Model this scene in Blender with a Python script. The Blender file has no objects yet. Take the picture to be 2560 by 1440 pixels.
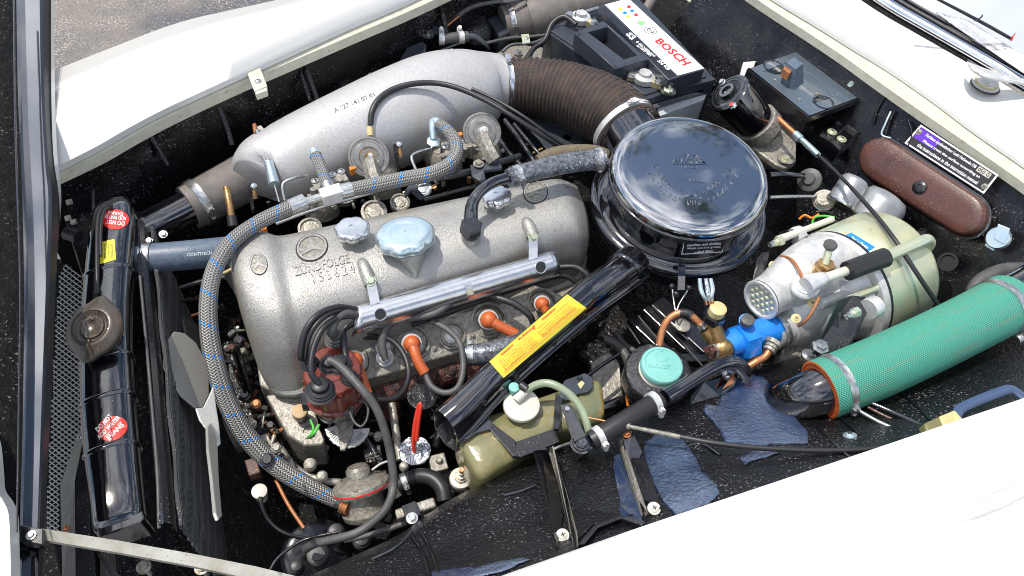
import bpy, math, random
from mathutils import Vector, Matrix
from mathutils.bvhtree import BVHTree
random.seed(7)
R = math.radians
SC = bpy.context.scene
COL = SC.collection
# ---------------------------------------------------------------- camera
F, CX, CY, CAM_H = 1900.0, 1280.0, 720.0, 0.95
_pitch, _roll = R(52), R(8)
_dn = F * math.tan(math.pi / 2 - _pitch)
_down = Vector((-math.sin(_roll) * _dn / F, -math.cos(_roll) * _dn / F, -1)).normalized()
Zc = -_down
_v1 = Vector(((-162 - CX) / F, -(-1940 - CY) / F, -1))
Yc = (_v1 - Zc * _v1.dot(Zc)).normalized()
Xc = Yc.cross(Zc)
M = Matrix((Xc, Yc, Zc))
CAM = Vector((0, 0, CAM_H))
cam_d = bpy.data.cameras.new('camera')
cam_d.sensor_width = 36
cam_d.lens = F / 2560 * 36
cam_d.clip_start, cam_d.clip_end = 0.02, 500
cam = bpy.data.objects.new('camera', cam_d)
COL.objects.link(cam)
cam.matrix_world = Matrix.Translation(CAM) @ M.to_4x4()
SC.camera = cam
# ---------------------------------------------------------------- sky and sun
SUN_DIR = Vector((-0.30, 0.26, 1.0)).normalized()       # towards the sun
w = bpy.data.worlds.new('World'); SC.world = w; w.use_nodes = True
nt = w.node_tree; nt.nodes.clear()
out = nt.nodes.new('ShaderNodeOutputWorld'); bg = nt.nodes.new('ShaderNodeBackground')
sky = nt.nodes.new('ShaderNodeTexSky'); sky.sky_type = 'NISHITA'; sky.sun_disc = False
sky.sun_elevation = math.asin(SUN_DIR.z); sky.sun_rotation = math.atan2(SUN_DIR.x, SUN_DIR.y)
tc = nt.nodes.new('ShaderNodeTexCoord'); mp = nt.nodes.new('ShaderNodeMapping')
mp.inputs['Scale'].default_value = (1.0, 1.0, 1.5)
nz = nt.nodes.new('ShaderNodeTexNoise'); nz.inputs['Scale'].default_value = 2.6
nz.inputs['Detail'].default_value = 9; nz.inputs['Roughness'].default_value = 0.62; nz.inputs['Distortion'].default_value = 0.5
cr = nt.nodes.new('ShaderNodeValToRGB')
cr.color_ramp.elements[0].position = 0.45; cr.color_ramp.elements[1].position = 0.63
mx = nt.nodes.new('ShaderNodeMix'); mx.data_type = 'RGBA'
mx.inputs[7].default_value = (13, 13.3, 14, 1)
nt.links.new(tc.outputs['Generated'], mp.inputs['Vector']); nt.links.new(mp.outputs[0], nz.inputs['Vector'])
nt.links.new(nz.outputs['Fac'], cr.inputs[0]); nt.links.new(cr.outputs[0], mx.inputs[0])
nt.links.new(sky.outputs[0], mx.inputs[6]); nt.links.new(mx.outputs[2], bg.inputs[0])
bg.inputs[1].default_value = 0.15
nt.links.new(bg.outputs[0], out.inputs[0])
sl = bpy.data.lights.new('sun', 'SUN'); sl.energy = 4.2; sl.angle = R(0.5); sl.color = (1, 0.94, 0.86)
sun = bpy.data.objects.new('sun', sl); COL.objects.link(sun)
sun.rotation_euler = (-SUN_DIR).to_track_quat('-Z', 'Y').to_euler()
sun.location = (0, 0, 6)
SC.view_settings.view_transform = 'Standard'; SC.view_settings.look = 'None'
SC.cycles.pixel_filter_type = 'BLACKMAN_HARRIS'; SC.cycles.filter_width = 1.0
SC.view_settings.exposure = 0.0; SC.view_settings.gamma = 1
# ---------------------------------------------------------------- photograph coordinates -> places
UP = Vector((0, 0, 1)); XD = Vector((1, 0, 0)); YD = Vector((0, 1, 0))

def ray(x, y):
    return M @ Vector(((x - CX) / F, -(y - CY) / F, -1))

def P(x, y, z):
    d = ray(x, y)
    return CAM + d * ((z - CAM_H) / d.z)

def PP(x, y, p0, n):
    d = ray(x, y)
    return CAM + d * ((p0 - CAM).dot(n) / d.dot(n))

def mpp(p):                                            # metres that one photograph pixel spans at p
    return (M.transposed() @ (p - CAM)).z * -1 / F

def px(a):
    return P(a[0], a[1], a[2]) if not isinstance(a, Vector) else a

def toc(p):
    return (CAM - p).normalized()

def tilt(p, t):
    return UP.lerp(toc(p), t).normalized()

def perp(n):
    a = XD if abs(n.x) < 0.8 else YD
    u = (a - n * a.dot(n)).normalized()
    return u, n.cross(u)

def catmull(pts, n):
    out = []
    m = len(pts)
    if m == 2:
        return [pts[0].lerp(pts[1], i / n) for i in range(n + 1)]
    for i in range(m - 1):
        p0, p1, p2, p3 = pts[max(i - 1, 0)], pts[i], pts[i + 1], pts[min(i + 2, m - 1)]
        k = max(1, n)
        for j in range(k):
            t = j / k
            out.append(0.5 * ((2 * p1) + (p2 - p0) * t + (2 * p0 - 5 * p1 + 4 * p2 - p3) * t * t + (3 * p1 - p0 - 3 * p2 + p3) * t ** 3))
    out.append(pts[-1].copy())
    return out

class G:
    """collects shapes in world space; build() links them as one mesh object"""
    def __init__(s):
        s.v = []; s.f = []; s.uv = []

    def add(s, vs, fs, uvs=None):
        b = len(s.v); s.v += [tuple(x) for x in vs]
        for i, q in enumerate(fs):
            s.f.append(tuple(b + k for k in q)); s.uv.append(uvs[i] if uvs else None)
        return s

    def rings(s, rings, close=True, cap0=True, cap1=True, uv=None):
        n = len(rings[0]); vs = [p for r in rings for p in r]; fs = []; us = []
        m = n if close else n - 1
        for i in range(len(rings) - 1):
            for j in range(m):
                k = (j + 1) % n
                fs.append((i * n + j, i * n + k, (i + 1) * n + k, (i + 1) * n + j))
                if uv:
                    us.append(((uv[i], j / m), (uv[i], (j + 1) / m), (uv[i + 1], (j + 1) / m), (uv[i + 1], j / m)))
                else:
                    us.append(None)
        if close and cap0: fs.append(tuple(range(n))[::-1]); us.append(None)
        if close and cap1: fs.append(tuple((len(rings) - 1) * n + j for j in range(n))); us.append(None)
        return s.add(vs, fs, us)

    def tube(s, pts, seg=16, n=6, caps=True, flat=None, smooth=True, rib=None):
        """pts: (x, y, z, r) in photograph pixels and metres of height"""
        P3 = [px(a[:3]) for a in pts]; rr = [a[3] * mpp(p) for a, p in zip(pts, P3)]
        return s.tube3(P3, rr, seg, n, caps, smooth, flat, rib)

    def tube3(s, P3, rr, seg=16, n=6, caps=True, smooth=True, flat=None, rib=None):
        if smooth and len(P3) > 2:
            Q = catmull([Vector((*p, r)) for p, r in zip(P3, rr)], n)
            P3 = [q.to_3d() for q in Q]; rr = [q[3] for q in Q]
        T = []
        for i in range(len(P3)):
            a = P3[max(i - 1, 0)]; b = P3[min(i + 1, len(P3) - 1)]
            t = b - a
            T.append(t.normalized() if t.length > 1e-9 else (T[-1] if T else UP))
        L = [0]
        for i in range(1, len(P3)): L.append(L[-1] + (P3[i] - P3[i - 1]).length)
        if rib:                                       # rib = (count, depth metres)
            m = rib[0] * 6; Q = []; RR = []; TT = []
            for k in range(m + 1):
                d = L[-1] * k / m; i = 0
                while i < len(L) - 2 and L[i + 1] < d: i += 1
                t = (d - L[i]) / max(L[i + 1] - L[i], 1e-9)
                Q.append(P3[i].lerp(P3[i + 1], t)); TT.append(T[i].lerp(T[i + 1], t).normalized())
                RR.append(rr[i] + (rr[i + 1] - rr[i]) * t + rib[1] * math.sin(2 * math.pi * k / 6))
            P3, rr, T = Q, RR, TT; L = [L[-1] * k / m for k in range(m + 1)]
        u, v = perp(T[0]); R_ = []
        for i, p in enumerate(P3):
            u = (u - T[i] * u.dot(T[i])).normalized(); v = T[i].cross(u)
            ring = []
            for j in range(seg):
                a = 2 * math.pi * j / seg
                ring.append(p + (u * math.cos(a) + v * math.sin(a)) * rr[i])
            R_.append(ring)
        if flat:
            nrm, k = flat
            R_ = [[q - nrm * (q - P3[i]).dot(nrm) * (1 - k) for q in r] for i, r in enumerate(R_)]
        return s.rings(R_, True, caps, caps, uv=L)

    def cyl(s, a, b, r1, r2=None, seg=20, caps=True):
        A, B = px(a), px(b); m = mpp(A); r2 = r1 if r2 is None else r2
        return s.tube3([A, B], [r1 * m, r2 * m], seg, 1, caps, False)

    def lathe(s, a, ax, prof, seg=32, m=None, lobes=None, a0=0, a1=None, uv=False):
        """prof: (r, h) in pixels along ax from a; lobes = (count, depth, first, last) waves the rim of rows first..last"""
        A = px(a); m = m or mpp(A); ax = ax.normalized(); u, v = perp(ax); R_ = []
        full = a1 is None
        N = seg if full else seg + 1
        for i, (r, h) in enumerate(prof):
            ring = []
            for j in range(N):
                t = 2 * math.pi * j / seg if full else a0 + (a1 - a0) * j / seg
                rr = r
                if lobes and lobes[2] <= i <= lobes[3]: rr = r * (1 + lobes[1] * (abs(math.cos(lobes[0] * t / 2)) ** 0.7 * 2 - 1))
                ring.append(A + ax * h * m + (u * math.cos(t) + v * math.sin(t)) * max(rr, 0.02) * m)
            R_.append(ring)
        return s.rings(R_, full, True, True)

    def prism(s, poly, ext):
        n = len(poly); vs = list(poly) + [p + ext for p in poly]
        fs = [tuple(range(n)), tuple(range(n, 2 * n))[::-1]]
        fs += [(i, i + n, (i + 1) % n + n, (i + 1) % n) for i in range(n)]
        return s.add(vs, fs)

    def slab(s, poly, z0, z1):
        """poly: photograph pixels of the top outline at height z0 (or per point x, y, z); sides drop to z1"""
        t = [P(*q) if len(q) == 3 else P(q[0], q[1], z0) for q in poly]
        b = [Vector((q.x, q.y, q.z - (z0 - z1))) for q in t]
        n = len(t)
        return s.add(t + b, [tuple(range(n)), tuple(range(n, 2 * n))[::-1]] + [(i, i + n, (i + 1) % n + n, (i + 1) % n) for i in range(n)])

    def frame(s, outer, inner, z0, z1):
        """a slab with a hole: both outlines have the same count"""
        n = len(outer)
        def pts(pl, dz): return [(P(*q) if len(q) == 3 else P(q[0], q[1], z0)) + UP * dz for q in pl]
        ot, it = pts(outer, 0), pts(inner, 0); ob, ib = pts(outer, z1 - z0), pts(inner, z1 - z0)
        fs = []
        for i in range(n):
            k = (i + 1) % n
            fs += [(i, k, n + k, n + i), (2 * n + i, i, k, 2 * n + k)[::-1], (n + i, n + k, 3 * n + k, 3 * n + i), (2 * n + i, 2 * n + k, 3 * n + k, 3 * n + i)[::-1]]
        return s.add(ot + it + ob + ib, fs)

    def box(s, c, ax, ay, az):
        vs = [c + ax * i + ay * j + az * k for i in (-1, 1) for j in (-1, 1) for k in (-1, 1)]
        return s.add(vs, [(0, 1, 3, 2), (4, 6, 7, 5), (0, 4, 5, 1), (2, 3, 7, 6), (0, 2, 6, 4), (1, 5, 7, 3)])

    def bar(s, a, b, w, h, up=UP):
        A, B = px(a), px(b); m = mpp(A); t = (B - A); c = (A + B) / 2; t1 = t.normalized()
        sd = t1.cross(up).normalized(); u2 = sd.cross(t1)
        return s.box(c, t / 2, sd * w * m / 2, u2 * h * m / 2)

    def grid(s, rows):
        """rows of world points, an open sheet"""
        return s.rings(rows, close=False)

    def ball(s, a, r, seg=16, sq=1.0, ax=UP):
        k = 8
        return s.lathe(a, ax, [(r * math.sin(math.pi * i / k), -r * sq * math.cos(math.pi * i / k)) for i in range(k + 1)], seg)

    def hexa(s, a, ax, r, h):
        return s.lathe(a, ax, [(r * .93, 0), (r, h * .1), (r, h * .85), (r * .9, h)], 6)

    def bvh(s):
        return BVHTree.FromPolygons([Vector(v) for v in s.v], s.f)

    def build(s, name, mat, parent=None, angle=40, bevel=0, label=None, stuff=False, sub=0, thick=0):
        me = bpy.data.meshes.new(name)
        off = Vector((0, 0, 0)); o_ = parent
        while o_: off += o_.location; o_ = o_.parent
        me.from_pydata([tuple(Vector(v) - off) for v in s.v], [], s.f)
        if any(u for u in s.uv):
            uvl = me.uv_layers.new(name='UVMap'); k = 0
            for i, f_ in enumerate(s.f):
                for j in range(len(f_)):
                    uvl.data[k].uv = s.uv[i][j] if s.uv[i] else (0, 0); k += 1
        if angle:
            me.shade_smooth(); me.set_sharp_from_angle(angle=R(angle))
        me.materials.append(mat); me.validate()
        o = bpy.data.objects.new(name, me); COL.objects.link(o)
        if parent: o.parent = parent
        if thick:
            md = o.modifiers.new('solid', 'SOLIDIFY'); md.thickness = thick; md.offset = -1
        if bevel:
            md = o.modifiers.new('bevel', 'BEVEL'); md.width = bevel; md.segments = 2; md.limit_method = 'ANGLE'; md.angle_limit = R(35)
            md.harden_normals = False
        if sub:
            md = o.modifiers.new('sub', 'SUBSURF'); md.levels = md.render_levels = sub
        if label: o['label'] = label
        if stuff: o['kind'] = 'stuff'
        return o

def thing(name, label, cat, a, group=None, kind=None):
    o = bpy.data.objects.new(name, None); COL.objects.link(o)
    o.empty_display_size = 0.02
    o.location = px(a); o['label'] = label; o['category'] = cat
    if group: o['group'] = group
    if kind: o['kind'] = kind
    return o

# ---------------------------------------------------------------- materials
MATS = {}
def mat(name, col, rough=0.5, metal=0.0, bump=None, var=None, speck=None, coat=0.0, stain=None, trans=0.0, alpha=1.0, rvar=0.0, bump2=None, ior=1.5, sss=0, streak=None, cior=1.5, spec=.5):
    """bump=(scale, strength, metres); var=(scale, colour2, sharp); speck=(scale, threshold, colour); stain=(scale, threshold, colour)"""
    m = bpy.data.materials.new(name); m.use_nodes = True; MATS[name] = m
    n = m.node_tree.nodes; l = m.node_tree.links; b = n['Principled BSDF']
    b.inputs['Roughness'].default_value = rough; b.inputs['Metallic'].default_value = metal
    b.inputs['Coat Weight'].default_value = coat; b.inputs['Coat Roughness'].default_value = 0.06; b.inputs['Coat IOR'].default_value = cior; b.inputs['Specular IOR Level'].default_value = spec
    b.inputs['Transmission Weight'].default_value = trans; b.inputs['Alpha'].default_value = alpha; b.inputs['IOR'].default_value = ior
    if sss: b.inputs['Subsurface Weight'].default_value = sss; b.inputs['Subsurface Radius'].default_value = (.01, .01, .006)
    t = n.new('ShaderNodeTexCoord'); vec = t.outputs['Object']
    def noise(sc, det=4, ro=.6, v=vec, ds=0):
        x = n.new('ShaderNodeTexNoise'); x.inputs['Scale'].default_value = sc; x.inputs['Detail'].default_value = det
        x.inputs['Roughness'].default_value = ro; x.inputs['Distortion'].default_value = ds; l.new(v, x.inputs['Vector']); return x.outputs['Fac']
    def ramp(src, a, c):
        x = n.new('ShaderNodeMapRange'); x.inputs[1].default_value = a; x.inputs[2].default_value = c; l.new(src, x.inputs[0]); return x.outputs[0]
    def mixc(fac, A, B):
        x = n.new('ShaderNodeMix'); x.data_type = 'RGBA'; l.new(fac, x.inputs[0])
        for sl_, v in ((6, A), (7, B)):
            if isinstance(v, tuple): x.inputs[sl_].default_value = (*v, 1)
            else: l.new(v, x.inputs[sl_])
        return x.outputs[2]
    c = tuple(col)
    if var: c = mixc(ramp(noise(var[0]), .5 - var[2], .5 + var[2]), c, tuple(var[1]))
    if streak:
        mpn = n.new('ShaderNodeMapping'); mpn.inputs['Scale'].default_value = streak[3]; l.new(vec, mpn.inputs['Vector'])
        c = mixc(ramp(noise(streak[0], 3, .6, mpn.outputs[0]), streak[1], streak[1] + .12), c, tuple(streak[2]))
    if stain: c = mixc(ramp(noise(stain[0], 5, .65, ds=.6), stain[1], stain[1] + .12), c, tuple(stain[2]))
    if speck:
        am = n.new('ShaderNodeMath'); am.operation = 'MULTIPLY_ADD'; l.new(noise(9, 3, .6), am.inputs[0]); am.inputs[1].default_value = .34; am.inputs[2].default_value = -.17
        ad = n.new('ShaderNodeMath'); l.new(noise(speck[0], 2, .7), ad.inputs[0]); l.new(am.outputs[0], ad.inputs[1])
        c = mixc(ramp(ad.outputs[0], speck[1], speck[1] + .03), c, tuple(speck[2]))
    if isinstance(c, tuple): b.inputs['Base Color'].default_value = (*c, 1)
    else: l.new(c, b.inputs['Base Color'])
    if rvar:
        x = n.new('ShaderNodeMapRange'); x.inputs[1].default_value = .3; x.inputs[2].default_value = .7
        x.inputs[3].default_value = max(rough - rvar, .03); x.inputs[4].default_value = rough + rvar
        l.new(noise(35, 5), x.inputs[0]); l.new(x.outputs[0], b.inputs['Roughness'])
    if bump:
        bn = n.new('ShaderNodeBump'); bn.inputs['Strength'].default_value = bump[1]; bn.inputs['Distance'].default_value = bump[2]
        l.new(noise(bump[0], 3, .6), bn.inputs['Height']); last = bn.outputs[0]
        if bump2:
            b2 = n.new('ShaderNodeBump'); b2.inputs['Strength'].default_value = bump2[1]; b2.inputs['Distance'].default_value = bump2[2]
            l.new(noise(bump2[0], 2, .5), b2.inputs['Height']); l.new(last, b2.inputs['Normal']); last = b2.outputs[0]
        l.new(last, b.inputs['Normal'])
        if coat: l.new(last, b.inputs['Coat Normal'])
    return m

def uvmat(name, base, rough, expr, h=0.0008, metal=0.0):
    """woven sleeve: expr(nodes, links, u, v) -> (colour socket, height socket)"""
    m = bpy.data.materials.new(name); m.use_nodes = True; MATS[name] = m
    n = m.node_tree.nodes; l = m.node_tree.links; b = n['Principled BSDF']
    b.inputs['Roughness'].default_value = rough; b.inputs['Metallic'].default_value = metal
    u_ = n.new('ShaderNodeUVMap'); s_ = n.new('ShaderNodeSeparateXYZ'); l.new(u_.outputs[0], s_.inputs[0])
    def mth(op, a, c=None, d=None):
        x = n.new('ShaderNodeMath'); x.operation = op
        for i, q in enumerate((a, c, d)):
            if q is None: continue
            if isinstance(q, (int, float)): x.inputs[i].default_value = q
            else: l.new(q, x.inputs[i])
        return x.outputs[0]
    col, hh = expr(n, l, s_.outputs[0], s_.outputs[1], mth)
    l.new(col, b.inputs['Base Color'])
    bn = n.new('ShaderNodeBump'); bn.inputs['Strength'].default_value = 1; bn.inputs['Distance'].default_value = h
    l.new(hh, bn.inputs['Height']); l.new(bn.outputs[0], b.inputs['Normal'])
    return m

def mixn(n, l, fac, A, B):
    x = n.new('ShaderNodeMix'); x.data_type = 'RGBA'; l.new(fac, x.inputs[0])
    for sl_, v in ((6, A), (7, B)):
        if isinstance(v, tuple): x.inputs[sl_].default_value = (*v, 1)
        else: l.new(v, x.inputs[sl_])
    return x.outputs[2]

def braid(n, l, u, v, mth):
    U = mth('MULTIPLY', u, 420.0); V = mth('MULTIPLY', v, 16.0)
    a = mth('SINE', mth('MULTIPLY', mth('ADD', mth('MULTIPLY', U, 1.6), mth('MULTIPLY', mth('PINGPONG', V, 1.0), 3.0)), 2.0))
    c = mth('SINE', mth('MULTIPLY', V, 6.283))
    hgt = mth('MULTIPLY', mth('ADD', a, mth('MULTIPLY', c, 0.6)), 0.5)
    k = mth('GREATER_THAN', hgt, -0.25)
    col = mixn(n, l, k, (.05, .047, .042), (.29, .285, .27))
    # blue tracer threads
    fr = mth('FRACT', mth('ADD', mth('MULTIPLY', u, 20.0), mth('MULTIPLY', mth('FLOOR', mth('MULTIPLY', v, 11.0)), 0.07)))
    fv = mth('FRACT', mth('MULTIPLY', v, 11.0))
    dot = mth('MULTIPLY', mth('LESS_THAN', fr, 0.11), mth('LESS_THAN', mth('ABSOLUTE', mth('SUBTRACT', fv, 0.5)), 0.22))
    return mixn(n, l, dot, col, (.01, .22, .70)), hgt

def knit(n, l, u, v, mth):
    U = mth('MULTIPLY', u, 250.0); V = mth('MULTIPLY', v, 110.0)
    a = mth('SINE', mth('MULTIPLY', mth('ADD', U, mth('MULTIPLY', V, .25)), 6.283)); c = mth('SINE', mth('MULTIPLY', V, 6.283))
    hgt = mth('MULTIPLY', mth('ADD', a, c), 0.5)
    tc_ = n.new('ShaderNodeTexCoord'); mpn = n.new('ShaderNodeCombineXYZ'); l.new(mth('MULTIPLY', u, 6.0), mpn.inputs[0]); l.new(mth('MULTIPLY', v, 22.0), mpn.inputs[1])
    x = n.new('ShaderNodeTexNoise'); x.inputs['Scale'].default_value = 1.6; x.inputs['Detail'].default_value = 6; l.new(mpn.outputs[0], x.inputs['Vector'])
    mr = n.new('ShaderNodeMapRange'); mr.inputs[1].default_value = .53; mr.inputs[2].default_value = .72; l.new(x.outputs['Fac'], mr.inputs[0])
    col = mixn(n, l, mth('GREATER_THAN', hgt, -.5), (.03, .19, .135), (.06, .315, .225))
    return mixn(n, l, mr.outputs[0], col, (.13, .24, .17)), hgt

def ribfab(n, l, u, v, mth):
    a = mth('SINE', mth('MULTIPLY', mth('ADD', mth('MULTIPLY', u, 520.0), mth('MULTIPLY', v, 9.0)), 6.283))
    tc_ = n.new('ShaderNodeTexCoord'); x = n.new('ShaderNodeTexNoise'); x.inputs['Scale'].default_value = 45; x.inputs['Detail'].default_value = 6; l.new(tc_.outputs['Object'], x.inputs['Vector'])
    mr = n.new('ShaderNodeMapRange'); mr.inputs[1].default_value = .42; mr.inputs[2].default_value = .62; l.new(x.outputs['Fac'], mr.inputs[0])
    return mixn(n, l, mr.outputs[0], (.060, .048, .042), (.10, .068, .052)), a

K = {}
K['white'] = mat('ivory_white_paint', (.645, .64, .61), .3, coat=1, var=(5, (.62, .612, .58), .3), bump=(2.5, .3, .012))
K['gutter'] = mat('cream_gutter_tone', (.60, .58, .47), .45, var=(60, (.48, .46, .36), .25), stain=(120, .62, (.25, .22, .16)))  # darker and yellower than the wing colour, with random mottling
K['gloss'] = mat('black_gloss_enamel', (.004, .004, .006), .10, coat=1, cior=1.75, bump=(14, .25, .004), speck=(330, .77, (.30, .30, .33)))
K['lid'] = mat('black_lid_enamel', (.004, .005, .009), .06, coat=1, cior=5.0, bump=(7, .14, .004))
K['bay'] = mat('black_body_paint', (.005, .005, .006), .30, coat=.35, spec=.3, bump=(60, .3, .002), speck=(290, .665, (.26, .25, .27)), rvar=.12, stain=(14, .60, (.014, .012, .014)), bump2=(8, .6, .012))
K['satin'] = mat('black_satin_paint', (.012, .012, .015), .30, coat=.5, bump=(120, .3, .001), speck=(320, .69, (.25, .24, .24)), rvar=.1)
K['under'] = mat('black_underseal', (.005, .005, .006), .24, coat=.5, spec=.3, bump=(210, .9, .0028), speck=(290, .665, (.24, .23, .23)), bump2=(30, .5, .004))
K['tar'] = mat('bitumen_painted_blue_sheen', (.035, .06, .125), .22, coat=1, cior=2.6, bump=(150, .8, .0022), bump2=(20, .4, .004), var=(60, (.02, .035, .075), .2))  # blue of the sky's sheen is put into the base colour
K['crinkle'] = mat('black_crinkle_paint', (.010, .010, .011), .22, coat=.8, cior=1.7, bump=(190, 1.0, .0045), speck=(300, .68, (.20, .20, .21)))
K['plastic'] = mat('dark_grey_battery_plastic', (.045, .055, .07), .32, bump=(500, .25, .0006), var=(20, (.03, .035, .045), .2), speck=(800, .72, (.3, .3, .3)))
K['rubber'] = mat('black_rubber', (.018, .018, .02), .42, bump=(300, .3, .0006), speck=(800, .72, (.16, .15, .14)))
K['greyrub'] = mat('dusty_grey_rubber', (.10, .098, .095), .5, bump=(260, .5, .0008), var=(45, (.05, .05, .05), .25), speck=(700, .68, (.28, .27, .26)))
K['bluerub'] = mat('bluish_grey_silicone_hose', (.13, .165, .21), .42, bump=(240, .5, .001), var=(70, (.06, .09, .135), .22), speck=(600, .67, (.34, .40, .46)))
K['pipegrey'] = mat('warm_grey_duct_fabric', (.205, .185, .165), .6, bump=(300, .5, .001), var=(40, (.12, .105, .095), .25), speck=(600, .70, (.38, .35, .31)))
K['cast'] = mat('sand_cast_aluminium', (.47, .46, .43), .45, metal=.55, bump=(400, .8, .0013), var=(330, (.27, .265, .25), .24), speck=(330, .70, (.09, .085, .075)), stain=(9, .57, (.36, .32, .25)), rvar=.14)
K['castl'] = mat('pale_cast_aluminium', (.53, .525, .52), .5, metal=.3, bump=(260, .5, .0012), var=(190, (.41, .405, .40), .25), speck=(300, .715, (.2, .19, .18)), stain=(8, .57, (.47, .44, .39)))
K['castd'] = mat('grimy_cast_aluminium', (.40, .38, .33), .45, metal=.4, bump=(180, .8, .002), var=(130, (.19, .175, .145), .2), stain=(30, .60, (.22, .15, .08)), speck=(280, .685, (.03, .028, .024)))
K['block'] = mat('oily_black_iron', (.006, .0055, .0055), .36, coat=.2, spec=.3, bump=(70, 1, .006), speck=(260, .655, (.24, .21, .19)), stain=(40, .66, (.07, .025, .016)))
K['rust'] = mat('rusty_iron', (.11, .035, .028), .65, bump=(90, 1, .006), var=(70, (.012, .009, .008), .08), speck=(240, .63, (.34, .17, .13)))
K['chrome'] = mat('polished_metal', (.80, .81, .83), .14, metal=1, bump=(60, .1, .001), rvar=.05)
K['zinc'] = mat('zinc_plated_steel', (.66, .67, .66), .26, metal=.9, bump=(200, .2, .0006), var=(160, (.42, .42, .40), .2), rvar=.08)
K['bluezinc'] = mat('blue_tinted_zinc', (.50, .66, .71), .28, metal=.8, bump=(60, .15, .001), var=(40, (.66, .73, .75), .2), speck=(500, .74, (.25, .28, .3)))
K['alu'] = mat('brushed_aluminium', (.70, .71, .72), .24, metal=.95, bump=(180, .2, .0005), var=(50, (.58, .59, .60), .2), speck=(700, .745, (.2, .2, .2)))
K['tape'] = mat('white_zinc_castings', (.72, .72, .70), .36, metal=.35, bump=(240, .4, .0008), var=(60, (.50, .50, .49), .2), speck=(520, .72, (.2, .19, .17)))
K['gold'] = mat('yellow_passivated_steel', (.68, .64, .38), .34, metal=.6, bump=(300, .3, .0006), var=(18, (.54, .64, .52), .2), stain=(50, .60, (.52, .48, .28)), speck=(500, .72, (.15, .17, .09)))
K['brass'] = mat('aged_brass', (.50, .32, .13), .34, metal=.8, bump=(220, .5, .001), var=(90, (.27, .16, .07), .2), speck=(500, .7, (.1, .06, .03)))
K['copper'] = mat('copper_pipe', (.62, .27, .12), .38, metal=.55, bump=(220, .3, .0006), var=(80, (.42, .16, .07), .22))
K['oboot'] = mat('orange_rubber_boot', (.56, .125, .03), .42, bump=(240, .3, .0008), var=(90, (.40, .08, .02), .2), stain=(60, .60, (.26, .07, .03)), speck=(300, .69, (.15, .05, .03)))
K['bake'] = mat('red_brown_bakelite', (.18, .036, .022), .26, coat=.5, bump=(160, .3, .001), var=(60, (.14, .02, .014), .2), speck=(600, .71, (.42, .16, .12)))
K['brown'] = mat('dusty_brown_bakelite', (.105, .035, .024), .42, coat=.3, bump=(260, .5, .0008), var=(30, (.06, .026, .02), .2), speck=(320, .635, (.26, .17, .13)))
K['blue'] = mat('bright_blue_paint', (.01, .18, .66), .32, coat=.4, bump=(90, .5, .002), var=(40, (.02, .25, .78), .2), stain=(45, .62, (.01, .09, .34)), speck=(300, .70, (.03, .06, .14)))
K['teal'] = mat('turquoise_plastic_cap', (.15, .42, .38), .45, bump=(120, .3, .0008), var=(30, (.22, .50, .44), .25), stain=(35, .60, (.13, .30, .25)), speck=(300, .70, (.10, .16, .13)))
K['ivoryp'] = mat('aged_ivory_plastic', (.62, .60, .52), .42, bump=(120, .25, .0008), var=(30, (.52, .50, .42), .2), speck=(500, .72, (.3, .28, .2)))
K['bag'] = mat('yellowed_washer_bottle_plastic', (.25, .22, .095), .25, coat=.5, bump=(22, .6, .005), var=(14, (.15, .165, .09), .2), stain=(12, .58, (.36, .22, .06)), sss=.15)
K['clear'] = mat('clear_green_tube', (.42, .50, .34), .2, trans=.45, coat=.3)
K['yellow'] = mat('yellow_sticker', (.88, .74, .04), .38, coat=.3, var=(50, (.82, .68, .05), .2))
K['red'] = mat('red_sticker', (.80, .035, .02), .45, coat=.1)
K['redp'] = mat('red_handle_plastic', (.75, .05, .03), .28, coat=.4)
K['wht'] = mat('white_print', (.82, .82, .82), .4)
K['blk'] = mat('black_print', (.02, .02, .02), .4)
K['redt'] = mat('red_print', (.72, .03, .03), .4)
K['lblue'] = mat('blue_label', (.02, .22, .62), .35)
K['green'] = mat('green_print', (.25, .62, .22), .4)
K['wire'] = mat('green_wire', (.10, .50, .08), .35)
K['orw'] = mat('orange_wire', (.75, .22, .02), .35)
K['fan'] = mat('grey_enamelled_fan', (.46, .45, .41), .36, metal=.4, bump=(300, .4, .0008), var=(250, (.38, .37, .335), .25), speck=(700, .7, (.1, .09, .08)))
K['fins'] = mat('black_radiator_core', (.06, .06, .058), .5, bump=(260, .5, .001), speck=(300, .69, (.38, .36, .33)))
K['wood'] = mat('tan_cork', (.55, .40, .22), .6, bump=(200, .5, .001), var=(200, (.40, .27, .13), .2))
K['olive'] = mat('olive_plastic', (.20, .19, .07), .4, bump=(150, .3, .001), var=(40, (.15, .14, .06), .2))
K['cream'] = mat('cream_fitting', (.62, .52, .26), .45, var=(80, (.50, .40, .18), .2))
K['foil'] = mat('crumpled_foil_washer', (.62, .64, .68), .22, metal=.95, bump=(110, 1.0, .006))
K['purple'] = mat('purple_tinted_glaze', (.13, .03, .50), .2, coat=.6)
K['braid'] = uvmat('braided_fuel_hose', None, .42, braid, .0009, metal=.25)
K['knit'] = uvmat('green_knitted_hose', None, .6, knit, .0005)
K['ribf'] = uvmat('brown_ribbed_fabric_hose', None, .62, ribfab, .0006)
K['foilh'] = mat('mottled_silver_hose', (.22, .24, .27), .28, metal=.4, bump=(150, .9, .002), var=(130, (.06, .06, .07), .14), speck=(260, .62, (.62, .66, .70)))
K['glass'] = mat('windscreen_glass', (.55, .6, .62), .03, metal=.6, coat=1)

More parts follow.
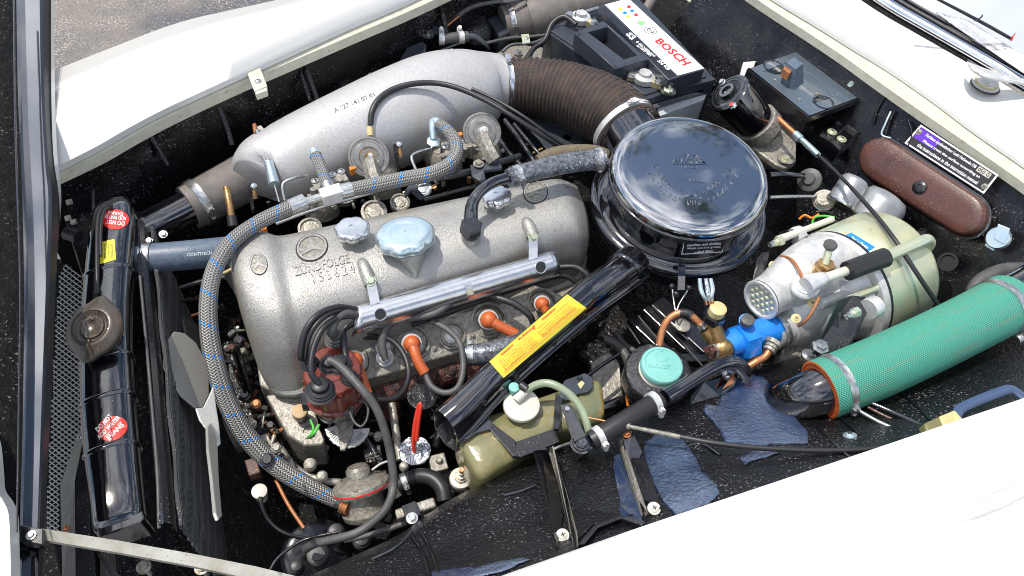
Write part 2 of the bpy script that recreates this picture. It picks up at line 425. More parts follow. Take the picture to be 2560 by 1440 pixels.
# ---------------------------------------------------------------- things laid on surfaces
def lerp2(q, u, v):
    (ax, ay), (bx, by), (cx, cy), (dx, dy) = q       # top-left, top-right, bottom-right, bottom-left; u right, v down
    return ((ax * (1 - u) + bx * u) * (1 - v) + (dx * (1 - u) + cx * u) * v, (ay * (1 - u) + by * u) * (1 - v) + (dy * (1 - u) + cy * u) * v)

def surf_bvh(b):
    def f_(x, y):
        d = ray(x, y); h = b.ray_cast(CAM, d.normalized())
        if h[0] is None: return None, None
        nn = h[1] if h[1].dot(d) < 0 else -h[1]
        return h[0], nn
    return f_

def surf_z(z):
    return lambda x, y: (P(x, y, z), UP)

def surf_pl(p0, n):
    return lambda x, y: (PP(x, y, p0, n), n)

def lay(vs, fs, quad, S, off=.0006, name='print', m=None, parent=None, ang=0):
    """vs: (u, v, h) with u, v in the unit square of quad and h metres above the surface S"""
    g = G(); ov = []; last = None
    for (u, v, h) in vs:
        x, y = lerp2(quad, u, v); p, n = S(x, y)
        if p is None: p, n = last if last else (P(x, y, -.1), UP)
        last = (p, n); ov.append(p + n * (off + h))
    g.add(ov, fs)
    return g.build(name, m, parent, ang)

def text(s_, quad, S, m, parent, off=.0006, ext=0.0, name='lettering', bold=0.0, al='FIT'):
    cu = bpy.data.curves.new('t', 'FONT'); cu.body = s_; cu.size = 1; cu.offset = bold; cu.resolution_u = 2; cu.extrude = 0.5 if ext else 0
    o = bpy.data.objects.new('t', cu); me = bpy.data.meshes.new_from_object(o)
    vs = [v.co.copy() for v in me.vertices]; fs = [tuple(p.vertices) for p in me.polygons]
    bpy.data.objects.remove(o); bpy.data.curves.remove(cu); bpy.data.meshes.remove(me)
    if not vs: return
    x0, x1 = min(v.x for v in vs), max(v.x for v in vs); y0, y1 = min(v.y for v in vs), max(v.y for v in vs)
    return lay([((v.x - x0) / (x1 - x0), 1 - (v.y - y0) / (y1 - y0), (v.z + .5) * ext if ext else 0) for v in vs], fs, quad, S, off, name, m, parent)

def sheet(quad, S, m, parent, off=.0004, n=8, name='label_sheet', shape=None, h=0.0):
    vs = []; fs = []
    if shape == 'oval':
        vs = [(.5, .5, h)]; k = 32
        for r_ in (.35, .7, 1):
            vs += [(.5 + .5 * r_ * math.cos(2 * math.pi * i / k), .5 + .5 * r_ * math.sin(2 * math.pi * i / k), h) for i in range(k)]
        fs = [(0, 1 + i, 1 + (i + 1) % k) for i in range(k)]
        for q in range(2):
            a = 1 + q * k; b = a + k
            fs += [(a + i, b + i, b + (i + 1) % k, a + (i + 1) % k) for i in range(k)]
    else:
        for i in range(n + 1):
            for j in range(n + 1):
                vs.append((i / n, j / n, h))
        for i in range(n):
            for j in range(n):
                a = i * (n + 1) + j; fs.append((a, a + 1, a + n + 2, a + n + 1))
    return lay(vs, fs, quad, S, off, name, m, parent)

def ring2(cx, cy, r0, r1, n=32, h=1.0, ex=1.0, a0=0, a1=2 * math.pi):
    vs, fs = [], []
    cl = abs(a1 - a0 - 2 * math.pi) < 1e-6
    N = n if cl else n + 1
    for i in range(N):
        a = a0 + (a1 - a0) * i / n
        for r_, hh in ((r0, 0), (r0, h), (r1, h), (r1, 0)):
            vs.append((cx + r_ * ex * math.cos(a), cy + r_ * math.sin(a), hh))
    for i in range(n):
        k = (i + 1) % N
        for j in range(3): fs.append((i * 4 + j, i * 4 + j + 1, k * 4 + j + 1, k * 4 + j))
    return vs, fs

def poly2(pts, h=1.0):
    n = len(pts); vs = [(x, y, h) for x, y in pts] + [(x, y, 0) for x, y in pts]
    return vs, [tuple(range(n))] + [(i, i + n, (i + 1) % n + n, (i + 1) % n) for i in range(n)]

def join2(*sh):
    vs, fs = [], []
    for a, b in sh:
        k = len(vs); vs += a; fs += [tuple(i + k for i in q) for q in b]
    return vs, fs

def star(h):
    sh = [ring2(.5, .5, .44, .5, 36, h)]
    for k in range(3):
        a = -math.pi / 2 + k * 2 * math.pi / 3
        t = (.5 + .46 * math.cos(a), .5 + .46 * math.sin(a)); b1 = a + math.pi / 3; b2 = a - math.pi / 3
        sh.append(poly2([t, (.5 + .09 * math.cos(b1), .5 + .09 * math.sin(b1)), (.5, .5), (.5 + .09 * math.cos(b2), .5 + .09 * math.sin(b2))], h))
    return join2(*sh)

# ---------------------------------------------------------------- small hardware
def bolt(parent, a, ax, r, m='zinc', h=None, washer=True, name='bolt', cross=False):
    g = G(); A = px(a); k = mpp(A); ax = ax.normalized()
    if washer: g.lathe(A, ax, [(r * 1.5, -.5), (r * 1.5, r * .2), (r * .8, r * .2)], 20)
    if cross:
        g.lathe(A + ax * r * .2 * k, ax, [(r * 1.05, 0), (r, r * .3), (r * .6, r * .5), (0, r * .55)], 16)
        o = g.build(name, K[m], parent, 35)
        return o
    g.hexa(A + ax * r * .2 * k, ax, r, h or r * .8)
    return g.build(name, K[m], parent, 35)

def screw(parent, a, ax, r, m='zinc'):
    A = px(a); k = mpp(A); ax = ax.normalized(); u, v = perp(ax)
    g = G(); g.lathe(A, ax, [(r * 1.55, -.5), (r * 1.5, r * .15), (r, r * .18), (r, r * .4), (r * .7, r * .6), (0, r * .65)], 20)
    o = g.build('screw', K[m], parent, 35)
    g = G(); c = A + ax * r * .62 * k
    g.box(c, u * r * .55 * k, v * r * .12 * k, ax * r * .08 * k); g.box(c, v * r * .55 * k, u * r * .12 * k, ax * r * .07 * k)
    g.build('screw_slot', K['blk'], o, 0)
    return o

def clamp(parent, a, b, r, wd, m='zinc', side=None, name='hose_clamp'):
    """band round a hose at a, axis towards b; side: world direction of the screw housing"""
    A, B = px(a), px(b); k = mpp(A); ax = (B - A).normalized()
    g = G(); g.lathe(A, ax, [(r, -wd / 2), (r + 2.5, -wd / 2), (r + 1.6, -wd * .3), (r + 1.6, wd * .3), (r + 2.5, wd / 2), (r, wd / 2)], 36)
    o = g.build(name, K[m], parent, 40)
    sd = side if side is not None else toc(A); sd = (sd - ax * sd.dot(ax)).normalized(); tn = ax.cross(sd)
    g = G(); c = A + sd * (r + 6) * k
    g.box(c, ax * wd * .45 * k, tn * 9 * k, sd * 5 * k)
    g.cyl(c - tn * 14 * k, c + tn * 12 * k, wd * .32, seg=12)
    g.hexa(c + tn * 11 * k, tn, wd * .42, 6)
    g.build('clamp_screw', K[m], o, 35)
    return o

def wire(pts, m, name, label, cat, seg=10, n=8, parent=None, group=None, tips=None):
    t = parent or thing(name, label, cat, pts[0][:3], group)
    g = G(); g.tube(pts, seg, n)
    o = g.build('wire' if parent else 'sleeve', K[m], t, 60)
    return t

K['floor'] = mat('grimy_black_floor', (.004, .004, .004), .7, spec=.15, bump=(60, 1, .006), speck=(230, .66, (.14, .13, .11)))
K['darktone'] = mat('even_dark_tone', (.03, .027, .023), .8)  # outline colour that makes raised letters and emblems stand out

def raised(s_, quad, S, m, parent, h, name='lettering', bold=.02, ring=.02):
    """cast letters with a dark copy under them that outlines each letter"""
    text(s_, [lerp2(quad, -.012, -.05), lerp2(quad, 1.012, -.05), lerp2(quad, 1.012, 1.05), lerp2(quad, -.012, 1.05)], S, K['darktone'], parent, .0001, h * .1, 'dark_line', ring)
    text(s_, quad, S, m, parent, 0, h, name, 0)

def shslab(g, poly, top, th, sub_=3):
    """a plate following the near ledge: outline in photograph pixels, top metres above the ledge"""
    pts = []
    for i in range(len(poly)):
        a, b = poly[i], poly[(i + 1) % len(poly)]
        for k in range(sub_):
            x, y = a[0] + (b[0] - a[0]) * k / sub_, a[1] + (b[1] - a[1]) * k / sub_
            p, n = shelf(x, y)
            pts.append((p if p is not None else P(x, y, -.1)) + UP * top)
    g.prism(pts, UP * -th)

K['bluepl'] = mat('plate_painted_sky_blue', (.02, .035, .08), .2, coat=1, cior=1.9, bump=(15, .3, .002))  # blue sky light on the black plate is put into the colour
K['chan'] = mat('glossy_channel_paint', (.008, .009, .013), .16, coat=1, cior=3.0, bump=(5, .2, .003), speck=(300, .74, (.3, .3, .32)))
K['stay'] = mat('dull_cream_metal', (.46, .45, .40), .3, metal=.55, bump=(160, .4, .001), var=(30, (.30, .28, .22), .2), speck=(300, .7, (.12, .11, .09)))

K['bluepl2'] = mat('sheet_painted_sky_grey', (.085, .11, .135), .25, coat=1, cior=1.8, bump=(18, .3, .002), speck=(300, .7, (.3, .32, .34)))  # grey-blue of the reflected sky is put into the colour
# ================================================================ ground
K['asphalt'] = mat('sunlit_asphalt', (.20, .18, .16), .85, bump=(90, 1, .005), var=(2.2, (.10, .10, .11), .09), speck=(120, .60, (.38, .34, .30)), stain=(130, .55, (.07, .065, .065)))
g = G(); a = 60
g.add([(-a, -a, -.85), (a, -a, -.85), (a, a, -.85), (-a, a, -.85)], [(0, 1, 2, 3)])
o = g.build('ground', K['asphalt'], None, 0); o['kind'] = 'structure'; o['label'] = 'sunlit grey asphalt beyond the far wing'

# ================================================================ car body
car = thing('car', 'ivory white car with its bonnet open, wings and scuttle around the black engine bay', 'car', (1300, 720, -.45))
def rows_px(rows, n=5):
    out = []
    for r in rows:
        out.append(catmull([P(*q) for q in r], n))
    return out
def off(row, dx, dy, z): return [(q[0] + dx, q[1] + dy, z) for q in row]

far0 = [(60, 474), (130, 442), (250, 385), (333, 338), (420, 292), (520, 245), (620, 200), (760, 140), (900, 80), (1000, 38), (1080, 2), (1200, -55), (1400, -150)]
far1 = [(60, 452), (130, 422), (240, 367), (318, 322), (405, 276), (506, 229), (604, 184), (742, 122), (875, 62), (970, 22), (1045, -12), (1160, -70), (1360, -165)]
far2 = [(55, 330), (125, 308), (225, 262), (310, 220), (402, 180), (500, 140), (600, 105), (715, 62), (840, 15), (930, -25), (1010, -60), (1120, -120), (1330, -215)]
far3 = [(20, 218), (110, 185), (205, 148), (305, 109), (400, 72), (480, 47), (560, 29), (690, 0), (800, -25), (890, -50), (980, -90), (1100, -150), (1300, -260)]
def z_(r, z): return [(x, y, z) for x, y in r]
R_ = rows_px([z_(far1, .0), z_(far2, .03), z_(far3, .012)])
R_.append([p + Vector((0, .05, -.06)) for p in R_[2]]); R_.append([p + Vector((0, .03, -.45)) for p in R_[3]])
R_.insert(0, [p + Vector((0, 0, -.012)) for p in R_[0]])
G().grid(R_).build('fender', K['white'], car, 60, label='far white wing, its crown cut by the picture edge')
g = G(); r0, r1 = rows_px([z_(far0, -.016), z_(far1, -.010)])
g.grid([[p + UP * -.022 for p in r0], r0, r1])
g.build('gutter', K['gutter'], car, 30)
r0 = rows_px([z_(far0, -.036)])[0]
g = G(); g.grid([r0] + [[p + Vector((0, -.012 * k, -.09 * k - .0)) + Vector((0, .004 * math.sin(k * 2.1), 0)) for p in r0] for k in (1, 2, 3, 4, 5.2)])
g.build('inner_fender', K['bay'], car, 50, label='far inner wing, black paint with pressed ribs and dust')
# pressed ribs on the far inner wing
for pts in (((547, 268), (566, 315), (580, 362)), ((740, 148), (758, 200), (776, 252)), ((755, 146), (775, 200), (795, 255)), ((372, 330), (395, 372), (418, 412)), ((1100, 8), (1108, 40), (1115, 80))):
    g = G(); g.tube([(x, y, -.05 - .03 * i, 7) for i, (x, y) in enumerate(pts)], 10, 5)
    g.build('pressed_rib', K['bay'], car, 60)
# clip on the gutter
t = thing('bonnet_clip', 'small bent sheet metal clip screwed over the far wing gutter', 'clip', (645, 200, -.01))
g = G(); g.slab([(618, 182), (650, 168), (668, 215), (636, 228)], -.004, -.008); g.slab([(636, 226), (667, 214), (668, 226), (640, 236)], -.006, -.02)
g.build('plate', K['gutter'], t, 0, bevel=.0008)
screw(t, (645, 203, -.0035), UP, 6)

near0 = [(1100, 1500), (1250, 1441), (1400, 1388), (1600, 1318), (1800, 1251), (1920, 1211), (2200, 1117), (2400, 1049), (2560, 995), (2720, 940)]
S1 = rows_px([z_(near0, .018), off(near0, 8, 10, .022), off(near0, 60, 90, .035), off(near0, 160, 240, .045), off(near0, 300, 450, .03), off(near0, 420, 640, -.02)], 6)
S1.insert(0, [p + UP * -.03 for p in S1[0]])
S1.append([p + Vector((0, -.03, -.12)) for p in S1[-1]]); S1.append([p + Vector((0, 0, -.5)) for p in S1[-1]])
G().grid(S1).build('fender', K['white'], car, 60, label='near white wing filling the lower right corner')
# vent moulding on the near wing
fb = surf_bvh(G().grid(S1).bvh())
g = G(); out = [(2385, 1292), (2410, 1262), (2470, 1226), (2540, 1190), (2640, 1150), (2660, 1200), (2560, 1245), (2500, 1275), (2440, 1298), (2400, 1302)]
inn = [(2405, 1286), (2425, 1266), (2475, 1236), (2545, 1202), (2630, 1168), (2645, 1196), (2555, 1234), (2495, 1264), (2440, 1285), (2415, 1292)]
vo = []; n = len(out)
for ring, h in ((out, 0), ([((a[0] * .6 + b[0] * .4), (a[1] * .6 + b[1] * .4)) for a, b in zip(out, inn)], .006), (inn, .005), ([((a[0] * .8 + 2520 * .2), (a[1] * .8 + 1245 * .2)) for a in inn], -.004)):
    rr = []
    for x, y in ring:
        p, nn = fb(x, y)
        if p is None: p, nn = P(x, y, .03), UP
        rr.append(p + UP * (h + .0005))
    vo.append(rr)
g.rings(vo, True, False, True); g.build('vent_moulding', K['white'], car, 70)

# scuttle, screen
c0 = [(1790, -75), (1860, -24), (1930, 24), (2020, 82), (2110, 142), (2200, 207), (2310, 284), (2420, 360), (2560, 458), (2700, 560)]
c1 = [(1830, -85), (1890, -40), (1950, 0), (2040, 54), (2140, 116), (2225, 168), (2335, 243), (2445, 325), (2590, 425), (2740, 540)]
c2 = [(2040, -90), (2100, -40), (2152, 0), (2210, 38), (2280, 78), (2345, 115), (2420, 158), (2500, 205), (2590, 260), (2780, 380)]
R_ = rows_px([z_(c1, .002), [(a[0] * .55 + b[0] * .45, a[1] * .55 + b[1] * .45, .03) for a, b in zip(c1, c2)], z_(c2, .05)])
R_.insert(0, [p + UP * -.012 for p in R_[0]])
G().grid(R_).build('scuttle_panel', K['white'], car, 60)
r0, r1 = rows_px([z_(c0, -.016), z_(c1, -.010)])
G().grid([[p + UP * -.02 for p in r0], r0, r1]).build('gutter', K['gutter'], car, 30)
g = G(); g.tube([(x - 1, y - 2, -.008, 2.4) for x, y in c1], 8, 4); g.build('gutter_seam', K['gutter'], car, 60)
g = G(); tr = [(x + 28, y - 14, .062, 15) for x, y in c2]; g.tube(tr, 14, 5); g.build('screen_trim', K['chrome'], car, 60)
g = G(); g.tube([(x + 53, y - 26, .068, 6) for x, y in c2], 10, 5); g.tube([(x + 66, y - 33, .072, 4) for x, y in c2], 10, 5); g.build('screen_seal', K['rubber'], car, 60)
r0 = [P(x + 66, y - 33, .073) for x, y in c2]
G().grid([r0, [p + Vector((.16, 0, .10)) for p in r0], [p + Vector((.5, 0, .36)) for p in r0]]).build('windscreen', K['glass'], car, 60)
gp = r0[4]; gn = Vector((-.10, 0, .16)).normalized()
Sg = surf_pl(gp, gn)
sheet([(2330, 28), (2420, 52), (2575, 150), (2575, 196)], Sg, K['tar'], car, .002, 6, 'dash_top')
# firewall
FP = P(2230, 226, -.036); FN = Vector((-.84, 0, .54)).normalized()
def FW(x, y): return PP(x, y, FP, FN)
SFW = surf_pl(FP, FN)
top = [PP(x, y, FP, FN) for x, y in c0]
dv = Vector((-.54, 0, -.84))
G().grid([catmull([P(x, y, -.036) for x, y in c0], 3)] + [[p + dv * k for p in catmull([P(x, y, -.036) for x, y in c0], 3)] for k in (.1, .25, .45, .62)]).build('firewall', K['bay'], car, 50)
FP = P(2230, 226, -.036) + FN * .006
# pressings on the firewall
for pts in (((2182, 310), (2195, 270), (2214, 240)), ((2215, 335), (2225, 300), (2238, 276)), ((2268, 372), (2280, 338), (2270, 300))):
    g = G(); g.tube3([FW(x, y) for x, y in pts], [.0028] * 3, 8, 5); g.build('pressed_rib', K['bay'], car, 60)
for (x, y, r) in ((2370, 655, 24), (2250, 705, 12), (2305, 580, 9)):
    g = G(); g.lathe(FW(x, y), FN, [(r, -2), (r, 3), (r * .75, 3), (r * .7, -1), (0, -1)], 24); g.build('grommet', K['rubber'], car, 50)
# near shelf and walls, floor
inr = [(560, 1560), (700, 1475), (850, 1405), (1000, 1335), (1120, 1252), (1290, 1172), (1440, 1100), (1560, 1045), (1750, 965), (2000, 890), (2350, 760), (2620, 660)]
otr = [(700, 1640), (860, 1575), (1000, 1520), (1110, 1490), (1260, 1445), (1420, 1392), (1600, 1330), (1720, 1290), (1900, 1230), (2200, 1130), (2450, 1045), (2720, 950)]
A_, B_ = rows_px([z_(inr, -.17), z_(otr, -.02)], 5)
g = G(); mid = [[p.lerp(q, t) + UP * dz for p, q in zip(A_, B_)] for t, dz in ((.12, .008), (.35, -.006), (.6, -.01), (.85, .0))]
SH = [[p + UP * -.35 for p in A_], [p + UP * -.012 for p in A_], A_] + mid + [B_]
g.grid(SH); g.build('inner_fender', K['under'], car, 50, label='near inner wing ledge in coarse black underseal')
shelf = surf_bvh(G().grid(SH).bvh())
g = G(); g.add([P(150, 700, -.5), P(160, 300, -.5), P(1200, -250, -.5), P(2300, -50, -.5), P(2750, 700, -.5), P(2750, 1300, -.5), P(1300, 1700, -.5), P(230, 1700, -.5)], [tuple(range(8))])
g.build('floor_pan', K['floor'], car, 0)
shv = lambda x, y: shelf(x, y)

# bitumen pads on the near ledge; their blue sky sheen is in the colour
def pad(lbl, poly, hh=.005, nm='bitumen_sheen'):
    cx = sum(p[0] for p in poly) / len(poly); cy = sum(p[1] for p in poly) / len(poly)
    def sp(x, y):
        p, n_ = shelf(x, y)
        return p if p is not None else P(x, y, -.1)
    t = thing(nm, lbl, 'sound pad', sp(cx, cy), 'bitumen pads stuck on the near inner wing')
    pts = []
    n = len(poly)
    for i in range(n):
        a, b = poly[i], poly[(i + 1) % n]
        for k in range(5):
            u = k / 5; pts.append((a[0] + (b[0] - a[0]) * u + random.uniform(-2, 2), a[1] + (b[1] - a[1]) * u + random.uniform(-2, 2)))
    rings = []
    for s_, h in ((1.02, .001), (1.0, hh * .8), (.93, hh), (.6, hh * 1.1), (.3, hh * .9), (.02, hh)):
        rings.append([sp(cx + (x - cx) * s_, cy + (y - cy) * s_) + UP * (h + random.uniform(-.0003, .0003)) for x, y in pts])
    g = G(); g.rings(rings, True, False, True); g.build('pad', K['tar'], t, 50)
pad('large bitumen pad with painted blue sheen under the start of the green hose', [(1815, 975), (1835, 955), (1870, 938), (1905, 945), (1960, 1000), (1978, 1035), (2015, 1080), (2018, 1108), (1925, 1112), (1880, 1120), (1815, 1110), (1800, 1075), (1760, 1030), (1765, 1015), (1790, 1022)])
pad('lower bitumen pad with painted blue sheen beside the riveted bracket', [(1612, 1110), (1640, 1088), (1700, 1092), (1738, 1150), (1752, 1180), (1790, 1215), (1795, 1238), (1770, 1262), (1690, 1290), (1660, 1258), (1630, 1205), (1612, 1160)])
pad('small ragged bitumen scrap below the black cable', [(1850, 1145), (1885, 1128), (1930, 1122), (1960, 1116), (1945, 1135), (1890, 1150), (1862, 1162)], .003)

# ================================================================ bonnet, raised at the left
hood = thing('bonnet', 'raised bonnet seen edge-on, black inner frame with a glossy blue-grey channel', 'bonnet', (90, 800, .08))
def vrow(pts, z): return catmull([P(x, y, z - .045) for x, y in pts], 4)
def strip(cols, nm, m, lab=None):
    G().grid([vrow(p, z) for p, z in cols]).build(nm, K[m], hood, 50, label=lab)
strip([([(136, -80), (137, 200), (143, 380), (153, 480), (150, 560)], .075), ([(128, -80), (128, 200), (133, 380), (146, 480), (150, 560)], .085)], 'outer_skin_edge', 'white')
strip([([(128, -80), (128, 200), (134, 380), (150, 500), (140, 700), (128, 1000), (112, 1300), (104, 1500)], .08), ([(106, -80), (110, 200), (120, 400), (130, 500), (124, 700), (112, 1000), (100, 1300), (92, 1500)], .10)], 'rubber_edge', 'rubber')
strip([([(106, -80), (110, 200), (120, 400), (130, 500), (124, 700), (112, 1000), (100, 1300), (92, 1500)], .10), ([(98, -80), (102, 200), (112, 400), (121, 500), (115, 700), (104, 1000), (94, 1300), (86, 1500)], .088), ([(52, -80), (54, 200), (60, 400), (65, 500), (70, 700), (66, 1000), (57, 1300), (52, 1500)], .09), ([(40, -80), (44, 200), (52, 400), (56, 500), (60, 700), (58, 1000), (50, 1300), (45, 1500)], .115)], 'inner_channel', 'chan')
strip([([(40, -80), (44, 200), (52, 400), (56, 500), (60, 700), (58, 1000), (50, 1300), (45, 1500)], .115), ([(30, -80), (32, 200), (36, 400), (40, 500), (44, 700), (44, 1000), (40, 1300), (36, 1500)], .105), ([(-60, -80), (-60, 200), (-60, 400), (-60, 500), (-60, 700), (-60, 1000), (-60, 1300), (-60, 1500)], .125), ([(-500, -80), (-500, 200), (-500, 400), (-500, 500), (-500, 700), (-500, 1000), (-500, 1300), (-500, 1500)], .15)], 'inner_panel', 'floor')
g = G(); g.tube([(34, -80, .112, 2.6), (38, 300, .112, 2.6), (50, 700, .112, 2.6), (47, 1000, .112, 2.6), (42, 1330, .112, 2.6)], 8, 5); g.build('seam_bead', K['satin'], hood, 60)
# pale corner of the bonnet and its stay
strip([([(-30, 1060), (0, 1100), (10, 1180), (14, 1225), (34, 1256), (46, 1290), (49, 1380), (52, 1480)], .125), ([(-60, 1060), (-30, 1100), (-10, 1180), (-8, 1225), (10, 1256), (22, 1290), (26, 1380), (28, 1480)], .145), ([(-120, 1060), (-110, 1100), (-100, 1180), (-80, 1225), (-70, 1256), (-60, 1290), (-60, 1380), (-60, 1480)], .13)], 'outer_skin_corner', 'white')
t = thing('bonnet_stay', 'pale flat metal stay bar crossing the lower left corner', 'stay bar', (60, 1330, .06))
g = G()
A_ = [(52, 1318), (110, 1322), (300, 1352), (480, 1384), (640, 1416), (800, 1455)]; B_ = [(50, 1348), (110, 1350), (300, 1382), (480, 1415), (640, 1450), (800, 1490)]
ra, rb = [P(x, y, .065) for x, y in A_], [P(x, y, .06) for x, y in B_]
g.rings([ra, rb, [p + UP * -.008 for p in rb], [p + UP * -.008 for p in ra], ra], False); g.build('bar', K['stay'], t, 30)
g = G(); g.slab([(48, 1312), (108, 1322), (106, 1362), (48, 1352)], .068, .05); g.build('end_block', K['satin'], t, 0, bevel=.001)
bolt(t, (78, 1338, .069), UP, 8, 'zinc')

# ================================================================ wiper
t = thing('windscreen_wiper', 'chrome wiper arm on its round spindle below the screen', 'wiper', (2462, 205, .05))
g = G(); g.lathe((2463, 212, .046), UP, [(34, 0), (34, 3), (27, 5), (27, 12), (22, 14), (22, 20), (0, 20)], 28); g.build('spindle', K['tape'], t, 35)
g = G(); g.lathe((2463, 212, .046), UP, [(28, 6), (29, 8), (28, 10)], 28, lobes=None); g.build('spindle_washer', K['cream'], t, 35)
g = G(); g.lathe((2463, 214, .0455), UP, [(37, 0), (36, 1.5), (30, 2)], 28); g.build('spindle_gasket', K['rubber'], t, 35)
g = G(); R2 = []
for (x, y, w_, z) in ((2417, 152, 3, .080), (2422, 164, 15, .082), (2446, 176, 24, .086), (2486, 190, 22, .086), (2530, 198, 16, .082), (2610, 214, 12, .078)):
    c = P(x, y, z); k = mpp(c); R2.append([P(x - w_ * .1, y + w_ * .9, z - .004), P(x, y, z + .006), P(x + w_ * .1, y - w_ * .7, z - .002), P(x, y, z - .010)])
g.rings(R2, True); g.build('arm', K['tape'], t, 30, sub=1)  # pale material carries the chrome's white sky reflection in its colour
t = thing('screen_wiper_rubber', 'thin black wiper blade lying on the windscreen', 'wiper blade', (2430, 50, .1))
g = G(); g.tube([(2300, -25, .16, 3), (2440, 48, .13, 4), (2530, 98, .11, 4)], 8, 3); g.build('blade', K['rubber'], t, 50)
g = G(); g.tube([(2436, 52, .135, 2), (2452, 44, .14, 2), (2456, 38, .14, 2)], 6, 3); g.build('blade_clip', K['rubber'], t, 50)
g = G(); g.tube([(2528, 100, .112, 3), (2532, 92, .12, 2), (2538, 84, .12, 1.5)], 6, 3); g.build('blade_clip', K['redt'], t, 50)
# ================================================================ engine block and head side
eng = thing('engine', 'cast engine block and cylinder head beneath the ribbed grey valve cover', 'engine', (1000, 950, -.35))
g = G()
g.slab([(650, 965, -.215), (700, 985, -.225), (790, 985, -.225), (1100, 880, -.225), (1440, 770, -.225), (1470, 640, -.2), (1430, 560, -.2), (1380, 540, -.2), (740, 680, -.2), (610, 700, -.2)], -.215, -.42)
g.build('head_casting', K['castd'], eng, 30, bevel=.003)
g = G(); rows = []
for k, (dz, ex) in enumerate(((0, 0), (-.03, 8), (-.06, 0), (-.1, 12), (-.16, 6), (-.22, 14))):
    rows.append([P(x + ex * .3 + k * 3, y + ex + k * 26, -.26 + dz * .3) + UP * dz * .7 for x, y in ((660, 1010), (760, 1020), (860, 985), (980, 960), (1120, 920), (1260, 880), (1400, 820), (1500, 740))])
g.grid([catmull(r, 5) for r in rows]); g.build('block_casting', K['block'], eng, 50)
# spark plug side plate of the head
pl = [(792, 1000, -.20), (800, 892, -.178), (835, 868, -.176), (862, 860, -.175), (900, 850, -.175), (930, 845, -.175), (1010, 826, -.175), (1075, 800, -.175), (1125, 788, -.175), (1180, 775, -.175), (1240, 765, -.175), (1290, 735, -.175), (1335, 712, -.175), (1400, 735, -.18), (1442, 775, -.19), (1400, 815, -.205), (1300, 850, -.207), (1200, 867, -.207), (1100, 894, -.207), (1000, 926, -.207), (911, 950, -.207), (860, 985, -.207)]
g = G(); g.slab(pl, -.19, -.24); g.build('spark_plug_face', K['castd'], eng, 30, bevel=.002)
hd = surf_bvh(G().slab(pl, -.19, -.24).bvh())
def on_head(x, y, d=0):
    p, n = hd(x, y)
    return (p + n * d, n) if p is not None else (P(x, y, -.19), UP)
# wells round each plug
for (x, y, r) in ((884, 905, 40), (957, 868, 30), (1030, 858, 40), (1130, 840, 30), (1222, 800, 40), (1355, 758, 34)):
    c, n = on_head(x, y); n = n.lerp(toc(c), .35).normalized()
    g = G(); g.lathe(c, n, [(r * 1.18, -8), (r * 1.12, 3), (r, 4), (r * .82, -5), (r * .8, -9), (0, -10)], 32); g.build('plug_well', K['castd'], eng, 45)
    g = G(); g.lathe(c, n, [(r * .62, -6), (r * .62, 2), (r * .5, 3), (r * .5, 10), (r * .4, 12), (0, 12)], 24); g.build('plug_collar', K['tape'], eng, 40)
for (x, y) in ((940, 915), (1085, 870), (1290, 770), (1180, 838)):
    c, n = on_head(x, y); bolt(eng, c, n, 6, 'castd')
# rusty exhaust manifold under the plate
mf = thing('exhaust_manifold', 'rusty red-brown exhaust manifold below the spark plug face', 'exhaust manifold', (1060, 940, -.28))
g = G(); g.tube([(925, 985, -.262, 34), (985, 968, -.262, 38), (1050, 950, -.262, 34), (1120, 925, -.262, 38), (1200, 900, -.262, 34), (1290, 880, -.265, 34)], 18, 5); g.build('log', K['rust'], mf, 50)
for (x, y) in ((960, 985), (1065, 955), (1175, 925)):
    g = G(); g.tube([(x, y - 25, -.25, 30), (x + 12, y + 10, -.27, 27), (x + 22, y + 50, -.31, 26)], 16, 5); g.build('branch', K['rust'], mf, 50)
# ================================================================ valve cover
vc = thing('valve_cover', 'large sand-cast grey valve cover with embossed star emblem and lettering', 'valve cover', (1050, 700, -.16))
ST = [
 [(566, 700, -.19), (570, 662, -.12), (577, 645, -.098), (583, 690, -.095), (596, 760, -.11), (616, 830, -.145), (642, 905, -.18), (662, 950, -.205)],
 [(556, 690, -.19), (562, 632, -.10), (574, 622, -.08), (582, 690, -.076), (600, 770, -.095), (622, 850, -.135), (648, 930, -.18), (668, 968, -.208)],
 [(574, 660, -.19), (578, 606, -.092), (592, 612, -.07), (604, 690, -.066), (624, 775, -.082), (646, 860, -.125), (668, 940, -.18), (682, 975, -.208)],
 [(625, 620, -.19), (622, 584, -.085), (634, 604, -.064), (650, 690, -.06), (668, 780, -.076), (686, 865, -.12), (704, 940, -.178), (712, 980, -.208)],
 [(668, 620, -.19), (660, 577, -.083), (672, 600, -.063), (690, 690, -.060), (706, 780, -.076), (722, 865, -.12), (736, 935, -.175), (744, 977, -.208)],
 [(690, 630, -.19), (682, 588, -.09), (698, 612, -.072), (716, 692, -.068), (732, 778, -.084), (746, 862, -.127), (756, 925, -.175), (760, 966, -.208)],
 [(705, 640, -.19), (700, 591, -.092), (716, 620, -.072), (736, 694, -.067), (752, 775, -.084), (764, 858, -.127), (772, 920, -.175), (776, 958, -.208)],
 [(1370, 480, -.19), (1368, 449, -.092), (1384, 470, -.072), (1404, 515, -.067), (1420, 570, -.084), (1428, 625, -.127), (1430, 665, -.165), (1424, 700, -.2)],
 [(1400, 480, -.19), (1402, 446, -.094), (1420, 470, -.074), (1438, 515, -.070), (1450, 570, -.087), (1456, 622, -.13), (1452, 660, -.165), (1442, 690, -.2)],
 [(1420, 490, -.19), (1436, 462, -.115), (1450, 485, -.098), (1463, 530, -.095), (1469, 580, -.11), (1468, 622, -.145), (1460, 655, -.175), (1448, 680, -.2)],
]
sec = [catmull([P(*q) for q in s_], 6) for s_ in ST]
full = []
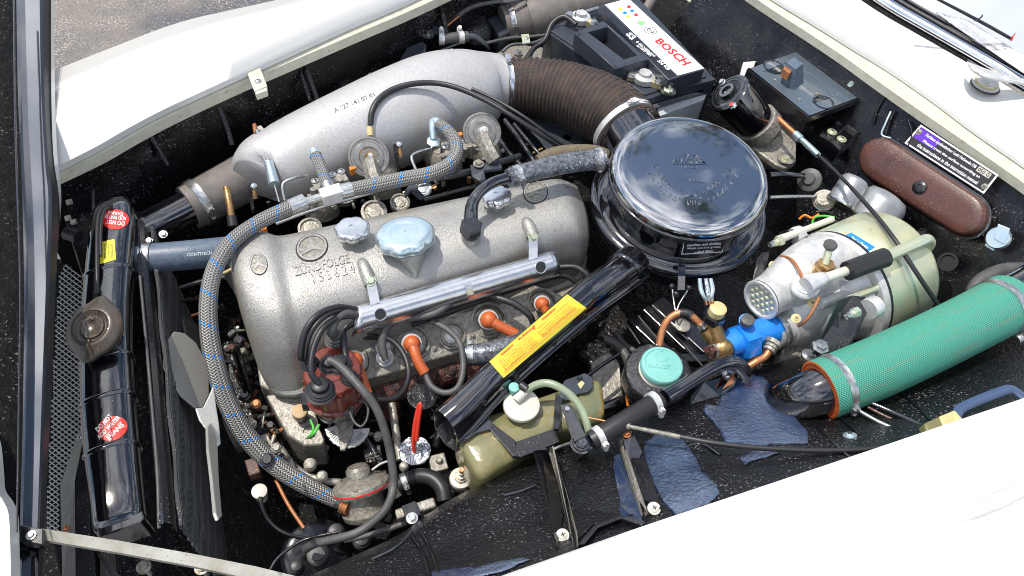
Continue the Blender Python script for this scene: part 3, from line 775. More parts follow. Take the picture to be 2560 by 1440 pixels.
for i in range(len(sec) - 1):
    k = 40 if i == 6 else 3
    for j in range(k): full.append([a.lerp(b, j / k) for a, b in zip(sec[i], sec[i + 1])])
full.append(sec[-1])
for _ in range(2):                                   # soften the lengthwise steps
    for i in range(1, len(full) - 1):
        full[i] = [(a + b * 2 + c) / 4 for a, b, c in zip(full[i - 1], full[i], full[i + 1])]
g = G(); g.grid(full)
c0_ = sum(full[0], Vector()) / len(full[0]); g.grid([full[0], [p.lerp(c0_, .5) + Vector((.002, 0, -.01)) for p in full[0]], [c0_ + Vector((0, 0, -.02))] * len(full[0])])
c1_ = sum(full[-1], Vector()) / len(full[-1]); g.grid([full[-1], [p.lerp(c1_, .25) + Vector((.008, 0, -.004)) for p in full[-1]], [p.lerp(c1_, .6) + Vector((.008, 0, -.03)) for p in full[-1]]])
g.build('shell', K['cast'], vc, 70)
VB = surf_bvh(g.bvh())
def onv(x, y, d=0):
    p, n = VB(x, y)
    if p is None: return P(x, y, -.07), UP
    return p + n * d, n
# bottom flange
g = G(); fl = [full[i][-1] for i in range(0, len(full))]
g.rings([fl, [p + Vector((.003, -.006, -.004)) for p in fl], [p + Vector((.003, -.006, -.012)) for p in fl], [p + Vector((0, .01, -.012)) for p in fl]], False); g.build('flange', K['cast'], vc, 40)
# emblem, lettering
for q_ in ([(738, 596), (812, 580), (822, 642), (748, 660)], [(622, 638), (662, 632), (672, 682), (632, 690)], [(1306, 458), (1362, 450), (1372, 502), (1314, 512)]):
    sheet([lerp2(q_, -.05, -.05), lerp2(q_, 1.05, -.05), lerp2(q_, 1.05, 1.05), lerp2(q_, -.05, 1.05)], VB, K['darktone'], vc, .0001, 8, 'dark_ring', 'oval'); sheet([lerp2(q_, .07, .07), lerp2(q_, .93, .07), lerp2(q_, .93, .93), lerp2(q_, .07, .93)], VB, K['castd'], vc, .0004, 8, 'emblem_field', 'oval')  # dark oval under each emblem outlines it
vs, fs = star(.0020); lay(vs, fs, [(738, 596), (812, 580), (822, 642), (748, 660)], VB, .0003, 'emblem', K['cast'], vc, 25)
vs, fs = star(.0016); lay(vs, fs, [(622, 638), (662, 632), (672, 682), (632, 690)], VB, .0001, 'emblem', K['cast'], vc, 25)
vs, fs = star(.0016); lay(vs, fs, [(1306, 458), (1362, 450), (1372, 502), (1314, 512)], VB, .0001, 'emblem', K['cast'], vc, 25)
vs, fs = ring2(.5, .5, .42, .5, 24, .0006); lay(vs, fs, [(1386, 446), (1420, 444), (1426, 470), (1392, 472)], VB, .0001, 'casting_mark', K['cast'], vc, 25)
raised('ZÜNDFOLGE', [(733, 662), (868, 630), (875, 656), (740, 690)], VB, K['cast'], vc, .0013)
raised('1 5 3 6 2 4', [(780, 684), (882, 657), (888, 681), (786, 708)], VB, K['cast'], vc, .0013)
# raised bosses for the cable tray brackets
for (x0, y0, x1, y1) in ((903, 652, 925, 712), (1313, 552, 1328, 590)):
    (a, na), (b, nb) = onv(x0, y0), onv(x1, y1); r_ = 15 * mpp(a)
    g = G(); g.tube3([a - na * r_ * .9, a + na * r_ * .1 + (b - a) * .1, a + (b - a) * .5 + na * r_ * .6, b + nb * r_ * .7], [r_ * .5, r_ * .9, r_ * 1.1, r_ * 1.1], 16, 5); g.build('bracket_boss', K['cast'], vc, 60)
# filler neck
c, n = onv(1017, 620); nx = tilt(c, .10)
cc = P(1015, 582, -.035)
g = G(); g.tube3([onv(1040, 690)[0] - UP * .004, onv(1030, 650)[0] + UP * .008, P(1017, 612, -.062), P(1016, 612, -.068)], [.004, .022, .030, .030], 28, 5); g.build('filler_neck', K['cast'], vc, 60)
# oil filler cap
t = thing('oil_filler_cap', 'big pale blue-tinted lobed oil filler cap on the valve cover', 'filler cap', (1015, 585, -.05))
capx = (UP + YD * .24 - XD * .03).normalized()
g = G(); g.lathe(P(1014, 598, -.050), capx, [(60, -6), (68, -6), (73, 2), (73, 10), (70, 19), (66, 24), (62, 25)], 84, lobes=(9, .045, 1, 4)); g.build('grip', K['bluezinc'], t, 60)
g = G(); g.lathe(P(1014, 598, -.050), capx, [(64, 21), (63, 25.5), (60, 27), (36, 26), (33, 23), (0, 22.5)], 64); g.build('top', K['bluezinc'], t, 40)
# two knobs
for (x, y, z, r, lb) in ((882, 574, -.045, 42, 'lobed silver knob nut between the star emblem and the filler cap'), (1240, 492, -.045, 38, 'lobed silver knob nut partly under the black breather pipe')):
    t = thing('cover_knob', lb, 'knob', (x, y, z), 'knob nuts on the valve cover')
    A = P(x, y + 8, z - .006); ax = (UP + YD * .16).normalized()
    g = G(); g.lathe(A, ax, [(r * .8, -6), (r * .94, 0), (r * 1.0, 8), (r * .98, 16), (r * .9, 20), (r * .82, 20)], 84, lobes=(7, .07, 0, 4)); g.build('grip', K['alu'], t, 60)
    g = G(); g.lathe(A, ax, [(r * .84, 17), (r * .82, 20.6), (r * .3, 22), (r * .16, 22), (r * .15, 17), (0, 17)], 48); g.build('top', K['alu'], t, 50)
    g = G(); g.cyl(A - ax * .02, A, 18); g.build('stud', K['cast'], t, 40)

# ================================================================ ignition cable tray
ct = thing('cable_tray', 'shiny metal ignition cable trough bolted along the valve cover side', 'cable tray', (1140, 710, -.11))
A, B = P(893, 800, -.10), P(1394, 655, -.10); ax = (B - A).normalized(); m1, m2 = mpp(A), mpp(B)
sd = ax.cross(toc(A)).normalized()
if sd.z > 0: sd = -sd
up_ = sd.cross(ax).normalized(); up_ = up_ if up_.dot(toc(A)) > 0 else -up_
prof = [(-36, -14), (-30, 2), (-14, 12), (4, 13), (20, 6), (32, -8), (38, -26), (34, -44)]
pr = catmull([Vector((a, b, 0)) for a, b in prof], 4)
g = G(); rr = []
for i in range(33):
    t_ = i / 32; c = A.lerp(B, t_); m = m1 + (m2 - m1) * t_; sh = 24 * (1 - t_ * 14) if t_ < .07 else 0
    sz = 1 - .12 * t_
    rr.append([c + sd * q.x * m * sz + up_ * q.y * m * sz + ax * (max(0, sh) * m * (q.x + 36) / 74 * -.6 + (q.x * -.25 * m if t_ == 0 else 0)) for q in pr])
g.grid(rr); TB = surf_bvh(g.bvh())
g.build('trough', K['alu'], ct, 50, thick=.0012)
for (x, y) in ((951, 786), (1352, 668)):
    p, n = TB(x, y)
    if p is None: continue
    g = G(); g.lathe(p + n * .0004, n, [(16, -1), (16, 1.2), (14, 1.2), (13, 0)], 28); o = g.build('hole_rim', K['alu'], ct, 40)
    g = G(); g.lathe(p + n * .0003, n, [(13.4, 0), (13.4, .5), (0, .5)], 24); g.build('hole', K['blk'], o, 40)
for (bx, by, ex, ey) in ((925, 706, 938, 752), (1327, 592, 1332, 640)):
    a, na = onv(bx, by, .011); b, nb = TB(ex, ey + 8)
    if b is None: b = P(ex, ey, -.09)
    mid_ = (a + b) / 2 + na * .002; w_ = ax * 12 * mpp(a)
    g = G(); ln = [a - (b - a) * .12, a, mid_, b + na * .0015]
    g.rings([[p - w_ for p in ln], [p + w_ for p in ln]], False); o = g.build('bracket', K['alu'], ct, 0, thick=.002)
    bolt(ct, a + na * .001, na, 9.5, 'gold')
p, n = TB(1172, 718)
g = G()
if p is not None:
    g.rings([[p + ax * s_ * 9 * mpp(p) + sd * u * mpp(p) + up_ * v * mpp(p) for u, v in ((-8, 3), (4, 3), (20, -4), (24, -18))] for s_ in (-1, 1)], False); g.build('cable_clip', K['alu'], ct, 0, thick=.001)

# ================================================================ spark plug boots and leads
cap_c = P(830, 926, -.122)
boots = [((887, 902, -.148), (905, 945, -.155), (918, 985, -.165), 'lower end by the brown distributor cap'),
         ((1030, 860, -.148), (1046, 905, -.155), (1062, 932, -.165), 'in the middle of the head face'),
         ((1222, 800, -.148), (1262, 822, -.152), (1290, 836, -.158), 'pointing under the black air duct'),
         ((1356, 760, -.150), (1366, 780, -.155), (1374, 794, -.16), 'mostly hidden by the yellow sticker')]
for i, (a, b, c, lb) in enumerate(boots):
    t = thing('spark_plug_boot', 'orange rubber spark plug boot ' + lb, 'plug boot', a, 'orange spark plug boots')
    r0_ = 22 if i < 3 else 18
    g = G(); g.ball(a, r0_, 20); g.tube([(*a, r0_ * .8), (a[0] * .6 + b[0] * .4, a[1] * .6 + b[1] * .4, a[2], r0_ * .62), (*b, r0_ * .6), (*c, r0_ * .62)], 18, 5); g.build('boot', K['oboot'], t, 60)
    g = G(); g.tube([(a[0] - 3, a[1] - 2, a[2] - .025, r0_ * 1.1), (a[0] - 1, a[1] - 1, a[2] - .008, r0_ * 1.15)], 24, 2); g.build('metal_shroud', K['tape'], t, 40)
def lead(lbl, pts, m='rubber', nm='ignition_lead', cat='cable', grp='ignition leads'):
    t = thing(nm, lbl, cat, pts[len(pts) // 2][:3], grp)
    g = G(); g.tube(pts, 10, 7); g.build('sleeve', K[m], t, 60); return t
lead('black lead looping from the tray down behind the second orange boot', [(860, 846, -.17, 7), (940, 842, -.15, 8), (985, 855, -.14, 8), (1016, 900, -.14, 8), (1020, 950, -.15, 7), (995, 990, -.17, 7), (945, 998, -.19, 6), (925, 980, -.19, 6)])
lead('grey lead hanging in a loop from the second orange boot', [(1062, 930, -.165, 8), (1078, 965, -.17, 8), (1112, 982, -.17, 8), (1145, 968, -.16, 8), (1158, 920, -.15, 8), (1150, 860, -.145, 8), (1120, 825, -.14, 8), (1080, 803, -.14, 8)], 'greyrub')
lead('black leads bowing over the head face toward the third boot', [(1200, 735, -.14, 8), (1245, 745, -.13, 9), (1290, 762, -.13, 9), (1325, 790, -.14, 9), (1335, 820, -.16, 8)])
lead('black lead behind the tray end reaching the snorkel', [(1400, 668, -.14, 8), (1440, 668, -.135, 8), (1470, 690, -.14, 8), (1472, 715, -.16, 8)])
lead('black lead lying along the underside of the tray', [(1030, 812, -.15, 7), (1150, 770, -.15, 8), (1290, 720, -.15, 8), (1400, 690, -.15, 8), (1440, 705, -.16, 7)])
t = lead('grey ribbed sensor cable curling from the tray clip into the head', [(965, 900, -.165, 9), (955, 868, -.15, 11), (962, 826, -.135, 11), (990, 800, -.13, 11), (1040, 793, -.125, 10), (1090, 782, -.12, 10), (1140, 748, -.115, 9), (1200, 726, -.115, 8), (1290, 704, -.115, 8), (1390, 672, -.115, 8)], 'greyrub', 'sensor_cable')
g = G(); c, n = on_head(962, 895); n = n.lerp(toc(c), .4).normalized(); g.lathe(c, n, [(22, 0), (22, 8), (16, 9), (15, 22), (11, 24), (11, 30)], 20); g.build('gland', K['tape'], t, 40)

# ================================================================ distributor
ds = thing('distributor', 'red-brown distributor cap with black lead boots', 'distributor', (826, 960, -.2))
dax = tilt(cap_c, .02)
g = G(); g.lathe(cap_c, dax, [(76, -104), (82, -100), (82, -88), (75, -84), (73, -20), (70, 0), (66, 4), (40, 5), (36, 10), (0, 10)], 72, lobes=(12, .02, 3, 5)); g.build('cap', K['bake'], ds, 50)
for i in range(12):
    a_ = i * math.pi / 6; u1, v1 = perp(dax); rd_ = u1 * math.cos(a_) + v1 * math.sin(a_); k1 = mpp(cap_c); g = G(); g.tube3([cap_c + rd_ * 74 * k1 - dax * 82 * k1, cap_c + rd_ * 73 * k1 - dax * 6 * k1], [.0022, .0018], 8, 1); g.build('cap_rib', K['bake'], ds, 50)
g = G(); g.lathe(cap_c, dax, [(60, -170), (66, -150), (70, -104), (0, -103)], 32); g.build('body', K['castd'], ds, 40)
for (x, y) in ((868, 1022), (762, 996)):
    g = G(); g.slab([(x - 12, y - 14, -.17), (x + 14, y - 18, -.17), (x + 16, y + 16, -.18), (x - 8, y + 18, -.18)], -.17, -.19); g.build('spring_clip', K['satin'], ds, 0, bevel=.001)
du, dv_ = perp(dax)
tw = [((774, 900), 22), ((800, 965), 34), ((838, 838), 24), ((848, 905), 30), ((872, 935), 22), ((822, 905), 27)]
tops = []
for (x, y), r in tw:
    b = cap_c + dax * .004; p = PP(x, y, b + dax * .012, dax)
    g = G(); g.lathe(p - dax * .018, dax, [(r * 1.15, 0), (r * 1.2, 5), (r * 1.0, 8), (r * 1.02, 13), (r * .86, 16), (r * .88, 21), (r * .66, 25), (r * .6, 36), (r * .45, 39), (0, 40)], 24); g.build('lead_boot', K['rubber' if r != 24 else 'greyrub'], ds, 40)
    tops.append(p + dax * .006)
def lead3(lbl, start, pts, m='rubber', r=9):
    t = thing('ignition_lead', lbl, 'cable', start, 'ignition leads')
    Q = [start] + [P(*q[:3]) for q in pts]; g = G(); g.tube3(Q, [r * mpp(q) for q in Q], 10, 7); g.build('sleeve', K[m], t, 60)
lead3('outermost black lead arching left from cap to tray mouth', tops[0], [(752, 892, -.085), (762, 830, -.055), (796, 786, -.045), (846, 768, -.06), (896, 776, -.095)], 'rubber', 8)
lead3('second black lead hugging the outermost arch', tops[0] + Vector((.006, 0, 0)), [(764, 895, -.09), (774, 838, -.06), (806, 796, -.05), (850, 776, -.065), (896, 780, -.10)], 'rubber', 7)
lead3('glossy black lead inside the outer arch', tops[1], [(778, 930, -.085), (784, 870, -.07), (810, 818, -.06), (848, 794, -.07), (896, 788, -.10)], 'rubber', 8)
lead3('dusty grey lead rising from the top boot into the tray', tops[2], [(828, 830, -.08), (838, 800, -.07), (864, 784, -.075), (898, 792, -.10)], 'greyrub', 12)
lead3('short black lead dropping from tray mouth to cap', tops[4], [(866, 900, -.12), (858, 850, -.11), (862, 822, -.11), (890, 806, -.105)], 'rubber', 8)
lead3('long grey coil lead running from the cap round to the bottom', tops[5], [(850, 915, -.10), (900, 968, -.10), (940, 1020, -.12), (966, 1090, -.15), (980, 1160, -.18), (983, 1220, -.20), (962, 1275, -.20), (905, 1325, -.20), (850, 1345, -.21), (790, 1358, -.23), (765, 1372, -.26)], 'greyrub', 11)
# ================================================================ timing cover corner, advance scale
tcv = thing('timing_cover', 'grimy cast housing corner below the front of the valve cover', 'housing', (740, 1040, -.24))
g = G(); g.slab([(664, 988, -.235), (772, 968, -.235), (800, 1075, -.25), (812, 1095, -.25), (808, 1112, -.255), (760, 1114, -.255), (718, 1088, -.25)], -.24, -.32); g.build('casting', K['castd'], tcv, 30, bevel=.003)
g = G(); g.lathe((715, 1030, -.244), UP, [(13, -2), (13, 2), (9, 2), (8, -1), (0, -1)], 20); g.build('boss', K['castd'], tcv, 40)
g = G(); g.lathe((772, 1085, -.258), UP, [(18, 0), (18, 14), (12, 15), (10, 8), (0, 8)], 24); g.build('banjo_union', K['castd'], tcv, 40)
t = thing('breaker_plug', 'cork-topped round plug left of the distributor cap', 'plug', (752, 1020, -.22))
g = G(); g.lathe((752, 1040, -.235), tilt(P(752, 1040, -.22), .2), [(15, -14), (15, 8), (19, 9), (19, 22), (0, 22)], 24); g.build('stem', K['satin'], t, 40)
g = G(); g.lathe((752, 1040, -.235), tilt(P(752, 1040, -.22), .2), [(18.4, 22), (18.4, 32), (14, 34), (0, 34)], 24); g.build('cork_top', K['wood'], t, 40)
for pts, m, lb in ((((786, 1018, -.2, 3.5), (806, 1050, -.2, 3.5), (826, 1056, -.2, 3.5), (840, 1040, -.2, 3.5)), 'greyrub', 'thin grey wire curling under the distributor cap'), (((776, 1050, -.21, 3), (784, 1072, -.21, 3), (776, 1090, -.22, 4)), 'wire', 'short bright green wire end at the union'), (((798, 1062, -.2, 3.5), (786, 1082, -.2, 4), (772, 1092, -.22, 4.5)), 'wire', 'second green wire end crossing the first'), (((880, 1000, -.2, 3), (874, 1022, -.17, 3), (884, 1052, -.17, 3), (902, 1066, -.17, 3), (916, 1050, -.17, 3), (920, 1020, -.17, 3), (904, 1000, -.17, 3), (888, 1004, -.18, 3)), 'greyrub', 'small grey wire loop right of the distributor')):
    wire(pts, m, 'thin_wire', lb, 'wire')
sc = thing('advance_scale', 'half-round toothed advance scale with a clamp bolt', 'scale', (862, 1085, -.24))
A = P(868, 1062, -.235)
u_, v_ = perp(tilt(A, .3)); av = tilt(A, .3); k = mpp(A)
def pa(t, r, h=0): 
    x = r * math.cos(t); y = r * math.sin(t); return P(868 + x, 1062 + y, -.235 + h)
out_ = [pa(R(8 + i * 7), 56 + (1.5 if i % 2 else 0)) for i in range(24)]
g = G(); g.prism(out_ + [pa(R(176), 30), pa(R(60), 14)], UP * -.004); g.build('quadrant', K['tape'], sc, 0)
for i in range(3, 22):
    g = G(); t0 = R(8 + i * 7); g.prism([pa(t0, 36, .0004), pa(t0, 50, .0004), pa(t0 + .03, 50, .0004), pa(t0 + .03, 36, .0004)], UP * .0004); o = g.build('tooth', K['blk'], sc, 0)
g = G(); g.slab([(842, 1052), (884, 1048), (880, 1086), (862, 1124), (850, 1124), (846, 1086)], -.228, -.235); g.build('clamp_arm', K['castd'], sc, 0, bevel=.001)
bolt(sc, (862, 1068, -.227), tilt(A, .1), 12, 'castd')

# ================================================================ intake plenum
pn = thing('intake_plenum', 'big pale cast aluminium intake plenum curving down to the brown hose', 'intake manifold', (950, 300, -.2))
g = G(); g.tube([(640, 448, -.135, 58), (650, 436, -.135, 80), (672, 424, -.135, 93), (720, 410, -.135, 104), (800, 376, -.135, 111), (900, 333, -.135, 117), (1010, 287, -.135, 122), (1100, 251, -.135, 119), (1180, 226, -.135, 102), (1225, 212, -.135, 80), (1262, 210, -.135, 68)], 48, 8); g.build('chamber', K['castl'], pn, 60)
PB = surf_bvh(g.bvh())
g = G(); g.slab([(636, 318, -.10), (652, 312, -.10), (668, 330, -.10), (700, 342, -.11), (706, 372, -.10), (660, 380, -.095), (640, 362, -.1)], -.10, -.108); g.build('web', K['castl'], pn, 0, bevel=.0015)
for (x, y, r) in ((770, 455, 52), (925, 400, 52), (1080, 352, 50), (1185, 330, 42)):
    g = G(); g.tube([(x + 2, y - 10, -.165, r * .8), (x + 12, y + 12, -.17, r * .85), (x + 28, y + 46, -.185, r * .9), (x + 38, y + 84, -.215, r * .8)], 24, 6); g.build('runner', K['castd'], pn, 60)
text('A 127 141 07 01', [(832, 272), (932, 232), (938, 240), (838, 282)], PB, K['darktone'], pn, .0002, 0, 'cast_number')
# end ring
t = clamp(pn, (1264, 210, -.135), (1274, 209, -.135), 70, 13, 'alu', UP)
# big brown ribbed hose
bh = thing('ribbed_intake_hose', 'thick brown ribbed fabric hose from the plenum to the air cleaner', 'intake hose', (1430, 250, -.13))
HB = [(1266, 211, -.135, 64), (1320, 214, -.13, 68), (1380, 224, -.125, 73), (1440, 242, -.12, 78), (1500, 268, -.115, 82), (1548, 300, -.115, 82), (1585, 345, -.12, 80)]
g = G(); g.tube(HB, 48, 8, rib=(29, .0024)); g.build('ribbed_body', K['ribf'], bh, 60)
t = clamp(bh, (1560, 318, -.1155), (1574, 336, -.118), 83, 15, 'tape', UP)
# ================================================================ pipes at the front left of the plenum
dk = thing('warm_air_duct', 'warm grey duct tube joining the plenum front to the black pipe', 'duct', (560, 480, -.2))
g = G(); g.tube([(470, 520, -.175, 56), (500, 505, -.175, 58), (560, 472, -.175, 58), (650, 425, -.175, 62)], 32, 5); g.build('tube', K['pipegrey'], dk, 50)
clamp(dk, (496, 507, -.175), (520, 494, -.175), 60, 20, 'zinc', Vector((.4, -.8, .2)))
bp = thing('black_front_pipe', 'glossy black pipe at the front feeding the warm grey duct', 'pipe', (430, 540, -.19))
g = G(); g.tube([(335, 590, -.18, 48), (400, 556, -.18, 46), (440, 536, -.178, 46), (480, 516, -.175, 46)], 32, 5); g.tube([(352, 582, -.18, 52), (368, 573, -.18, 52)], 32, 1); g.build('pipe', K['gloss'], bp, 50)
bolt(bp, (408, 586, -.145), tilt(P(408, 586, -.15), .4), 7)
t = thing('brass_rod', 'upright aged brass tube standing beside the warm grey duct', 'tube', (575, 560, -.12))
g = G(); g.tube([(566, 470, -.085, 9), (572, 500, -.09, 9), (580, 548, -.11, 9)], 14, 3); g.build('rod', K['brass'], t, 50)
g = G(); g.tube([(579, 540, -.108, 12), (583, 566, -.118, 13)], 14, 1); g.build('rubber_foot', K['rubber'], t, 50)
# ================================================================ vacuum capsules
K['capsule'] = mat('grey_capsule_steel', (.34, .335, .32), .36, metal=.6, bump=(200, .4, .001), var=(90, (.24, .235, .22), .2), speck=(300, .72, (.08, .075, .07)))
for (x, y, r, sx, sy, m, lb) in ((922, 393, 52, 932, 440, 'brass', 'left round vacuum capsule with brass-coloured nipple'), (1205, 330, 49, 1222, 378, 'tape', 'right round vacuum capsule with plain nipple')):
    t = thing('vacuum_capsule', lb, 'capsule', (x, y, -.08), 'round grey vacuum capsules beside the plenum')
    A = P(x, y, -.085); av = (toc(A) + Vector((.12, -.1, .25))).normalized()
    g = G(); g.lathe(A, av, [(r * .6, -14), (r * .98, -8), (r * 1.0, 0), (r * .97, 3), (r * .90, 3.4), (r * .86, 1.5), (r * .74, 1.5), (r * .70, 5), (r * .5, 6), (r * .42, 3), (0, 3)], 44); g.build('disc', K['capsule'], t, 30)
    for i in range(8):
        a_ = i * math.pi / 4 + .3; u1, v1 = perp(av); p = A + (u1 * math.cos(a_) + v1 * math.sin(a_)) * r * .93 * mpp(A) + av * .0018
        g = G(); g.lathe(p, av, [(2.6, 0), (2.2, 1.4), (0, 1.6)], 8); g.build('rivet', K['castd'], t, 40)
    g = G(); g.cyl(A, A + av * .03, 12, 10, 16); g.build('spout', K[m], t, 40)
    g = G(); g.cyl(A + av * .029, A + av * .036, 7, 5, 12); g.build('nipple', K['tape'], t, 40)
    g = G(); g.tube([(x + 2, y + 10, -.065, 18), (sx, sy, -.07, 20), (sx + 14, sy + 22, -.08, 19)], 6, 2); g.build('bracket_arm', K['castd'], t, 30)
# ================================================================ braided fuel hose
bf = thing('braided_fuel_hose', 'long steel-braided hose with blue tracers sweeping round the front of the valve cover', 'hose', (520, 860, -.12))
HZ = [(838, 1250, -.29, 19), (770, 1215, -.27, 23), (690, 1165, -.25, 24), (620, 1095, -.22, 25), (570, 1010, -.18, 24), (540, 920, -.14, 24), (523, 830, -.105, 23), (522, 740, -.075, 22), (540, 665, -.058, 21), (580, 605, -.055, 20), (640, 560, -.055, 19), (700, 530, -.055, 19), (738, 515, -.055, 19)]
g = G(); g.tube(HZ, 24, 9, caps=False); g.build('braided_sleeve', K['braid'], bf, 60)
g = G(); g.tube([(724, 520, -.055, 21), (762, 504, -.055, 21)], 24, 1); g.build('ferrule', K['zinc'], bf, 40)
g = G(); g.tube([(758, 506, -.055, 11), (812, 490, -.055, 11)], 18, 1); g.build('metal_pipe', K['zinc'], bf, 40)
g = G(); ax = (P(870, 474, -.055) - P(810, 492, -.055)); g.bar((802, 494, -.055), (856, 478, -.055), 34, 32); g.build('tee_block', K['tape'], bf, 0, bevel=.0015)
g = G(); g.tube([(852, 480, -.055, 20), (880, 473, -.055, 20)], 24, 1); g.build('ferrule', K['zinc'], bf, 40)
g = G(); g.tube([(838, 1250, -.29, 20), (858, 1258, -.295, 18)], 16, 1); g.lathe((860, 1260, -.296), (P(875, 1266, -.30) - P(850, 1252, -.29)), [(22, -6), (25, -3), (25, 8), (20, 10)], 6); g.build('hex_fitting', K['zinc'], bf, 30)
b2 = thing('braided_fuel_rail_hose', 'upper steel-braided hose curving past the right vacuum capsule to an elbow', 'hose', (1000, 455, -.06))
HZ = [(878, 474, -.055, 18), (940, 462, -.055, 19), (1010, 447, -.055, 19), (1070, 436, -.055, 19), (1118, 415, -.055, 18), (1140, 385, -.055, 17), (1138, 352, -.055, 16), (1118, 325, -.053, 15), (1096, 308, -.052, 14)]
g = G(); g.tube(HZ, 24, 9, caps=False); g.build('braided_sleeve', K['braid'], b2, 60)
g = G(); g.tube([(1098, 309, -.052, 13), (1086, 304, -.054, 12), (1082, 318, -.06, 10), (1084, 348, -.075, 9)], 16, 4); g.lathe((1084, 358, -.082), tilt(P(1084, 358, -.08), .2), [(17, -8), (18, -2), (18, 8), (14, 10)], 6); g.build('elbow_fitting', K['bluezinc'], b2, 40)
g = G(); g.lathe((1085, 362, -.10), UP, [(18, 0), (18, 14), (14, 14)], 20); g.build('union', K['castd'], b2, 40)
b3 = thing('braided_branch_hose', 'short upright steel-braided hose rising from the tee block', 'hose', (800, 420, -.06))
g = G(); g.tube([(822, 472, -.055, 16), (812, 445, -.052, 15), (800, 412, -.05, 15), (788, 386, -.05, 14)], 24, 7, caps=False); g.build('braided_sleeve', K['braid'], b3, 60)
g = G(); g.tube([(790, 390, -.05, 15.5), (785, 379, -.05, 15)], 24, 1); g.build('end_cap', K['bluezinc'], b3, 50)
g = G(); g.tube([(818, 462, -.054, 18), (826, 480, -.056, 16)], 20, 1); g.build('ferrule', K['zinc'], b3, 50)

# ================================================================ injection clutter between plenum and cover
def small(nm, lb, cat, a, build, grp=None):
    t = thing(nm, lb, cat, a, grp); build(t); return t
def _spring(t):
    g = G(); g.tube([(636, 312, -.075, 5), (640, 330, -.075, 7), (641, 336, -.075, 5)], 12, 1); g.build('brass_end', K['copper'], t, 40)
    g = G(); g.tube([(644, 330, -.075, 9), (660, 372, -.077, 10)], 18, 1); g.build('upper_barrel', K['zinc'], t, 40)
    g = G(); g.tube([(652, 375, -.077, 2.5), (658, 392, -.078, 2.5), (664, 404, -.078, 2.5), (668, 396, -.078, 2.5), (672, 410, -.078, 2.5)], 8, 4); g.build('wire_hook', K['zinc'], t, 50)
    g = G(); g.tube([(672, 408, -.078, 12), (686, 462, -.082, 14)], 18, 1); g.build('lower_barrel', K['bluezinc'], t, 40)
    g = G(); g.tube([(686, 462, -.083, 2.4), (698, 505, -.10, 2.4)], 8, 1); g.build('rod', K['zinc'], t, 50)
small('return_spring', 'pair of small grey damper barrels hooked end to end on the plenum nose', 'spring', (660, 400, -.08), _spring)
def _ball(x, y, s=1.0):
    def f(t):
        g = G(); g.ball((x, y, -.07), 9 * s, 14); g.build('ball', K['chrome'], t, 60)
        g = G(); g.tube([(x + 1, y + 6, -.075, 6 * s), (x + 4, y + 30 * s, -.09, 6 * s)], 12, 1); g.build('neck', K['brass'], t, 40)
        g = G(); g.slab([(x - 16, y - 2, -.072), (x - 7, y - 4, -.072), (x + 2, y + 55 * s, -.11), (x - 6, y + 60 * s, -.11)], -.072, -.082); g.build('lever', K['satin'], t, 0, bevel=.0008)
    return f
small('throttle_ball_joint', 'shiny ball joint on a black lever between the two vacuum capsules', 'ball joint', (998, 360, -.08), _ball(998, 362))
small('throttle_ball_joint', 'shiny ball joint on a black lever at the lower nose of the plenum', 'ball joint', (640, 466, -.08), _ball(634, 466), None)
# throttle bodies, screws, rods
def _cl(t):
    random.seed(21)
    for (x0, y0) in ((735, 470), (1060, 385)):
        g = G(); g.slab([(x0 + 40, y0 - 20), (x0 + 125, y0 - 42), (x0 + 138, y0 - 22), (x0 + 56, y0 + 4)], -.10, -.125); g.build('throttle_casting', K['castd'], t, 0, bevel=.002)
        for i in range(4):
            x, y = x0 + 48 + i * 22, y0 + 2 - i * 8
            g = G(); g.cyl((x, y, -.095), (x + 4, y + 30, -.125), 8, 7, 14); g.build('injector_stub', K['castd'], t, 40)
            screw(t, (x + 4, y - 20, -.0985), UP, 6)
    for (x, y, r, m) in ((860, 480, 26, 'tape'), (935, 528, 26, 'rubber'), (775, 570, 24, 'rubber'), (1058, 470, 18, 'tape'), (1000, 505, 20, 'castd')):
        g = G(); a = P(x, y, -.13); ax_ = tilt(a, .35); g.lathe(a, ax_, [(r * 1.25, -20), (r * 1.25, 0), (r, 2), (r * .95, -3), (r * .7, -3), (r * .65, 0), (r * .3, 1), (0, 1)], 28); g.build('linkage_roller', K['castd'] if m != 'tape' else K['zinc'], t, 40)
    for i in range(34):
        x = random.uniform(655, 1390); base = 575 - (x - 690) * .20; y = base - random.uniform(14, 85)
        r = random.uniform(4, 9); a = P(x, y, -.13 - random.uniform(0, .03)); ax_ = (UP + Vector((random.uniform(-.4, .4), random.uniform(-.5, .1), 0))).normalized()
        g = G(); k = random.random()
        if k < .4: g.hexa(a, ax_, r, r * 1.3); nm = 'nut'
        elif k < .7: g.cyl(a, a + Vector((random.uniform(-1, 1), random.uniform(-1, 1), random.uniform(-.2, .4))).normalized() * random.uniform(.012, .03), r * .6, r * .45, 10); nm = 'pin'
        else: g.box(a, Vector((r, 0, 0)) * .0007, Vector((0, r * .6, 0)) * .0007, Vector((0, 0, .008))); nm = 'block'
        g.build(nm, K[random.choice(['castd', 'zinc', 'brass', 'satin', 'castd', 'gold'])], t, 35)
    for pts in (((690, 560, -.12, 4), (800, 520, -.12, 4), (980, 470, -.12, 4), (1180, 430, -.12, 4)), ((1090, 448, -.10, 9), (1170, 430, -.10, 9), (1300, 390, -.11, 8)), ((1060, 500, -.12, 5), (1200, 462, -.12, 5), (1260, 450, -.12, 5))):
        g = G(); g.tube(list(pts), 10, 4); g.build('control_rod', K['zinc' if pts[0][3] == 4 else 'satin'], t, 50)
inj = small('throttle_linkage', 'greasy throttle linkage and castings crowded between plenum and valve cover', 'linkage', (900, 500, -.13), _cl)
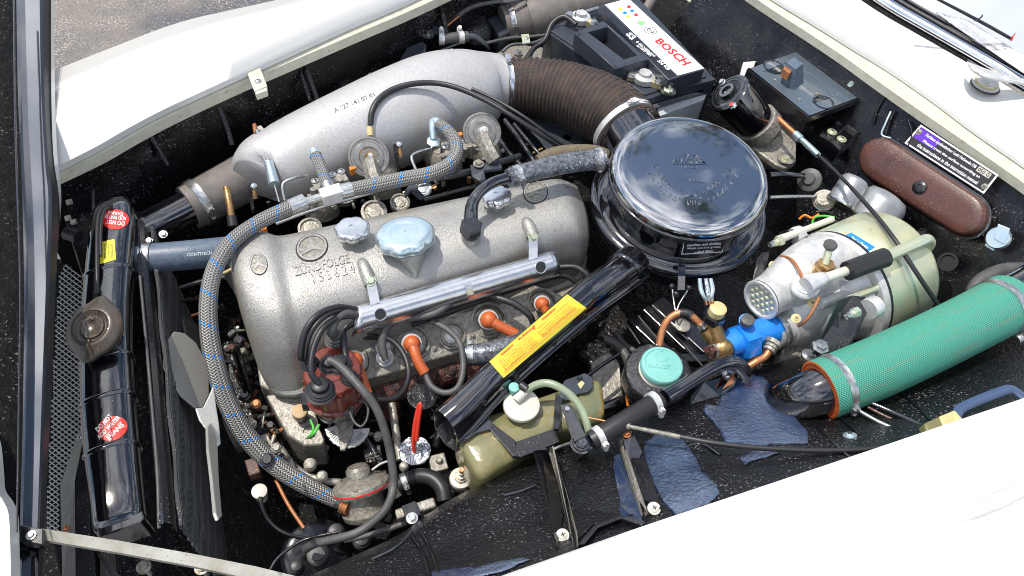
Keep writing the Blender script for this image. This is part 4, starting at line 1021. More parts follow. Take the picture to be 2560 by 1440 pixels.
for pts, lb in (([(712, 500, -.10, 4), (706, 470, -.085, 4), (712, 455, -.08, 4), (740, 444, -.08, 4), (770, 438, -.09, 4)], 'thin bent steel pipe beside the short braided hose'), ([(1040, 425, -.09, 4), (1030, 400, -.08, 4), (1032, 388, -.078, 4), (1052, 378, -.08, 4), (1078, 372, -.085, 4)], 'thin bent steel pipe below the elbow fitting')):
    wire(pts, 'zinc', 'steel_pipe', lb, 'pipe', group=None)
def _bk(t):
    g = G(); g.slab([(1010, 480, -.09), (1032, 448, -.09), (1046, 474, -.09), (1062, 490, -.095), (1050, 496, -.095), (1028, 476, -.09), (1012, 492, -.09)], -.09, -.096); g.build('plate', K['plastic'], t, 0, bevel=.0006)
small('forked_bracket', 'small blue-grey forked bracket below the upper braided hose', 'bracket', (1030, 475, -.09), _bk)
def _bk2(t):
    g = G(); g.slab([(1176, 412, -.085), (1250, 404, -.085), (1256, 420, -.085), (1210, 426, -.085), (1214, 448, -.09), (1200, 452, -.09), (1180, 440, -.09)], -.085, -.092); g.build('plate', K['plastic'], t, 0, bevel=.0006)
    bolt(t, (1196, 410, -.083), UP, 9, 'castd')
small('blue_grey_lever', 'flat blue-grey lever with a dark nut near the breather pipe', 'lever', (1210, 420, -.085), _bk2)
for (x, y, w_, h_, lb) in ((655, 575, 12, 10, 'orange plastic connector seen between hose and valve cover'), (882, 480 - 60 + 6, 8, 6, 'tiny orange plastic clip left of the left vacuum capsule'), (1148, 342, 8, 6, 'tiny orange plastic clip left of the right vacuum capsule')):
    t = thing('orange_connector', lb, 'connector', (x, y, -.09))
    g = G(); c = P(x, y, -.10); k = mpp(c)
    g.box(c, Vector((w_ * k, .1 * w_ * k, 0)), Vector((0, h_ * k, 0)), Vector((0, 0, .008))); g.build('shell', K['orw'], t, 0, bevel=.0008)
# black vacuum hose over the plenum
t = thing('vacuum_hose', 'thin glossy black hose arching over the pale plenum with a brass end', 'hose', (1060, 210, -.03))
g = G(); g.tube([(926, 312, -.06, 7.5), (930, 280, -.045, 8), (946, 250, -.035, 8), (980, 225, -.03, 8), (1030, 210, -.025, 7.5), (1090, 208, -.025, 7), (1150, 222, -.025, 7), (1220, 254, -.03, 6.5), (1290, 296, -.04, 6), (1350, 335, -.06, 6), (1396, 366, -.09, 6)], 12, 8); g.build('sleeve', K['rubber'], t, 60)
g = G(); g.tube([(925, 318, -.065, 9), (926, 340, -.075, 8)], 12, 1); g.build('brass_ferrule', K['cream'], t, 40)
t = thing('accelerator_cable', 'second thin black cable running beside the vacuum hose to the filter', 'cable', (1300, 310, -.05))
g = G(); g.tube([(1180, 222, -.045, 4.5), (1240, 250, -.045, 4.5), (1310, 292, -.05, 4.5), (1370, 336, -.07, 4.5), (1420, 372, -.1, 4.5)], 10, 6); g.build('sleeve', K['rubber'], t, 60)
for pts, lb in (([(1262, 300, -.12, 6), (1300, 350, -.12, 6), (1345, 420, -.13, 6)], 'left of three dark rods behind the breather hose'), ([(1285, 310, -.12, 5), (1335, 370, -.12, 5), (1370, 410, -.13, 5)], 'middle of three dark rods behind the breather hose'), ([(1238, 330, -.14, 7), (1270, 380, -.14, 7), (1320, 430, -.14, 7)], 'lowest of three dark rods behind the breather hose')):
    wire(pts, 'satin', 'control_rod', lb, 'rod')
t = thing('support_plate', 'blue-grey painted plate with cut-outs below the ribbed hose', 'plate', (1380, 340, -.15))
g = G(); g.slab([(1275, 270), (1330, 295), (1420, 325), (1450, 345), (1470, 400), (1400, 420), (1350, 350), (1300, 300)], -.19, -.196); g.build('plate', K['plastic'], t, 0, bevel=.001)
for (x, y) in ((1326, 318), (1418, 344)):
    g = G(); g.lathe((x, y, -.19), UP, [(13, -1), (13, 1), (11, 1), (9, 0), (0, 0)], 20); g.build('grommet', K['rubber'], t, 40)
# breather elbow and mottled hose
t = thing('breather_elbow', 'black elbow pipe rising from the valve cover to the silver hose', 'elbow pipe', (1180, 520, -.04))
g = G(); g.tube([(1178, 590, -.055, 20), (1177, 560, -.045, 19), (1178, 525, -.03, 17), (1186, 498, -.015, 15), (1206, 474, -.008, 14), (1236, 455, -.008, 14), (1275, 443, -.012, 14)], 20, 7); g.build('pipe', K['gloss'], t, 60)
g = G(); a = P(1177, 578, -.048); g.lathe(a, tilt(a, .1), [(24, -12), (26, -8), (26, 2), (22, 5)], 20); g.lathe(a, tilt(a, .1), [(26, 5), (30, 8), (30, 22), (25, 26)], 6); g.build('hex_nut', K['satin'], t, 30)
g = G(); a = P(1177, 596, -.07); g.lathe(a, tilt(a, .1), [(25, -10), (24, 8), (20, 16)], 24); g.build('boss', K['cast'], t, 40)
t = thing('breather_hose', 'mottled silvery rubber hose between the elbow and the air cleaner', 'hose', (1400, 415, -.03))
g = G(); g.tube([(1272, 446, -.013, 24), (1330, 428, -.014, 25), (1400, 411, -.018, 26), (1460, 402, -.025, 26), (1506, 397, -.03, 26)], 28, 7); g.build('tube', K['foilh'], t, 60)
clamp(t, (1291, 440, -.014), (1310, 434, -.014), 26, 18, 'zinc', Vector((.1, -1, .2))); clamp(t, (1492, 398, -.029), (1500, 397, -.029), 27, 17, 'zinc', Vector((.1, -1, .2)))
t = thing('cloth_wrapped_hose', 'olive brown cloth-covered hose tucked behind the silver breather hose', 'hose', (1420, 385, -.06))
g = G(); g.tube([(1345, 402, -.07, 14), (1375, 388, -.065, 17), (1420, 380, -.065, 18), (1480, 380, -.07, 18), (1515, 388, -.08, 16)], 20, 7, rib=(40, .0003)); g.build('tube', mat('olive_cloth_sleeve', (.20, .165, .10), .7, bump=(350, .8, .001), var=(220, (.08, .065, .04), .2)), t, 60)

# ================================================================ radiator
rd = thing('radiator', 'glossy black radiator header tank with warning stickers and a fine dark core', 'radiator', (285, 950, -.15))
TK = [(288, 516, -.075, 40), (286, 540, -.075, 50), (284, 590, -.075, 54), (276, 680, -.075, 55), (270, 760, -.075, 56), (268, 860, -.075, 58), (270, 960, -.075, 60), (276, 1060, -.08, 62), (284, 1150, -.08, 62), (294, 1240, -.08, 60), (300, 1300, -.085, 60), (303, 1322, -.09, 54)]
g = G(); P3 = [P(*q[:3]) for q in TK]; rr = [q[3] * mpp(p) for q, p in zip(TK, P3)]
Qs = catmull([Vector((*p, r)) for p, r in zip(P3, rr)], 6); rings = []
for q in Qs:
    c = q.to_3d(); r = q[3]; ring = []
    for j in range(32):
        a_ = 2 * math.pi * j / 32; ca, sa = math.cos(a_), math.sin(a_)
        ring.append(c + Vector((abs(ca) ** .7 * (1 if ca > 0 else -1) * r, 0, abs(sa) ** .6 * (1 if sa > 0 else -1) * r * .75)))
    rings.append(ring)
g.rings(rings); RB = surf_bvh(g.bvh()); g.build('header_tank', K['gloss'], rd, 50)
for (yy, r) in ((692, 57), (905, 61), (1012, 63), (1130, 64)):
    i = min(range(len(Qs)), key=lambda k: abs((Qs[k].y) - P(280, yy, -.075).y)); c = Qs[i].to_3d(); k = mpp(c)
    g = G(); rg = []
    for dy, s_ in ((-.004, 0), (-.002, .0022), (.002, .0022), (.004, 0)):
        ring = []
        for j in range(32):
            a_ = 2 * math.pi * j / 32; ca, sa = math.cos(a_), math.sin(a_); rr_ = Qs[i][3] + s_
            ring.append(c + Vector((abs(ca) ** .7 * (1 if ca > 0 else -1) * rr_, dy, abs(sa) ** .6 * (1 if sa > 0 else -1) * rr_ * .75)))
        rg.append(ring)
    g.rings(rg, True, False, False); g.build('solder_band', K['gloss'], rd, 60)
g = G(); g.slab([(240, 1318), (356, 1276), (362, 1292), (352, 1306), (246, 1344)], -.07, -.12); g.build('end_plate', K['gloss'], rd, 0, bevel=.002)
# side channels and core
g = G(); A_ = catmull([P(x, y, -.085) for x, y in ((338, 560), (346, 640), (356, 760), (368, 900), (380, 1060), (392, 1200), (400, 1320))], 5)
g.rings([[p + UP * .008 for p in A_], [p + Vector((.008, 0, .012)) for p in A_], [p + Vector((.014, 0, .004)) for p in A_], [p + Vector((.014, 0, -.03)) for p in A_]], False); g.build('side_channel', K['satin'], rd, 30)
g = G(); g.tube([(350, 690, -.07, 3.5), (366, 860, -.07, 3.5), (382, 1040, -.072, 3.5), (394, 1190, -.075, 4.5), (398, 1320, -.08, 5)], 10, 5); g.build('edge_bead', K['greyrub'], rd, 60)
g = G(); nF = 64; B_ = [p + Vector((.02, 0, -.012)) for p in A_]; rows = []
for i in range(nF * 2 + 1):
    rows.append([p + UP * (-.33 * i / (nF * 2)) + XD * (.0042 if i % 2 else 0) + XD * .0012 * math.sin(i * .7 + j * .9) for j, p in enumerate(B_)])
g.grid(rows); o = g.build('cooling_fins', K['fins'], rd, 0, stuff=True)
g = G()
for i in range(1, 62):
    k_ = i / 62; g.tube3([p + UP * (-.33 * k_) + XD * (.0052 + .001 * math.sin(i * .7 + j * .9)) for j, p in enumerate(B_)][::2], [.00055] * len(B_[::2]), 4, 1, smooth=False)
o = g.build('lit_fin_edges', K['greyrub'], rd, 0, stuff=True)  # pale threads stand in for light caught on the fin edges
# filler cap
t = thing('pressure_cap', 'tarnished brown two-eared radiator pressure cap', 'cap', (230, 795, -.03))
A = P(236, 822, -.02); av = (UP + Vector((-.28, -.12, 0)) + toc(A) * .2).normalized()
g = G(); g.lathe(A, av, [(50, -50), (52, -20), (60, -14), (66, -10), (66, -6)], 40); g.build('neck', K['gloss'], t, 50)
u_, v_ = perp(av); k = mpp(A); rg = []
for (r, h) in ((66, -12), (72, -8), (73, 2), (68, 9), (60, 10), (54, 17), (45, 18), (40, 9), (31, 8), (28, 14), (21, 14), (18, 9), (0.5, 9)):
    ring = []
    for j in range(72):
        a_ = 2 * math.pi * j / 72; e = 1 + (.22 * max(0, math.cos(2 * (a_ - 1.15))) ** 6 - .05 * max(0, -math.cos(2 * (a_ - 1.15))) if r > 60 else 0)
        ring.append(A + av * h * k + (u_ * math.cos(a_) + v_ * math.sin(a_)) * r * e * k)
    rg.append(ring)
K['capm'] = mat('tarnished_bronze_cap', (.055, .045, .034), .38, metal=.1, coat=.25, bump=(120, .6, .001), var=(40, (.06, .045, .03), .2), stain=(30, .60, (.20, .12, .06)), speck=(500, .72, (.4, .37, .32)))
g = G(); g.rings(rg); cb = surf_bvh(g.bvh()); g.build('cap_body', K['capm'], t, 60)
text('PULL', [(205, 798), (250, 772), (256, 786), (212, 812)], cb, K['capm'], t, 0, .0008, 'lettering', .02)
# stickers
sheet([(254, 524), (322, 524), (322, 574), (254, 574)], RB, K['red'], rd, .0006, name='warning_sticker', shape='oval')
text('DO NOT', [(310, 566), (264, 560), (266, 549), (312, 555)], RB, K['wht'], rd, .0011, 0, 'lettering', .02)
text('ADD WATER', [(316, 553), (260, 546), (262, 537), (316, 543)], RB, K['wht'], rd, .0011, 0, 'lettering', .02)
text('EVANS', [(308, 541), (270, 536), (272, 528), (306, 532)], RB, K['wht'], rd, .0011, 0, 'lettering', .02)
sheet([(251, 606), (286, 598), (290, 649), (250, 661)], RB, K['yellow'], rd, .0006, name='yellow_sticker')
for i, s_ in enumerate(('ACHTUNG', 'FROSTSCHUTZ', 'KONTROLLE')):
    text(s_, [(264 + i * 9, 610), (265 + i * 9, 645), (261 + i * 9, 646), (260 + i * 9, 611)], RB, K['blk'], rd, .0011, 0, 'lettering')
sheet([(232, 1060), (300, 1030), (330, 1078), (262, 1116)], RB, K['red'], rd, .0006, name='warning_sticker', shape='oval')
text('DO NOT', [(238, 1072), (274, 1034), (283, 1042), (247, 1082)], RB, K['wht'], rd, .0011, 0, 'lettering', .02)
text('ADD WATER', [(242, 1092), (294, 1038), (302, 1046), (250, 1100)], RB, K['wht'], rd, .0011, 0, 'lettering', .02)
text('EVANS', [(266, 1094), (303, 1056), (311, 1064), (274, 1102)], RB, K['wht'], rd, .0011, 0, 'lettering', .03)
q = [(258, 1094), (303, 1050), (318, 1064), (273, 1108)]
for a_, b_ in (((.06, .08), (.94, .14)), ((.06, .86), (.94, .92))):
    vs = [(a_[0], a_[1], 0), (b_[0], a_[1], 0), (b_[0], b_[1], 0), (a_[0], b_[1], 0)]; lay(vs, [(0, 1, 2, 3)], q, RB, .0011, 'sticker_border', K['wht'], rd)
# hoses on the tank
t = thing('overflow_hose', 'pair of thin black overflow hoses curling over the top of the tank', 'hose', (250, 600, -.04))
g = G(); g.tube([(243, 735, -.05, 5), (243, 680, -.04, 5), (243, 600, -.035, 5), (246, 545, -.035, 5), (258, 520, -.04, 5), (280, 514, -.05, 5)], 10, 6); g.build('outer_tube', K['rubber'], t, 60)
g = G(); g.tube([(252, 640, -.04, 4), (252, 580, -.035, 4), (256, 540, -.035, 4), (270, 520, -.04, 4), (300, 530, -.06, 4)], 10, 6); g.build('inner_tube', K['rubber'], t, 60)
t = thing('radiator_hose', 'bluish grey rubber top hose from the radiator to the cylinder head', 'hose', (450, 640, -.1))
g = G(); g.tube([(345, 648, -.10, 37), (400, 644, -.10, 37), (480, 637, -.10, 37), (600, 625, -.11, 37)], 32, 6); g.build('tube', K['bluerub'], t, 50)
text('CONTITECH', [(468, 633), (530, 628), (530, 636), (468, 641)], surf_bvh(g.bvh()), K['wht'], t, .0003, 0, 'print')
g = G(); g.tube([(318, 650, -.10, 30), (348, 648, -.10, 30)], 24, 1); g.build('radiator_stub', K['gloss'], t, 50)
clamp(t, (373, 646, -.10), (392, 645, -.10), 38, 18, 'zinc', Vector((0, 1, .2)))
# bracket panel left of the tank
t = thing('side_bracket', 'folded blue-black sheet metal bracket screwed beside the radiator', 'bracket', (195, 1250, -.06))
g = G(); g.slab([(220, 1020, -.075), (222, 1180, -.075), (232, 1192, -.075), (226, 1215, -.075), (224, 1330, -.075), (242, 1460, -.075), (190, 1460, -.075), (188, 1200, -.075), (206, 1110, -.075)], -.075, -.079); g.build('inner_flange', K['satin'], t, 0, bevel=.0006)
g = G(); g.slab([(218, 1018, -.074), (206, 1110, -.074), (188, 1200, -.074), (188, 1300, -.074), (190, 1460, -.074), (156, 1460, -.09), (152, 1310, -.09), (150, 1212, -.09), (184, 1116, -.085), (204, 1062, -.08)], -.08, -.084); g.build('outer_flange', K['satin'], t, 0, bevel=.0006)
screw(t, (200, 1094, -.078), UP, 6); screw(t, (168, 1320, -.083), UP, 6, 'copper')
g = G(); g.slab([(242, 1380), (262, 1392), (322, 1470), (290, 1470), (250, 1400)], -.085, -.09); g.build('brace', K['satin'], t, 0, bevel=.0006)
# mesh screen in front
ms = thing('grille_mesh', 'pale expanded metal mesh screen between bonnet and radiator', 'mesh', (175, 950, -.2))
g = G(); z0 = -.16
pa_ = [(165, 650), (205, 690), (222, 740), (222, 1000), (205, 1080), (186, 1130), (150, 1215), (152, 1345), (112, 1345), (128, 1000), (138, 800), (148, 690)]
def inside(x, y):
    c = False; j = len(pa_) - 1
    for i in range(len(pa_)):
        xi, yi = pa_[i]; xj, yj = pa_[j]
        if (yi > y) != (yj > y) and x < (xj - xi) * (y - yi) / (yj - yi) + xi: c = not c
        j = i
    return c
for sgn in (1, -1):
    for b_ in range(560, 1460, 13):
        seg_ = []
        for i in range(0, 24):
            x = 108 + i * 5; y = b_ + sgn * (x - 165) * .75
            if inside(x, y): seg_.append((x, y))
            else:
                if len(seg_) > 1: g.tube([(*seg_[0], z0, 1.5), (*seg_[-1], z0, 1.5)], 4, 1, smooth=False)
                seg_ = []
        if len(seg_) > 1: g.tube([(*seg_[0], z0, 1.5), (*seg_[-1], z0, 1.5)], 4, 1, smooth=False)
g.build('mesh_strands', K['castl'], ms, 0, stuff=True)
g = G(); g.slab([(90, 640), (232, 660), (240, 1480), (90, 1480)], -.30, -.32); g.build('added_shade_sheet', K['floor'], ms, 0)  # dark sheet added; stands for the shade behind the mesh
# front panel behind the bonnet hinge
fp = thing('front_crossmember', 'black front cross panel with a row of small pale clips', 'panel', (190, 520, -.05))
g = G(); g.slab([(150, 450), (232, 440), (240, 700), (205, 690), (165, 560)], -.09, -.13); g.build('panel', K['bay'], fp, 0, bevel=.002)
g = G(); g.slab([(228, 470), (236, 470), (240, 700), (232, 720)], -.06, -.1); g.build('flange', K['satin'], fp, 0, bevel=.001)
for (x, y) in ((156, 468), (166, 485), (173, 505), (170, 545), (184, 555)):
    g = G(); c = P(x, y, -.086); k = mpp(c); g.box(c, Vector((7 * k, 0, 0)), Vector((0, 6 * k, 0)), Vector((0, 0, .003))); g.build('clip', K['ivoryp'], fp, 0, bevel=.0008)
    g = G(); g.ball((x + 2, y, -.082), 3.5, 10); g.build('clip_stud', K['zinc'], fp, 40)
g = G(); g.tube([(166, 582, -.06, 17), (196, 592, -.06, 17)], 24, 1); g.build('rubber_buffer', K['rubber'], fp, 50)
# ================================================================ fan
fn = thing('cooling_fan', 'grey metal cooling fan, blades edge-on between radiator and engine', 'fan', (520, 1040, -.25))
fp0 = P(500, 960, -.17); fN = Vector((1, .12, .1)).normalized()
def blade(poly, tw=0.0, nn=None):
    g = G(); nn = (nn or fN).normalized(); c0 = PP(*poly[0], fp0 + XD * tw, fN); pts = [PP(x, y, c0, nn) for x, y in poly]; g.prism(pts, nn * -.004); g.build('blade', K['fan'], fn, 0, bevel=.0015)
blade([(437, 828), (422, 846), (412, 880), (410, 915), (424, 950), (452, 990), (488, 1020), (508, 1018), (524, 985), (522, 940), (512, 895), (490, 856), (462, 832)], 0, Vector((.75, -.25, .62)))
blade([(456, 766), (463, 772), (492, 812), (512, 850), (518, 890), (512, 896), (490, 856), (465, 830), (458, 800)], .003)
blade([(488, 1020), (508, 1018), (524, 985), (534, 960), (540, 1010), (548, 1060), (552, 1110), (536, 1120), (520, 1080), (498, 1050)], .006, Vector((.3, -.2, .93)))
blade([(520, 1066), (530, 1050), (538, 1060), (545, 1120), (548, 1200), (556, 1290), (548, 1300), (540, 1280), (532, 1200), (522, 1120)], .016)
g = G(); g.lathe(PP(590, 1080, fp0, fN), fN, [(50, -14), (52, 0), (40, 8), (20, 10), (18, 20), (0, 20)], 32); g.build('hub', K['castd'], fn, 40)
# front pulleys and pipes seen between fan and engine
t = thing('front_pulley', 'dark belt pulley and bracket below the front of the valve cover', 'pulley', (610, 960, -.25))
g = G(); g.lathe(P(606, 930, -.22), XD, [(60, -10), (62, -4), (52, 0), (62, 4), (60, 10), (20, 12), (18, 22), (0, 22)], 36); g.build('rim', K['block'], t, 40)
for (x, y, r, m) in ((598, 852, 14, 'satin'), (600, 906, 16, 'castd'), (612, 988, 15, 'satin'), (640, 1010, 12, 'copper'), (650, 1128, 20, 'castd'), (690, 1120, 14, 'castd'), (668, 1150, 18, 'satin'), (628, 1060, 14, 'castd')):
    g = G(); a = P(x, y, -.23); g.lathe(a, tilt(a, .5), [(r, -14), (r, 4), (r * .7, 6), (r * .6, 12), (0, 12)], 6 if m == 'castd' else 20); g.build('fitting', K[m], t, 35)
for pts, lb, m in (([(450, 720, -.22, 7), (520, 700, -.22, 7), (590, 690, -.22, 7)], 'slim black pipe below the radiator hose', 'satin'), ([(452, 752, -.24, 6), (480, 748, -.24, 6), (508, 742, -.24, 6)], 'short rusty stud behind the braided hose', 'rust'), ([(478, 790, -.25, 4), (530, 772, -.25, 4), (560, 765, -.25, 4)], 'thin copper line behind the braided hose', 'copper'), ([(545, 688, -.12, 4), (565, 680, -.12, 4), (580, 672, -.12, 4)], 'thin yellow wire beside the braided hose', 'cream')):
    wire(pts, m, 'thin_pipe' if m != 'cream' else 'thin_wire', lb, 'pipe' if m != 'cream' else 'wire')

# ================================================================ fuel pump / filter bowl, lower hoses
fpmp = thing('fuel_pump', 'grey cast fuel pump with red gasket line and domed cap', 'fuel pump', (895, 1230, -.3))
a0_, a1_ = P(893, 1200, -.285), P(922, 1320, -.31); axp = (a0_ - a1_).normalized() ; axp = (axp + UP * .55).normalized()
A = P(905, 1222, -.285)
g = G(); g.lathe(A, axp, [(56, -70), (60, -66), (62, -54), (50, -50), (46, -12), (54, -6), (70, -2), (72, 4)], 40); g.build('lower_body', K['castd'], fpmp, 40)
g = G(); g.lathe(A, axp, [(71, 4), (72, 5), (72, 8), (71, 9)], 40); g.build('gasket', K['redt'], fpmp, 40)
g = G(); g.lathe(A, axp, [(72, 9), (71, 16), (60, 24), (34, 30), (30, 32), (30, 52), (24, 60), (0, 62)], 40); g.build('upper_body', K['castd'], fpmp, 40)
for i in range(6):
    u_, v_ = perp(axp); a_ = i * math.pi / 3 + .2; p = A + (u_ * math.cos(a_) + v_ * math.sin(a_)) * 65 * mpp(A) + axp * 17 * mpp(A); bolt(fpmp, p, axp, 6, 'castd', washer=False)
g = G(); g.lathe((868, 1262, -.29), (P(850, 1252, -.29) - P(880, 1268, -.29)), [(24, -8), (24, 4), (26, 5), (26, 9), (20, 10)], 24); g.build('inlet_boss', K['copper'], fpmp, 40)
t = thing('fuel_outlet_hose', 'black ribbed hose bending over from the pump to the ledge', 'hose', (1060, 1195, -.26))
g = G(); g.tube([(985, 1220, -.28, 20), (1020, 1200, -.27, 20), (1052, 1190, -.26, 20), (1085, 1198, -.255, 20), (1106, 1222, -.255, 20), (1112, 1252, -.26, 20)], 20, 6); g.build('tube', K['rubber'], t, 60)
clamp(t, (1012, 1204, -.272), (1030, 1196, -.27), 21, 14, 'zinc', Vector((.2, -1, .3)))
g = G(); g.lathe((990, 1220, -.28), (P(1010, 1206, -.275) - P(985, 1222, -.28)), [(22, -16), (24, -12), (24, 4), (18, 6)], 6); g.build('hex_union', K['castd'], t, 30)
t = thing('wiring_plug', 'pale round plug with a thin black cable leaving it', 'plug', (650, 1235, -.28))
A = P(650, 1232, -.28)
g = G(); g.lathe(A, tilt(A, .2), [(14, -40), (16, -20), (18, 0), (19, 2), (19, 14), (12, 16), (0, 16)], 24); g.build('collar', K['ivoryp'], t, 40)
g = G(); g.tube([(652, 1246, -.27, 7), (652, 1256, -.27, 6), (672, 1300, -.29, 4), (712, 1332, -.30, 4), (780, 1346, -.31, 4), (860, 1340, -.30, 4), (930, 1310, -.27, 4), (972, 1280, -.25, 4)], 10, 8); g.build('cable', K['rubber'], t, 60)
t = thing('oil_dipstick', 'bright red looped dipstick handle over a crumpled foil washer', 'dipstick', (1040, 1070, -.2))
g = G(); g.tube([(1036, 1128, -.25, 6), (1034, 1100, -.225, 6), (1040, 1052, -.19, 7), (1048, 1012, -.16, 5), (1052, 1018, -.16, 4), (1046, 1060, -.19, 5), (1042, 1100, -.22, 5)], 12, 7); g.build('handle', K['redp'], t, 60)
g = G(); random.seed(3); rg = []
for (r, h) in ((40, -3), (39, 0), (30, 2), (20, 3), (12, 8), (0, 8)):
    rg.append([P(1037, 1126, -.255) + Vector((math.cos(i * math.pi / 16) * (r + random.uniform(-1, 1)), math.sin(i * math.pi / 16) * (r + random.uniform(-1, 1)), h + random.uniform(-2, 2))) * mpp(P(1037, 1126, -.255)) for i in range(32)])
g.rings(rg); g.build('foil_washer', K['foil'], t, 30)
t = thing('sender_unit', 'small white-based sender with pinkish terminal post', 'sender', (1150, 1185, -.22))
A = P(1152, 1196, -.24)
g = G(); g.lathe(A, tilt(A, .1), [(28, -10), (29, 0), (27, 5), (16, 7), (15, 14), (11, 16), (11, 24), (6, 25), (6, 38), (0, 39)], 28); g.build('base', K['ivoryp'], t, 35)
g = G(); g.lathe(A, tilt(A, .1), [(17, 6), (17, 12), (13, 14), (13, 20), (8, 21)], 6); g.build('terminal_nut', K['brass'], t, 35)
g = G(); g.cyl(A + UP * .02, A + UP * .034, 6, 5, 12); g.build('terminal_post', K['copper'], t, 40)
# bottom centre: alternator-like terminals in the dark
t = thing('generator', 'dark generator end with ribbed terminal caps at the lower edge', 'generator', (790, 1385, -.3))
A = P(800, 1385, -.33)
g = G(); g.lathe(A, (UP + Vector((.3, -.4, 0))).normalized(), [(84, -60), (86, -10), (76, 0), (60, 2), (40, 3), (0, 3)], 40); g.build('housing', K['satin'], t, 40)
for (x, y, r) in ((795, 1385, 28), (742, 1418, 18), (840, 1330, 22), (905, 1350, 24)):
    a = P(x, y, -.30); g = G(); g.lathe(a, tilt(a, .3), [(r, -20), (r, 0), (r * .9, 2), (r * .9, 8), (r * .7, 10), (r * .7, 18), (r * .3, 20), (0, 20)], 24); g.build('terminal_cap', K['greyrub' if r == 28 else 'rubber'], t, 40)
for pts, lb, m in (([(1120, 1262, -.22, 7), (1060, 1290, -.22, 7), (1000, 1312, -.23, 8), (930, 1336, -.235, 8), (860, 1352, -.24, 7)], 'grey pipe running along the edge of the ledge', 'greyrub'), ([(1180, 1232, -.19, 7), (1120, 1262, -.2, 7), (1060, 1292, -.205, 7)], 'black pipe lying on the rim of the ledge', 'gloss'), ([(845, 1330, -.27, 4), (760, 1350, -.28, 4), (700, 1390, -.28, 5), (675, 1425, -.28, 5)], 'speckled thin cable dropping to the lower left corner', 'satin')):
    wire(pts, m, 'routing_pipe', lb, 'pipe')
t = thing('pipe_union', 'grubby metal union block strapped to the ledge rim', 'pipe union', (1045, 1280, -.2))
g = G(); g.bar((990, 1290, -.20), (1088, 1258, -.20), 26, 26); g.build('barrel', K['castd'], t, 0, bevel=.003)
g = G(); g.bar((1010, 1288, -.19), (1046, 1274, -.19), 40, 30); g.build('strap', K['satin'], t, 0, bevel=.002)
bolt(t, (1030, 1296, -.18), UP, 10, 'zinc')
for (x, y, lb) in ((925, 1412, 'chrome-headed screw at the bottom of the near ledge'), (505, 1420, 'loose-looking bolt below the pale stay bar'), (360, 1418, 'bolt standing under the pale stay bar')):
    t = thing('loose_bolt', lb, 'bolt', (x, y, -.12)); a = P(x, y, -.16)
    g = G(); g.lathe(a, UP, [(18, 0), (18, 4), (11, 5), (11, 14), (0, 15)], 20); g.cyl(a - UP * .03, a, 6, 6, 12); g.build('head', K['castd'], t, 35)

t = thing('front_accessories', 'greasy bolts, brackets and stubs crowded between the braided hose and valve cover', 'engine fittings', (620, 1000, -.26))
random.seed(31)
g = G(); g.tube([(572, 860, -.27, 16), (590, 960, -.28, 22), (640, 1060, -.30, 26), (720, 1140, -.33, 26)], 12, 5); g.build('dark_casting', K['block'], t, 50)
for i in range(64):
    u = random.random(); x = 572 + 150 * u ** 1.4 + random.uniform(-22, 22); y = 770 + 400 * u + random.uniform(-30, 30)
    r = random.uniform(4, 12); a = P(x, y, -.235 - .03 * u - random.uniform(0, .02)); ax_ = (tilt(a, .5) + Vector((random.uniform(-.5, .5), random.uniform(-.5, .5), 0))).normalized(); g = G(); k = random.random()
    if k < .35: g.hexa(a, ax_, r, r * 1.4); nm = 'nut'
    elif k < .6: g.cyl(a, a + Vector((random.uniform(-1, 1), random.uniform(-1, 1), random.uniform(-.6, .2))).normalized() * random.uniform(.01, .03), r * .55, r * .45, 10); nm = 'stub'
    elif k < .8: g.lathe(a, ax_, [(r, -6), (r, 0), (r * .7, 3), (0, 3)], 16); nm = 'round_boss'
    else:
        k_ = mpp(a); v_ = Vector((random.uniform(-1, 1), random.uniform(-1, 1), .2)).normalized(); w_ = v_.cross(UP).normalized(); g.box(a, v_ * r * 1.4 * k_, w_ * r * .5 * k_, UP * .004); nm = 'lug'
    g.build(nm, K[random.choice(['castd', 'castd', 'satin', 'copper', 'rust', 'block', 'zinc', 'brown'])], t, 35)
for i in range(46):
    x = random.uniform(760, 1230); y = 1270 - (x - 760) * .42 + random.uniform(-210, -20) ; 
    if 780 < x < 1010 and y > 1130: continue
    r = random.uniform(4, 10); a = P(x, y, -.285 - random.uniform(0, .02)); g = G(); k = random.random(); ax_ = tilt(a, .5)
    if k < .5: g.hexa(a, ax_, r, r * 1.2); nm = 'nut'
    else: g.cyl(a, a + Vector((random.uniform(-1, 1), random.uniform(-1, 1), .1)).normalized() * .025, r * .5, r * .4, 10); nm = 'stub'
    g.build(nm, K[random.choice(['block', 'castd', 'castd', 'rust', 'satin', 'zinc'])], t, 35)

